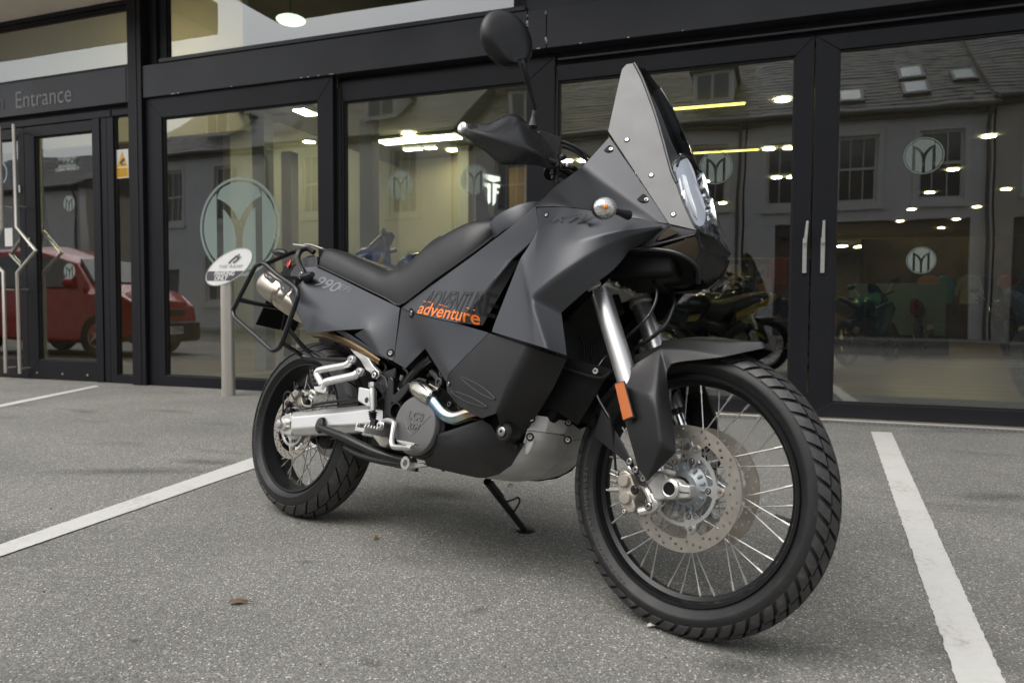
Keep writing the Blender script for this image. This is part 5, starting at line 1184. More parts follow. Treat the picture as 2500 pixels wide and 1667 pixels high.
# tank side, lower side panel, lower tank
U = PX('K5', (158,687,-.165),(320,568,-.170),(470,462,-.166),(615,352,-.148),(700,288,-.135),(800,209,-.116),(815,298,-.172),(775,374,-.203),(678,463,-.216),(600,560,-.224),(498,684,-.222),(425,760,-.217),(380,752,-.213),(200,712,-.202),(724,462,-.190),(544,774,-.196))
panel('tank_panel', U, [(0,1,13),(1,2,12,13),(2,10,11,12),(2,9,10),(2,8,9),(2,3,7,8),(3,4,6,7),(4,5,6),(8,14,9),(9,14,15,10),(10,15,11)], M_['body'], soft=3, lo=22)
U = PX('K5', (156,690,-.166),(200,716,-.2035),(380,756,-.2155),(425,765,-.2185),(575,808,-.218),(385,1000,-.218),(370,1040,-.198),(270,882,-.184),(175,978,-.175),(120,945,-.172))
panel('side_panel', U, [(0,1,7,9),(9,7,8),(1,2,5,7),(2,3,4,5),(7,5,6)], M_['body'], soft=3, lo=22)
U = PX('K5', (577,810,-.219),(776,880,-.250),(948,936,-.178),(880,1080,-.168),(722,1335,-.140),(640,1290,-.20),(612,1192,-.240),(540,1217,-.230),(430,1157,-.224),(376,1092,-.208),(370,1041,-.202),(386,1002,-.220))
panel('lower_tank', U, [(0,1,6,7,11),(11,7,8),(11,8,9,10),(1,2,3,6),(6,3,4,5)], M_['body_dk'], soft=3, lo=14)
M_['blade'] = mat('blade_glint', (.05,.05,.05), .35)  # lighter tone puts the thin edge highlight of the blades into colour
for pts in ([(440,1018),(500,1042),(560,1078),(608,1125),(575,1118),(520,1088),(470,1050)], [(396,1086),(450,1100),(510,1125),(568,1163),(530,1158),(470,1138),(425,1112)]):
    hh = [snap('K5', x, y, 'lower_tank') for x, y in pts]
    if None in hh: continue
    nn = sum((h[1] for h in hh), Vector()).normalized()
    o = obj('embossed_blade', MB().prism([h[0]-nn*.004 for h in hh], nn*.006), M_['body_dk'], bike, bevel=.0015)
    obj('blade_highlight', MB().tube([h[0]+nn*.002 for h in hh], .0016, 6, 3, closed=True), M_['blade'], o)
pbolt('K5', 205,714,'side_panel', .0085, 1.9); pbolt('K5', 385,1052,'lower_tank', .0065, 1.3)
bs_ = B('K5', 648, 1282, -.205)
o = obj('crash_pad', MB().lathe([(.026,-.04),(.026,.0),(.022,.006),(.0001,.007)], frame(bs_, (1,0,0), z=(0,-1,0)), 28), M_['body_dk'], bike); bolt(bs_+Vector((0,-.010,0)), .0125, (0,-1,0), 0, o)
# top of the tank and filler cap
eg = PX('K5', (470,462,-.164),(615,352,-.146),(700,288,-.133),(800,209,-.114))
top = []
for q, h in zip(eg, (.0,.022,.035,.03)):
    top += [q, Vector((q.x, q.y*.72, q.z+.012+h)), Vector((q.x+.01, 0, q.z+.018+h*1.35))]
fs = []
for i in range(3):
    for j in range(2): k = i*3+j; fs.append((k, k+1, k+4, k+3))
panel('tank_top', top, fs, M_['body'], sub=2, out=(0,0,1))
cp = B('K5', 712, 268, -.055)
tilt = Matrix.Translation(cp) @ Matrix.Rotation(R(-24),4,'Y') @ Matrix.Rotation(R(8),4,'X')
obj('filler_cowl', MB().lathe([(.095,-.05),(.098,-.008),(.092,.006),(.078,.013),(.04,.016),(.0001,.017)], tilt @ Matrix.Diagonal((1.12,.88,1,1)), 40), M_['body'], bike)
# added dark filler, keeps light from passing through inside the bike
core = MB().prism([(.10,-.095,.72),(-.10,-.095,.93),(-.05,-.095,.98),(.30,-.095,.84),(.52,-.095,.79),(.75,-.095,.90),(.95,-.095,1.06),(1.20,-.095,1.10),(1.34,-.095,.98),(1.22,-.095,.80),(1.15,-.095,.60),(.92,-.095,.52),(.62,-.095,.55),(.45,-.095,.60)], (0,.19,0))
obj('filler_core', core, M_['void'], bike, bevel=.01)

# ---------------------------------------------------------------- tail
T = PX('K3', (800,421,-.140),(1100,570,-.152),(1400,722,-.160),(1733,883,-.168),(1665,1480,-.172),(1640,1470,-.176),(1500,1402,-.190),(1225,1185,-.200),(1335,1117,-.206),(1088,1132,-.212),(1000,1136,-.214),(690,1179,-.215),(480,742,-.208),(600,878,-.218),(640,430,-.160),(560,640,-.200))
panel('tail_panel', T, [(14,0,15),(0,1,13,15),(1,8,9,13),(1,2,8),(15,13,12),(12,13,11),(13,10,11),(13,9,10),(2,3,8),(3,4,5,6,8),(8,6,7)], M_['body'], soft=3, lo=24)
pbolt('K3', 1630,1392,'tail_panel', .0075, 1.8)
# exhaust guard strip under it
T = PX('K3', (1000,1138,-.195),(1090,1132,-.195),(1500,1400,-.188),(1640,1475,-.175),(1600,1470,-.172),(1420,1390,-.182))
panel('guard_strip', T, [(0,1,2,5),(5,2,3,4)], M_['body'], bw=.003)
T = PX('K3', (640,430,-.12),(800,421,-.128),(800,300,-.105),(640,330,-.10),(545,430,-.095),(500,500,-.10),(540,640,-.15))
panel('tail_cap', T, [(0,1,2,3),(0,3,4,5),(0,5,6)], M_['body'], bw=.006)
T = PX('K3', (500,345,-.085),(470,430,-.09),(440,380,-.07),(455,345,-.06)); panel('tail_light', T, [(0,1,2,3)], M_['red'], th=.01, bw=.002, out=(-1,-1,0))
obj('tail_core', MB().prism([(-.30,-.08,.93),(-.10,-.08,1.0),(0,-.08,.97),(.1,-.08,.80),(-.15,-.08,.80)], (0,.16,0)), M_['void'], bike, bevel=.015)
# rear carrier plate
cpn = PX('K3', (528,168,-.03),(655,160,-.10),(740,172,-.105),(860,216,-.09),(880,222,.0),(700,170,.0))
rk = obj('rear_carrier', MB().prism([B('K3',655,166,-.095),B('K3',740,178,-.10),B('K3',862,222,-.085),Vector((B('K3',862,222,-.085).x,.085,B('K3',862,222,-.085).z)),Vector((B('K3',655,166,-.095).x,.095,B('K3',655,166,-.095).z))], (0,0,.004)), M_['steel'], bike, bevel=.001)
obj('carrier_tongue', MB().prism([B('K3',530,172,-.05),B('K3',668,186,-.05),B('K3',668,186,-.02),B('K3',530,172,-.02)], (0,0,.004)), M_['steel'], rk)
# grab handle bracket
for s in (-1, 1):
    def mm_(pts): return [Vector((q.x, q.y if s < 0 else -q.y, q.z)) for q in pts]
    obj('grab_handle', MB().tube(mm_(PX('T1', (1080,190,-.10),(1000,140,-.115),(930,150,-.13),(890,190,-.145),(870,260,-.155),(890,340,-.165),(930,420,-.175),(950,520,-.18))), .0115, 10, 4), M_['satin'], bike)
    # pannier rack
    lp = PX('T1', (450,338,-.275),(380,345,-.28),(320,392,-.28),(190,640,-.285),(80,860,-.285),(48,930,-.285),(60,1000,-.285),(110,1058,-.285),(330,1250,-.28),(520,1420,-.275),(565,1438,-.275),(620,1415,-.27),(665,1350,-.27),(755,1100,-.265),(860,800,-.262),(872,730,-.262),(860,670,-.262),(800,605,-.262),(620,480,-.268))
    ra = obj('pannier_rack', MB().tube(mm_(lp), .0088, 12, 4, closed=True), M_['satin'], bike)
    for k, pts in enumerate(([('T1',445,345,-.272),('T1',640,262,-.20),('T1',800,195,-.13),('T1',900,165,-.10)], [('T1',740,1150,-.262),('T1',830,1260,-.24),('T1',950,1400,-.20),('T1',1050,1480,-.175),('T1',1150,1540,-.165)],
                ([('T1',670,1340,-.266),('T1',780,1410,-.23),('T1',890,1480,-.19),('T1',1010,1535,-.17),('K3',1150,1470,-.165),('T2',1010,197,-.165)]), [('K3',850,1458,-.165),('K3',1000,1460,-.165),('K3',1150,1464,-.165)])):
        obj('rack_strut', MB().tube(mm_([B(*q) for q in pts]), .0080, 10, 4), M_['satin'], ra)
    br = MB().prism(mm_(PX('T1', (640,482,-.268),(850,492,-.19),(925,545,-.185),(920,575,-.185),(845,628,-.20),(790,598,-.262))), (0,.004,0)); obj('rack_bracket', br, M_['satin'], ra, bevel=.001)
    obj('rack_bracket_cutout', MB().prism(mm_(PX('T1', (765,528,-.226),(840,518,-.198),(875,540,-.19),(800,560,-.22))), (0,-.006*-s if s>0 else -.004,0)), M_['body'], ra)
    gs = [(440,412),(500,455),(560,500),(640,545),(720,590),(800,602),(770,655),(760,690),(725,718),(700,712),(655,672),(648,610),(625,570),(580,545),(560,580),(530,585),(505,560),(440,505)]
    gd = obj('silencer_guard', MB().prism(mm_(PX('T1', *[(x, y, -.262) for x, y in gs])), (0,.004,0)), mat('guard_grey', (.05,.05,.052), .4) if s < 0 else bpy.data.materials['guard_grey'], ra, bevel=.0015)
    for c in ([(458,460),(480,475),(485,510),(462,492)], [(500,490),(535,510),(535,525),(500,505)], [(675,628),(700,640),(690,665)]):
        obj('guard_slot', MB().prism(mm_(PX('T1', *[(x, y, -.2635) for x, y in c])), (0,.001,0)), M_['exh'], gd)
    ps = mm_(PX('T1', (915,465,-.19))); bolt(ps[0], .0085, (0,s,0), 1.3)
    tb_ = obj('luggage_knob', MB().tube(mm_(PX('T1', (950,500,-.185),(1000,500,-.19),(1060,470,-.20))), [.016,.018,.010], 10, 3), M_['plastic'], bike)
rbp = B('T1', 122, 792, -.284); obj('rack_crossbar', MB().tube([rbp, rbp+Vector((.02,.10,0)), Vector((rbp.x+.03,0,rbp.z+.01)), Vector((rbp.x+.02,-rbp.y-.1,rbp.z)), Vector((rbp.x,-rbp.y,rbp.z))], [.010,.0085,.0085,.0085,.010], 10, 3), M_['satin'], bike)
# silencers
for s in (-1, 1):
    p0, p1 = B('T1', 478, 560, -.165), B('T1', 900, 885, -.120); d_ = (p1-p0); sy = lambda q: Vector((q.x, q.y if s < 0 else -q.y, q.z))
    P = [p0+d_*t for t in (-.045,-.03,0,.05,.12,.5,.62,.625,.63,.80,.805,.81,1.1,1.6)]; rr = [.026,.036,.047,.054,.057,.057,.0565,.0552,.0565,.055,.0537,.055,.050,.034]
    so = obj('silencer', MB().tube([sy(q) for q in P], rr, 36), M_['exh'], bike, sharp=50)
    so.data.transform(Matrix.Identity(4))
    obj('silencer_outlet', MB().tube([sy(p0+d_*-.06), sy(p0+d_*.02)], .018, 20), M_['void'], so)
    hp = PX('K3', (800,1120,-.14),(950,1150,-.145),(1100,1215,-.150),(1250,1300,-.150),(1400,1390,-.148),(1540,1490,-.145)); obj('exhaust_pipe', MB().tube([sy(q) for q in hp], [.034,.03,.025,.021,.018,.016], 18, 4), M_['heat_br'], so)
# number plate hanger
obj('plate_hanger', MB().prism([BX('T1',490,748,-.38), BX('T1',326,1112,-.42), BX('T1',640,1182,-.42), BX('T1',800,930,-.36)], (.008,0,.002)), M_['void'], bike, bevel=.003)
obj('mud_flap', MB().prism([BX('T1',700,900,-.27), BX('T1',650,1183,-.31), BX('T1',822,1203,-.29), BX('T1',882,1072,-.26), BX('T1',830,960,-.24)], (.01,0,.002)), M_['void'], bike, bevel=.003)
# rear indicator
p = B('K3', 385, 265, -.09); M__ = Matrix.Translation(p) @ Matrix.Rotation(R(8),4,'Y')
obj('rear_indicator', MB().lathe([(.0001,-.065),(.010,-.05),(.020,-.02),(.024,.01),(.020,.035),(.012,.05),(.0001,.055)], M__ @ Matrix.Rotation(PI/2,4,'Y') @ Matrix.Diagonal((.75,1,1,1)), 20), M_['plastic'], bike)

# ---------------------------------------------------------------- seat
seam = PX('K3', (805,418,-.142),(1000,512,-.148),(1200,606,-.154),(1400,704,-.160),(1600,800,-.165),(1735,868,-.165), 'K5', (240,622,-.165),(320,560,-.166),(400,505,-.163),(470,455,-.158),(540,402,-.140),(612,345,-.112))
topc = PX('K3', (850,216,0),(1050,250,0),(1260,300,0),(1500,372,0),(1700,450,0),(1870,523,0),(1960,525,0),(2100,468,0), 'K5', (300,500,0),(420,402,0),(540,350,0),(612,318,0))
def interp(P, x, a):
    if x <= P[0].x: return P[0][a]
    for i in range(len(P)-1):
        if P[i].x <= x <= P[i+1].x: t = (x-P[i].x)/(P[i+1].x-P[i].x+1e-9); return P[i][a]*(1-t)+P[i+1][a]*t
    return P[-1][a]
topc = sorted(topc, key=lambda q: q.x)
x0, x1 = seam[0].x-.004, seam[-1].x; n = 34; vs, fs, ring = [], [], 11
for i in range(n+1):
    x = x0+(x1-x0)*i/n; ys, zs = interp(seam, x, 1), interp(seam, x, 2); zt = interp(topc, x, 2); w_ = -ys
    pil = max(0, min(1, (.16-x)/.12)); ride = max(0, min(1, (x-.12)/.15))*max(0, min(1, (.75-x)/.2))
    h = max(.02, zt-zs)
    half = [(1,0),(1.03,.22),(1.01,.55),(.92-.06*ride,.86-.06*ride),(.70-.06*ride,1.0+.0*ride),(0,1.0-.22*ride)]
    pr = [(w_*a, zs+h*b) for a, b in half]
    if i == 0: pr = [(y*.93, z) for y, z in pr]
    row = [(x, -y, z) for y, z in pr]+[(x, y, z) for y, z in pr[-2::-1]]
    vs += row
for i in range(n):
    for j in range(ring-1): q = i*ring+j; fs.append((q, q+1, q+ring+1, q+ring))
fs += [tuple(range(ring)), tuple(n*ring+j for j in range(ring))[::-1]]
st = raw('seat', vs, fs, M_['seat'], bike, None); q = st.modifiers.new('sub', 'SUBSURF'); q.levels = q.render_levels = 2
q = st.modifiers.new('b', 'BEVEL'); q.width = .012; q.segments = 2; q.limit_method = 'ANGLE'; q.angle_limit = R(50); st.modifiers.move(1, 0)
gp = []
for i in range(13):
    x = .17+i*.03; zt = interp(topc, x, 2); 
    for y in (-.105,-.05,0,.05,.105): gp.append((x, y*(1-.25*abs(i-6)/6)*(.6+.4*math.sin(PI*(i+.6)/13)), zt+.0035-abs(y)*.02+.0005))
obj('seat_seam', MB().tube([q+Vector((0,-.002,.004)) for q in seam], .0035, 8, 3), M_['plastic'], st); obj('seat_seam', MB().tube([Vector((q.x,-q.y+.002,q.z+.004)) for q in seam], .0035, 8, 3), M_['plastic'], st)

# ---------------------------------------------------------------- engine, guards, pipes
en = obj('engine', MB().prism([(.50,-.13,.30),(.48,-.13,.46),(.62,-.13,.56),(.80,-.13,.54),(1.02,-.13,.56),(1.14,-.13,.50),(1.04,-.13,.40),(.88,-.13,.34),(.74,-.13,.30)], (0,.26,0)), M_['void'], bike, bevel=.02)
cc = B('T3', 688, 932, -.19)
cv = obj('clutch_cover', MB().lathe([(.088,-.06),(.088,-.004),(.0855,.0),(.080,.0015),(.0001,.0022)], frame(cc, (1,0,0), z=(0,-1,0)), 64), M_['clutch'], en)
obj('cover_step', MB().lathe([(.098,-.065),(.098,-.022),(.092,-.018)], frame(cc+Vector((.006,0,.002)), (1,0,0), z=(0,-1,0)), 48), M_['body_dk'], en)
yv_ = cc.y-.0025
link('lettering', text_mesh('LC8', .034, .003, .15, .001, 1.25), M_['clutch'], cv, frame(B('T3', 700, 815, yv_), B('T3',820,835,yv_)-B('T3',575,795,yv_), z=(0,-1,0)))
link('lettering', text_mesh('KTM', .024, .003, .3, .001), M_['clutch'], cv, frame(B('T3', 672, 945, yv_), B('T3',745,960,yv_)-B('T3',600,935,yv_), z=(0,-1,0)))
obj('cover_ridge', MB().tube(PX('T3', *[(x, y, yv_+.001) for x, y in ((528,715),(560,850),(600,985),(650,1045),(700,1020),(790,915),(895,810))]), .0015, 6, 4), M_['clutch'], cv)
for x, y in ((770,1300),(660,1320)): bolt(B('T3', x, y, -.15), .007, (0,-1,0), 1.2)
# aluminium toe at the bottom
ft = obj('stand_pivot', MB().lathe([(.010,-.02),(.010,.012),(.0195,.012),(.021,.0),(.021,-.02)], frame(B('T3', 605, 1412, -.15), (1,0,0), z=(0,-1,0)), 24, True), M_['alu'], en)
obj('stand_lug', MB().prism(PX('T3', *[(x, y, -.148) for x, y in ((540,1330),(575,1320),(610,1345),(660,1400),(800,1410),(862,1448),(720,1470),(600,1472),(550,1390))]), (0,.02,0)), M_['alu'], ft, bevel=.003)
# header pipe and its shield
sh = PX('T3', (700,430,-.165),(760,480,-.175),(850,535,-.18),(925,590,-.18)); hs_ = obj('heat_shield', MB().tube(sh, [.022,.028,.029,.026], 24, 4), M_['chrome'], bike, sharp=60)
M_['shield'] = mat('shield_steel', (.66,.63,.55), .22, 1, var=.1, vs=40); hs_.data.materials[0] = M_['shield']
bolt(B('T3', 897, 535, -.214), .006, (0,-1,0), 1.2); obj('shield_slot', MB().tube(PX('T3', (735,378,-.196),(790,425,-.204),(855,500,-.211)), .0016, 6, 3), M_['void'], hs_)
obj('header_pipe', MB().tube(PX('T3', (905,590,-.175),(985,690,-.175),(1070,790,-.175),(1160,835,-.172),(1250,832,-.168), 'K12', (760,630,-.160),(840,640,-.14)), .0205, 24, 6), M_['heat'], bike)
obj('rear_header', MB().tube(PX('T3', (540,300,-.10),(530,360,-.10),(560,400,-.09)), .02, 16, 4), M_['shield'], bike)
# frame members
fr_ = obj('frame_casting', MB().prism(PX('T3', *[(x, y, -.150) for x, y in ((325,430),(345,315),(385,300),(415,340),(412,545),(600,372),(640,400),(600,500),(485,640),(440,660),(395,650),(385,740),(400,850),(298,850),(300,600))]), (0,.06,0)), M_['satin'], bike, bevel=.006, seg=3)
obj('frame_tube', MB().tube(PX('T3', (590,420,-.135),(680,290,-.14),(790,170,-.145),(920,75,-.15)), .0155, 16, 4), M_['satin'], bike)
obj('frame_ring', MB().lathe([(.0225,-.01),(.0225,.004),(.027,.004),(.027,-.01)], frame(B('T3', 455, 745, -.153), (1,0,0), z=(0,-1,0)), 28, True), M_['satin'], bike)
obj('frame_upper', MB().prism(PX('T3', *[(x, y, -.140) for x, y in ((205,330),(300,230),(395,200),(440,170),(450,230),(420,420),(330,560),(300,640),(250,520))]), (0,.04,0)), M_['plastic'], bike, bevel=.008)
for a, b, r in (((250,400),(310,470),.018),((820,280),(900,300),.012),((950,230),(1060,330),.014),((640,540),(560,660),.006),((600,560),(540,670),.004)):
    obj('hose', MB().tube([B('T3', *a, -.11), B('T3', (a[0]+b[0])/2+6, (a[1]+b[1])/2, -.115), B('T3', *b, -.11)], r, 10, 3), M_['plastic'] if r > .007 else M_['gold'], bike)
obj('cylinder', MB().prism([(.74,-.10,.50),(.66,-.10,.72),(.84,-.10,.76),(.92,-.10,.52)], (0,.2,0)), M_['void'], bike, bevel=.015)
for pts, r, mm in (([(250,60),(300,120),(330,200),(300,260)],.0045,'plastic'), ([(905,250),(960,300),(1010,380),(1060,420)],.010,'plastic'), ([(1040,235),(1090,300),(1080,380)],.007,'plastic'), ([(640,330),(700,360),(760,340),(850,370)],.006,'plastic'), ([(480,460),(530,560),(520,660)],.005,'plastic'), ([(880,420),(950,460),(1000,470)],.006,'cast'), ([(560,200),(620,260),(600,330)],.008,'plastic')):
    obj('engine_hose', MB().tube(PX('T3', *[(x, y, -.138) for x, y in pts]), r, 10, 4), M_['alu'] if mm == 'cast' else M_['plastic'], bike)
M_['cast_dk'] = mat('dark_casting', (.05,.05,.05), .45, .4, dirt=.1)
for i in range(5): obj('cooling_fin', MB().box((.93+.02*i,-.105,.545-.004*i), (.007,.006,.03)), M_['cast_dk'], en)
for (x, y, r) in ((598,562,.008),(675,580,.008),(545,335,.012),(520,400,.014)): obj('engine_screw', MB().lathe([(r,-.01),(r,.004),(r*.5,.005),(r*.5,.001),(.0001,.001)], frame(B('K12', x, y, -.168), (1,0,0), z=(0,-1,0)), 14), M_['cast_dk'], en)
# black side guard below the engine
Gd = PX('K12', (482,792,-.178),(835,676,-.188),(905,722,-.186),(948,792,-.182),(1010,845,-.172),(1148,852,-.150),(1090,945,-.150),(1045,1015,-.148),(960,1078,-.140),(860,1105,-.128),(792,1102,-.122),(600,1060,-.140),(430,1018,-.150),(392,935,-.158),(445,875,-.170),(600,792,-.186),(500,868,-.176),(760,900,-.192))
panel('engine_guard', Gd, [(0,1,15),(15,1,2,17),(0,15,16,14),(16,15,17),(14,16,17,13),(13,17,11,12),(17,2,3,4),(17,4,5,6),(17,6,7,8),(17,8,9,10,11)], M_['body_dk'], soft=3, lo=18)
for x, y in ((1080,880),(815,1055),(549,1035)): bolt(B('K12', x, y, -.165 if x == 1080 else -.135), .007, (0,-1,-.2), 1.3, m='plastic')
# bash plate
rows = [[(1200,640,-.145),(1330,658,-.115),(1480,694,-.055),(1552,748,0)], [(1165,752,-.150),(1300,768,-.118),(1440,786,-.055),(1525,828,0)]]
bp1 = [B('K12', *q) for r_ in rows for q in r_]
panel('bash_plate_top', bp1, [(i, i+1, i+5, i+4) for i in range(3)], M_['bash'], th=.006, bw=.004, out=(1,-1,0))
rows = [[(1165,758,-.149),(1300,774,-.117),(1440,792,-.054),(1520,835,0)], [(1135,868,-.149),(1250,890,-.115),(1370,905,-.052),(1432,940,0)], [(1060,1000,-.146),(1165,1012,-.112),(1262,1025,-.05),(1345,1045,0)],
        [(962,1080,-.136),(1045,1092,-.105),(1125,1105,-.048),(1215,1128,0)], [(790,1103,-.118),(855,1118,-.085),(930,1128,-.042),(1030,1139,0)], [(600,1062,-.11),(620,1064,-.07),(640,1066,-.04),(660,1068,0)]]
bp2 = [B('K12', *q) for r_ in rows for q in r_]; fs = []
for r_ in range(5):
    for c_i in range(3): q = r_*4+c_i; fs.append((q, q+1, q+5, q+4))
panel('bash_plate', bp2, fs, M_['bash'], th=.006, sub=2, out=(1,-1,-.5))
for x, y in ((1198,670),(1188,802),(1470,695),(1465,825)): bolt(B('K12', x, y, -.155 if x < 1300 else -.062), .007, (.6,-1,.1), 1.6)
obj('bash_dimple', MB().ell(B('K12', 1185, 855, -.147), (.012,.006,.030), Matrix.Rotation(R(12),4,'Y')), M_['bash'], bike)
obj('sump', MB().prism([(.62,-.11,.30),(.86,-.11,.315),(1.0,-.11,.38),(1.05,-.11,.45),(.6,-.11,.42)], (0,.22,0)), M_['void'], bike, bevel=.02)
# radiator
for s in (-1, 1):
    xr = 1.175; Mr = Matrix.Translation((xr, s*.088, .735)) @ Matrix.Rotation(R(-14),4,'Y') @ Matrix.Rotation(R(8*-s),4,'Z')
    ro = obj('radiator', MB().box((0,0,0), (.018,.085,.135)), M_['radiator'], bike, Mr, bevel=.003)
    for i in range(16): obj('radiator_fin', MB().box((.0195,-.075+i*.01,0), (.0015,.0012,.128)), M_['cast_dk'], ro)
    obj('radiator_tank', MB().cyl((0,-.075,-.145),(0,.075,-.145),.012,12), M_['plastic'], ro)
gp_ = PX('K5', (948,930,-.135),(1176,985,-.10),(1130,1030,-.10),(1000,1250,-.10),(880,1170,-.12),(810,1180,-.135)); panel('engine_shroud', gp_, [(0,1,2,5),(2,3,4,5)], M_['void'], th=.01, bw=.004)
obj('front_engine', MB().prism([(1.0,-.12,.42),(1.20,-.12,.46),(1.27,-.12,.62),(1.10,-.12,.66),(1.0,-.12,.60)], (0,.24,0)), M_['void'], bike, bevel=.02)
bolt(B('K7', 325, 960, -.125), .008, (.3,-1,0), 1.2); obj('shroud_edge', MB().tube(PX('K7', (0,905,-.14),(160,960,-.13),(360,1010,-.12),(440,960,-.11)), .003, 6, 4), M_['plastic'], bike)

# ---------------------------------------------------------------- rear end
lev = {'rear': [(262,868,-.112),(268,932,-.138),(264,1080,-.140),(255,1165,-.116)], 'mid': [(760,815,-.112),(760,890,-.138),(760,1040,-.140),(760,1150,-.116)], 'front': [(1250,772,-.110),(1250,832,-.136),(1240,1012,-.138),(1150,1128,-.114)], 'end': [(1440,790,-.108),(1440,832,-.130),(1440,985,-.132),(1440,1085,-.112)]}
ks = ['rear','mid','front','end']; sv = []
for k in ks:
    q = PX('T2', *lev[k]); q += [Vector((q[3].x, q[3].y+.035, q[3].z)), Vector((q[0].x, q[0].y+.035, q[0].z))]; sv += q
fs = [(i*6+j, i*6+(j+1) % 6, (i+1)*6+(j+1) % 6, (i+1)*6+j) for i in range(3) for j in range(6)]+[tuple(range(6)), tuple(18+j for j in range(6))]
for s in (-1, 1):
    sa = raw('swingarm', [Vector((q.x, q.y if s < 0 else -q.y, q.z)) for q in sv], fs, M_['alu_br'], bike); bev(sa, .005, 3, 12)
obj('swingarm_bridge', MB().span((.42,-.11,.34),(.50,.11,.44)), M_['alu_br'], bike, bevel=.01)
ad = obj('axle_adjuster', MB().prism(PX('T2', *[(x, y, -.132) for x, y in ((258,872),(150,915),(128,945),(118,1010),(115,1090),(130,1140),(255,1162),(262,1000))]), (0,.030,0)), M_['alu'], bike, bevel=.004)
rp = B('T2', 108, 1015, -.150); obj('axle_nut', MB().lathe([(.016,-.02),(.017,-.002),(.015,.004),(.009,.006),(.0001,.006)], frame(rp, (1,0,0), z=(0,-1,0)), 24), M_['disc_in'], ad)
obj('axle_washer', MB().lathe([(.022,-.022),(.022,-.008),(.012,-.006)], frame(rp+Vector((.012,0,0)), (1,0,0), z=(0,-1,0)), 24), M_['alu'], ad)
for y in (1000, 1050): obj('adjuster_screw', MB().cyl(B('T2', 205, y, -.136), B('T2', 255, y, -.136), .006, 8), M_['steel'], ad)
# rear calliper
rc = obj('brake_caliper', MB().prism(PX('T2', *[(x, y, -.112) for x, y in ((235,640),(300,580),(385,560),(440,600),(475,640),(430,700),(400,770),(330,800),(250,780),(215,720))]), (0,.045,0)), M_['gold'], bike, bevel=.007, seg=3)
for x, y, r in ((300,690,.017),(350,620,.015)): obj('piston_housing', MB().lathe([(r,-.01),(r,.006),(r*.85,.009),(.0001,.009)], frame(B('T2', x, y, -.114), (1,0,0), z=(0,-1,0)), 20), M_['gold'], rc)
for x, y, r in ((350,555,.010),(425,650,.011),(455,725,.014),(225,760,.012),(235,850,.013),(470,640,.009)): obj('caliper_pin', MB().lathe([(r,-.02),(r,.004),(r*.7,.008),(.0001,.008)], frame(B('T2', x, y, -.122), (1,0,0), z=(0,-1,0)), 14), M_['plastic'] if r != .009 else M_['steel'], rc)
obj('bleed_nipple', MB().cyl(B('T2',310,560,-.12), B('T2',308,480,-.12), .003, 8), M_['plastic'], rc)
obj('sensor_cable', MB().tube(PX('T2', (160,900,-.12),(165,780,-.125),(180,650,-.13),(225,605,-.135),(275,640,-.135),(320,730,-.13),(370,800,-.13),(420,830,-.125),(600,800,-.12),(900,775,-.115),(1130,755,-.115)), .0034, 8, 5), M_['plastic'], bike)
obj('brake_hose', MB().tube(PX('T2', (520,780,-.125),(700,745,-.12),(900,722,-.12),(1020,708,-.125),(1130,712,-.13)), .0055, 8, 5), M_['plastic'], bike)
obj('brake_pipe', MB().tube(PX('T2', (405,660,-.125),(410,740,-.125),(440,785,-.13),(520,785,-.128),(525,720,-.13),(490,690,-.13)), .0038, 8, 5), M_['gold'], bike)
# black lever tube and its rubber collar
obj('tube_collar', MB().lathe([(.020,-.012),(.024,.0),(.020,.010),(.012,.012)], frame(B('T2', 648, 1035, -.146), (1,0,.3), z=(-.25,-1,.15)) @ Matrix.Diagonal((1,1.25,1,1)), 24), M_['plastic'], bike)
obj('lever_tube', MB().tube(PX('K4', (645,685,-.150),(740,725,-.155),(860,775,-.155),(980,835,-.150),(1120,900,-.143),(1260,945,-.135),(1380,975,-.13)), [.0135,.014,.0145,.0145,.014,.013,.012], 18, 5), M_['satin'], bike)
obj('lower_bar', MB().tube(PX('K4', (860,860,-.12),(980,920,-.12),(1100,958,-.12),(1230,985,-.12),(1400,1005,-.12)), [.006,.010,.012,.013,.012], 10, 4), M_['satin'], bike)
obj('lower_guard', MB().prism(PX('K4', *[(x, y, -.10) for x, y in ((900,800),(1100,870),(1380,950),(1400,1000),(1230,990),(1090,955),(930,880))]), (0,.03,0)), M_['void'], bike, bevel=.004)
obj('hub_cover', MB().lathe([(.045,-.03),(.045,-.005),(.035,.0),(.0001,.002)], frame(B('T2', 690, 1180, .02), (1,0,0), z=(0,-1,0)), 28), M_['cast_dk'], bike)
# subframe strut
ss = obj('subframe_strut', MB().prism(PX('T2', *[(x, y, -.158) for x, y in ((985,25),(1060,80),(1150,95),(1205,120),(1240,160),(1310,275),(1385,350),(1385,400),(1345,445),(1295,425),(1270,370),(1215,330),(1175,260),(1130,190),(1075,140))]), (0,.02,0)), M_['alu'], bike, bevel=.006, seg=3)
bolt(B('T2', 1325, 395, -.163), .010, (0,-1,0), 1.5, ss, m='alu'); obj('strut_lower', MB().prism(PX('T2', *[(x, y, -.152) for x, y in ((1385,360),(1470,420),(1500,560),(1450,640),(1350,450))]), (0,.02,0)), M_['plastic'], ss, bevel=.005)
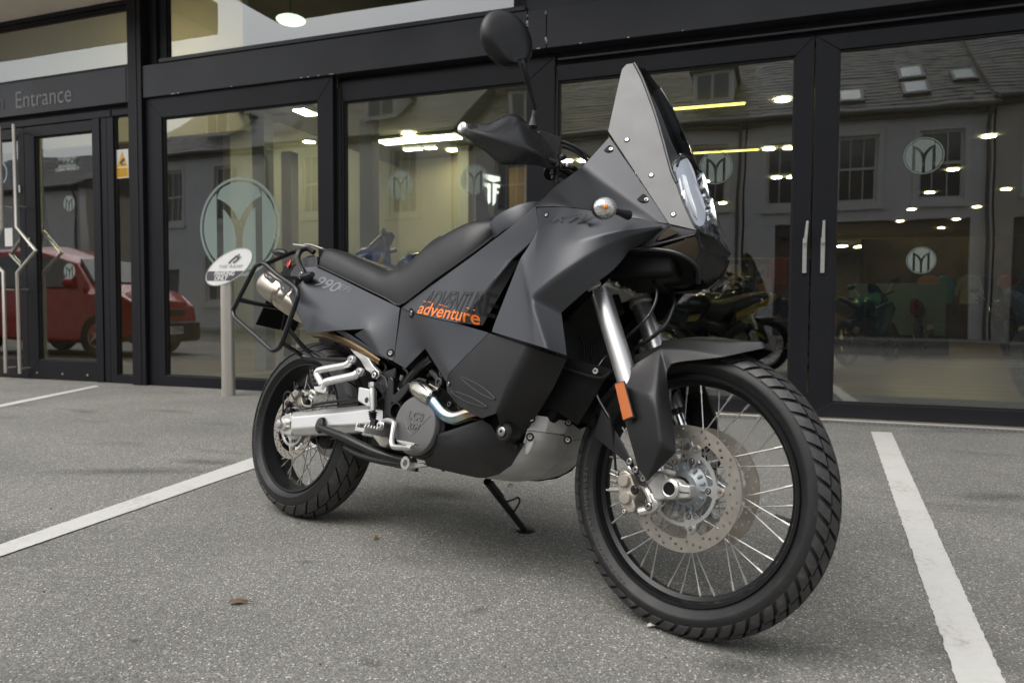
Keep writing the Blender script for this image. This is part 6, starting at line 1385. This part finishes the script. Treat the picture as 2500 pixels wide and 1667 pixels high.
# passenger footpeg bracket
def bar(pts, wdt, th_, m, parent, name, k='T2'):
    P = PX(k, *pts); mb = MB(); n = len(P)
    up = []
    mb.tube(P, wdt, 10, 4)
    return obj(name, mb, m, parent)
pb = bar([(1040,205,-.170),(1010,235,-.178),(960,268,-.182),(800,298,-.190),(640,330,-.198),(598,360,-.200),(600,400,-.200),(640,470,-.200),(660,520,-.200)], .0115, 0, M_['alu_br'], bike, 'passenger_footpeg_bracket')
bar([(1140,355,-.172),(1100,385,-.180),(1060,405,-.184),(900,440,-.190),(740,475,-.198),(705,495,-.200),(692,530,-.200),(680,570,-.200)], .0135, 0, M_['alu_br'], pb, 'bracket_arm')
obj('bracket_foot', MB().prism(PX('T2', *[(x, y, -.206) for x, y in ((545,535),(640,530),(700,545),(700,610),(680,632),(600,612),(560,590))]), (0,.016,0)), M_['alu_br'], pb, bevel=.004)
for x, y in ((1035,195),(1138,350)): bolt(B('T2', x, y, -.186), .0105, (0,-1,0), 0, pb, m='alu'); obj('boss', MB().cyl(B('T2', x, y, -.184), B('T2', x+25, y+10, -.15), .014, 18), M_['alu_br'], pb)
obj('passenger_footpeg', MB().prism(PX('T2', (482,310,-.205),(508,288,-.205),(535,300,-.205),(600,520,-.205),(560,545,-.205),(528,535,-.205)), (0,.025,0)), M_['plastic'], bike, bevel=.004)
for i in range(9): t = i/8; obj('peg_rib', MB().cyl(B('T2', 500+60*t, 312+215*t, -.207), B('T2', 530+62*t, 306+212*t, -.207), .0022, 6), M_['void'], pb) if i % 2 == 0 else None
obj('peg_spring', MB().tube(PX('T2', (500,640,-.20),(530,600,-.20),(570,620,-.20),(590,660,-.195),(550,690,-.195),(505,660,-.2)), .007, 8, 5), M_['alu'], pb)
# rear master cylinder
mcy = obj('master_cylinder', MB().prism(PX('T2', *[(x, y, -.178) for x, y in ((1125,545),(1255,572),(1275,580),(1275,790),(1240,800),(1118,725),(1110,700))]), (0,.03,0)), M_['alu_br'], bike, bevel=.005, seg=3)
obj('reservoir_hole', MB().lathe([(.0001,.0),(.0085,.0),(.0095,-.001)], frame(B('T2', 1225, 712, -.1795), (1,0,0), z=(0,-1,0)), 16), M_['cast_dk'], mcy)
obj('cylinder_body', MB().tube(PX('T2', (1300,490,-.175),(1300,560,-.175),(1303,570,-.175),(1305,700,-.175),(1308,850,-.175)), [.008,.008,.010,.0105,.009], 14), M_['alu'], mcy)
obj('cylinder_nut', MB().cyl(B('T2', 1298, 490, -.176), B('T2', 1298, 545, -.176), .0115, 6), M_['disc_in'], mcy)
bl = MB()
for i in range(4): bl.lathe([(.008,-.005),(.0175-.0018*i,0),(.008,.005)], frame(B('T2', 1307, 868+i*28, -.175), (1,0,0), z=(0,0,1)), 18)
obj('bellows', bl, M_['plastic'], mcy); obj('push_rod', MB().cyl(B('T2', 1312, 960, -.175), B('T2', 1318, 1060, -.175), .004, 8), M_['steel'], mcy); obj('clevis', MB().box(B('T2', 1318, 1030, -.176), (.012,.007,.018)), M_['plastic'], mcy, bevel=.002)
# brake pedal
pd = bar([(250,935,-.190),(310,875,-.195),(385,875,-.20),(430,905,-.205),(425,960,-.21),(405,1080,-.215),(400,1150,-.218),(420,1200,-.22),(500,1212,-.222),(600,1212,-.225)], .0085, 0, M_['disc_in'], bike, 'brake_pedal', 'T3')
obj('pedal_tip', MB().tube(PX('T3', (590,1215,-.225),(620,1205,-.23),(655,1222,-.232)), [.0095,.0085,.0075], 10), M_['alu'], pd); bolt(B('T3', 243, 932, -.205), .012, (0,-1,0), 0, pd, m='alu')
obj('pedal_pivot', MB().lathe([(.017,-.03),(.017,-.002),(.014,.0),(.0001,.0)], frame(B('T3', 246, 934, -.202), (1,0,0), z=(0,-1,0)), 24), M_['disc_in'], pd)
pp = [(450,1118),(500,1120),(560,1135),(640,1150),(685,1158),(680,1185),(620,1190),(540,1178),(490,1150)]
obj('pedal_pad', MB().prism(PX('T3', *[(x, y, -.235) for x, y in pp]), (0,.02,0)), M_['alu'], pd, bevel=.002)
# rider footpeg, serrated edge
pa, pc_ = B('T2', 1460, 1150, -.165), B('T2', 1140, 1078, -.265)
ptop = pa.lerp(pc_, .5); dv = (pc_-pa); L_ = dv.length; ex = dv.normalized(); ey = Vector((0,0,1)).cross(ex).normalized()
fpM = frame(pa, ex, z=(0,0,1)); fp = MB()
for s in (-1, 1): fp.box((L_*.5, s*.020, 0), (L_*.5, .003, .009))
for x in (0, L_*.33, L_*.66, L_): fp.box((min(max(x,.004),L_-.004), 0, -.002), (.004, .0195, .006))
fo = obj('footpeg', fp, M_['alu'], bike, fpM, bevel=.001)
te = MB()
for i in range(9):
    for s in (-1, 1): x = L_*(.04+i*.115); te.prism([(x-.004,s*.020-.003,.008),(x+.004,s*.020-.003,.008),(x,s*.020-.003,.017)], (0,.006,0))
obj('peg_tooth', te, M_['alu'], fo, kind='stuff'); obj('peg_rubber', MB().box((L_*.5,.0,.010), (L_*.46,.012,.006)), M_['plastic'], fo, bevel=.002)
obj('peg_mount', MB().prism(PX('T2', *[(x, y, -.165) for x, y in ((1280,1160),(1450,1130),(1520,1180),(1510,1260),(1450,1320),(1390,1300),(1340,1230))]), (0,.03,0)), M_['gold'], bike, bevel=.006)
# side stand on the far side
foot = BI @ at_height('V', 1205, 1217, .008); tp = B('K12', 872, 1128, .115)
ss_ = obj('side_stand', MB().tube([tp, tp.lerp(foot, .5), foot], [.0135,.0125,.011], 14), M_['satin'], bike)
fM = BI @ Matrix.Translation(at_height('V', 1207, 1219, .0)); obj('stand_foot', MB().lathe([(.034,.001),(.034,.006),(.026,.010),(.012,.013)], fM, 24), M_['satin'], ss_)
mdl = tp.lerp(foot, .42); ml2 = tp.lerp(foot, .64); obj('stand_hook', MB().tube([mdl, B('K12', 1065,1262,.25), B('K12', 1095,1248,.27), B('K12', 1112,1275,.27), B('K12', 1085,1330,.27), ml2], .0033, 8, 5), M_['satin'], ss_)
obj('stand_spring', MB().tube([tp+Vector((.02,-.0,0)), tp.lerp(foot,.3)+Vector((.014,0,.004))], .006, 10), M_['cast_dk'], ss_)
obj('shock_absorber', MB().cyl((.36,.0,.50),(.30,.0,.76),.03,16), M_['cast_dk'], bike)
obj('rear_inner_fender', MB().prism([(.05,-.10,.74),(.30,-.10,.60),(.42,-.10,.45),(.46,-.10,.46),(.36,-.10,.64),(.08,-.10,.78)], (0,.20,0)), M_['void'], bike, bevel=.01)
obj('chain_run', MB().span((0,.095,.36),(.5,.108,.378)).span((0,.095,.24),(.5,.108,.258)), M_['cast_dk'], bike, bevel=.003)

# ---------------------------------------------------------------- bars, hand guards, mirror
HB = SM
gR, gI = BS('K11', 90, 978, -.455), BS('K11', 760, 1225, -.215)
hbp = [gR, gR.lerp(gI, .45), gI, BS('K11', 800, 1330, -.12), BS('K11', 830, 1345, -.05)]
def ms(q): p = SI @ q; return SM @ Vector((p.x, -p.y, p.z))
hb = obj('handlebar', MB().tube(hbp+[ms(q) for q in hbp[::-1]], .0125, 14, 4), M_['satin'], bike)
for f in ((lambda q: q), ms):
    obj('grip', MB().tube([f(gR.lerp(gI, .06)), f(gR.lerp(gI, .55))], .0175, 16), M_['plastic'], hb)
    obj('bar_end', MB().lathe([(.0001,.006),(.010,.006),(.0145,.003),(.0155,-.004),(.0155,-.012)], frame(f(gR), (1,0,0), z=(f(gR)-f(gI)).normalized()), 20), M_['alu'], hb)
ol = [(85,942),(190,950),(300,952),(340,925),(380,902),(430,878),(470,866),(520,880),(560,915),(600,960),(640,995),(680,1022),(720,1070),(745,1105),(790,1165),(835,1240)]
bt = [(80,1020),(130,1060),(200,1112),(270,1165),(350,1238),(380,1258),(420,1264),(480,1264),(540,1262),(600,1262),(640,1264),(690,1270),(730,1290),(770,1300),(800,1290),(838,1262)]
cr_ = [(85,985),(170,995),(235,1012),(300,1035),(370,1058),(440,1078),(490,1092),(540,1110),(580,1127),(620,1145),(655,1162),(690,1180),(725,1200),(760,1218),(800,1238),(838,1252)]
yl = lambda x: -.462+(x-85)/(835-85)*(.462-.195)
n = len(ol); top_ = [BS('K11', x, y, yl(x)) for x, y in ol]; mid1 = []; crv = []; mid2 = []
for i in range(n):
    t = i/(n-1); bl_ = .048*math.sin(PI*min(1, t*1.05))
    cx, cy = cr_[i]; crv.append(BS('K11', cx, cy, yl(cx)-bl_)); bx_, by_ = bt[i]; mid2.append(BS('K11', bx_, by_, yl(bx_)-bl_*.35))
    mx_, my_ = (ol[i][0]+cx)/2, (ol[i][1]+cy)/2; mid1.append(BS('K11', mx_, my_, yl(mx_)-bl_*.62))
vs = top_+mid1+crv+mid2; fs = [(r_*n+i, r_*n+i+1, (r_+1)*n+i+1, (r_+1)*n+i) for r_ in range(3) for i in range(n-1)]
M_['guard'] = mat('hand_guard_plastic', (.022,.022,.0225), .27, .0, var=.05, vs=8, dirt=.04)
for f in ((lambda q: q), ms):
    o = raw('hand_guard', [f(q) for q in vs], fs, M_['guard'], bike, (1,0,.4))
    bm = bmesh.new(); bm.from_mesh(o.data); ce = bm.edges.layers.float.new('crease_edge'); bm.verts.ensure_lookup_table()
    for e in bm.edges:
        a, b = sorted(v.index for v in e.verts)
        if 2*n <= a < 3*n and b == a+1 and b < 3*n: e[ce] = .8
    bm.to_mesh(o.data); bm.free()
    q = o.modifiers.new('sub', 'SUBSURF'); q.levels = q.render_levels = 2; q = o.modifiers.new('solid', 'SOLIDIFY'); q.thickness = .003; q.offset = -1
    obj('lever', MB().tube([f(gI.lerp(gR,.0)+Vector((.02,0,-.01))), f(gI.lerp(gR,.3)+Vector((.022,0,-.014))), f(gI.lerp(gR,.7)+Vector((.02,0,-.018)))], [.008,.007,.006], 8, 4), M_['satin'], bike)
    # switch block and fluid reservoir
    rsv = [f(BS('K11', *q)) for q in ((668,1010,-.235),(690,998,-.235),(835,1045,-.205),(850,1060,-.2),(835,1180,-.19),(800,1215,-.195),(740,1120,-.225),(700,1060,-.235))]
    obj('reservoir', MB().prism(rsv, (-.045,0,0)), M_['guard'], bike, bevel=.005)
    # mirror
    mc_ = f(BS('K11', 430, 305, -.37)); apx = f(BS('K11', 548, 452, -.36)); view = ((BI @ CAMP)-mc_).normalized()
    nrm = Vector((.93, -.28 if f(gR).y < 0 else .28, .0)).normalized(); Mm = frame(mc_, Vector((0,0,1)).cross(nrm), z=nrm); Mi = Mm.inverted(); ap = Mi @ apx
    vs2, fs2 = [], []; N_ = 40; rad = .0765
    for k, (rr, hh, pull) in enumerate(((1,-.006,0),(1.015,.0,0),(.97,.010,.05),(.85,.020,.16),(.66,.029,.34),(.42,.036,.58),(.20,.034,.80))):
        for j in range(N_):
            a = 2*PI*j/N_; wx = rad*rr*math.cos(a)*1.06; wy = rad*rr*math.sin(a)
            dx, dy = ap.x*pull, ap.y*pull; vs2.append(Mm @ Vector((wx*(1-pull*.2)+dx, wy*(1-pull*.2)+dy, hh*(1-pull*.35))))
    for k in range(6):
        for j in range(N_): fs2.append((k*N_+j, k*N_+(j+1) % N_, (k+1)*N_+(j+1) % N_, (k+1)*N_+j))
    fs2.append(tuple(6*N_+j for j in range(N_)))
    mo = raw('mirror', vs2, fs2, M_['body_dk'], bike, None); 
    obj('mirror_glass', MB().lathe([(.0001,-.0045),(.074,-.0045)], Mm @ Matrix.Diagonal((1.06,1,1,1)), 40), M_['chrome'], mo)
    a1 = f(BS('K11', 540, 460, -.36)); a2 = f(BS('K11', 560, 530, -.35)); a3 = f(BS('K11', 600, 670, -.31)); a4 = f(BS('K11', 640, 815, -.27)); a5 = f(BS('K11', 643, 850, -.262)); a6 = f(BS('K11', 632, 905, -.262)); a7 = f(BS('K11', 628, 975, -.262))
    obj('mirror_stem', MB().tube([a1, a1.lerp(a2,.1), a2, a3, a4, a5], [.0125,.0100,.0085,.0062,.0055,.0055], 12, 4), M_['satin'], mo); obj('stem_nut', MB().tube([a5, a6], .0062, 10), M_['cast_dk'], mo); obj('stem_boot', MB().tube([a6, a7], [.007,.014], 12), M_['cast_dk'], mo)
lk = link('embossed_letter', text_mesh('KTM', .012, .001, .2), M_['body_dk'], bike, frame(BS('K11', 385, 178, -.372)+Vector((.014,-.01,0)), (0.2,.95,.3), z=(.93,-.28,.2)))
# clamp and cables behind the cowl
obj('bar_clamp', MB().tube([BS('K11', 770,1330,-.10), BS('K11', 800,1300,-.05), ms(BS('K11', 770,1330,-.10))], .022, 12, 3), M_['void'], bike)
for a, b, yy in (((850,1085),(1065,1205),-.17),((855,1120),(1040,1225),-.17),((845,1275),(970,1305),-.14),((850,1290),(950,1310),-.12)):
    A_, Bb = BS('K11', *a, yy), BS('K11', *b, yy+.05); obj('control_cable', MB().tube([A_, A_.lerp(Bb,.5)+Vector((0,0,.006)), Bb, Bb+Vector((.05,.04,-.05))], .0055, 8, 4), M_['plastic'], bike)
for x, y, r in ((785,1360,.007),(775,1330,.006),(860,1205,.010)): obj('clamp_screw', MB().ell(BS('K11', x, y, -.14), (r,r,r)), M_['cast_dk'], bike)
obj('cable_adjuster', MB().cyl(BS('K11', 890,1262,-.15), BS('K11', 935,1272,-.13), .006, 8), M_['steel'], bike)
# hoses round the fork
obj('brake_hose', MB().tube(PS('T5', (960,90,-.02),(1030,130,-.03),(1120,210,-.04),(1200,340,-.05),(1228,460,-.06),(1200,600,-.07),(1120,760,-.08),(1000,910,-.09),(880,1020,-.08),(800,1085,-.07),(720,1130,-.05)), .0042, 10, 5), M_['satin'], bike)
obj('brake_hose', MB().tube(PS('T5', (1150,230,.02),(1290,290,.02),(1400,385,.02),(1460,470,.01),(1482,600,.0),(1440,740,-.01),(1380,880,-.02),(1280,1010,-.03),(1150,1120,-.03),(1000,1210,-.03),(880,1290,-.02)), .0042, 10, 5), M_['satin'], bike)
obj('speed_cable', MB().tube(PS('T5', (1430,690,.03),(1340,900,.0),(1200,1060,-.02),(1060,1150,-.03),(900,1260,-.03)), .0035, 8, 5), M_['satin'], bike)
obj('brake_hose', MB().tube(PS('K7', (440,815,-.06),(380,880,-.08),(335,960,-.09),(322,1080,-.095),(350,1170,-.10),(400,1260,-.10),(440,1345,-.10),'K8',(232,560,-.09),(235,620,-.085)), .0036, 10, 5), M_['satin'], bike)
obj('hose_print', MB().tube(PS('T5', (1110,772,-.084),(1060,835,-.088)), .0012, 5), M_['white'], bike)
# turn signals
for s in (-1, 1):
    q = B('K6', 338, 1068, -.285); q2 = B('K6', 480, 1112, -.19); sy = lambda p: Vector((p.x, p.y if s < 0 else -p.y, p.z))
    tsM = frame(sy(q), (sy(q2)-sy(q)), z=(1,0,.1))
    ax_ = (sy(q2)-sy(q)).normalized()
    Mt = Matrix.Translation(sy(q)+Vector((-.005,0,0))) @ Matrix.Rotation(PI/2,4,'Y')
    ind = obj('turn_signal', MB().lathe([(.0265,0),(.025,-.014),(.018,-.024),(.0001,-.03)], Mt @ Matrix.Rotation(R(-25*s),4,'X') @ Matrix.Diagonal((1,1.15,1,1)), 24), M_['plastic'], bike)
    obj('indicator_lens', MB().lathe([(.026,0),(.025,.012),(.019,.022),(.010,.028),(.0001,.030)], Mt @ Matrix.Rotation(R(-25*s),4,'X') @ Matrix.Diagonal((1,1.15,1,1)), 24), mat('indicator_clear', (.75,.75,.73), .12, .75, var=.35, vs=140, coat=.6, bump=.9, bs=260) if s < 0 else bpy.data.materials['indicator_clear'], ind)
    obj('bulb', MB().ell(sy(q)+((BI @ CAMP)-q).normalized()*.0245+Vector((0,0,.003)), (.006,.008,.007)), M_['amber'], ind)
    obj('indicator_stalk', MB().tube([sy(q)+ax_*.018, sy(q)+ax_*.05, sy(q2)], [.0095,.008,.013], 12), M_['plastic'], ind)
# ---------------------------------------------------------------- lettering on the panels
def wrap(me, Mx, names, lift):
    bpy.context.view_layer.update(); dg = bpy.context.evaluated_depsgraph_get()
    bm = bmesh.new(); bm.from_mesh(me); bmesh.ops.triangulate(bm, faces=bm.faces)
    for _ in range(6):
        lg = [e for e in bm.edges if (Mx @ e.verts[0].co-Mx @ e.verts[1].co).length > .0045]
        if not lg: break
        bmesh.ops.subdivide_edges(bm, edges=lg, cuts=1); bmesh.ops.triangulate(bm, faces=bm.faces)
    bm.transform(Mx); trees = []
    for nme in names:
        trees.append(tree(nme))
    for v in bm.verts:
        best = None
        for t in trees:
            h = t.ray_cast(Vector((v.co.x, -.6, v.co.z)), Vector((0,1,0)), .7)
            if h[0] is not None and (best is None or h[0].y < best): best = h[0].y
        if best is not None and abs(best-v.co.y) < .06: v.co.y = best-lift
    bm.to_mesh(me); bm.free()
def decal(s, pL, pR, m, hgt, shear=0, bold=0, up=None, y=None, th=.0004, parent=bike, sp=1, lift=.001, names=()):
    me = text_mesh(s, 1.0, 0, shear, bold, sp); xs = [v.co.x for v in me.vertices]; ys = [v.co.y for v in me.vertices]
    ex = (pR-pL); L_ = ex.length; exn = ex.normalized(); upv = Vector(up) if up else Vector((0,0,1)); nz = exn.cross(upv).normalized(); upn = nz.cross(exn)
    if nz.y > 0: nz = -nz
    sx = L_/(max(xs)-min(xs)); sy_ = hgt/(max(ys)-min(ys)); cx, cy = (max(xs)+min(xs))/2, (max(ys)+min(ys))/2
    mm = (pL+pR)/2+nz*lift
    Mx = Matrix.Translation(mm) @ Matrix((exn*sx, upn*sy_, nz)).transposed().to_4x4() @ Matrix.Translation((-cx,-cy,0))
    if names: wrap(me, Mx, names, lift); return link('lettering', me, m, parent)
    return link('lettering', me, m, parent, Mx)
DZ = Vector((0,0,1))
def dk(k, a, b, t_, s, m, shear=0, bold=0, sp=1, lift=.002, names=('tank_panel','side_panel','tail_panel','side_fairing','upper_cowl')):
    """lettering between two readings (x,y,yb) with a third giving the top of the letters"""
    pL, pR, pU = B(k, *a), B(k, *b), B(k, *t_); base_pt = (pL+pR)/2; ex = (pR-pL).normalized(); upv = pU-base_pt; upv -= ex*upv.dot(ex)
    return decal(s, pL, pR, m, upv.length*2, shear, bold, up=upv.normalized(), lift=lift, sp=sp, names=names)
for (x, y, w_) in ((270,1042,.018),(330,1052,.022),(450,1082,.020),(505,1098,.012),(770,1128,.018),(820,1145,.012)):
    q = B('T4', x, y, -.214); h = tree('tank_panel').ray_cast(Vector((q.x,-.6,q.z)), Vector((0,1,0)))
    if h[0]: obj('sticker_dash', MB().box((0,0,0), (w_*.5,.0004,.0012), frame(h[0]+Vector((0,-.0012,0)), Vector((1,0,-.18)), z=(0,0,1))), M_['sticker'], bike)
dk('T4', (218,1105,-.2155), (838,1218,-.2215), (540,1098,-.2130), 'adventure', M_['sticker'], 0, .014, 1.0, .0022)
dk('T4', (255,1025,-.206), (975,1080,-.222), (625,945,-.207), 'ADVENTURE', M_['sticker_dk'], .35, .014, .95, .0014)
dk('K3', (745,560,-.192), (975,640,-.196), (905,548,-.188), '990', M_['sticker_lt'], .1, .012, 1, .0012)
dk('K3', (985,622,-.1935), (1095,662,-.195), (1055,612,-.191), 'EFI', M_['sticker_lt'], .1, 0, 1, .0012)
dk('K6', (6,1128,-.196), (285,1138,-.212), (150,1106,-.200), 'KTM', M_['sticker_dk'], .4, .012, 1, .0015, ('side_fairing','upper_cowl'))
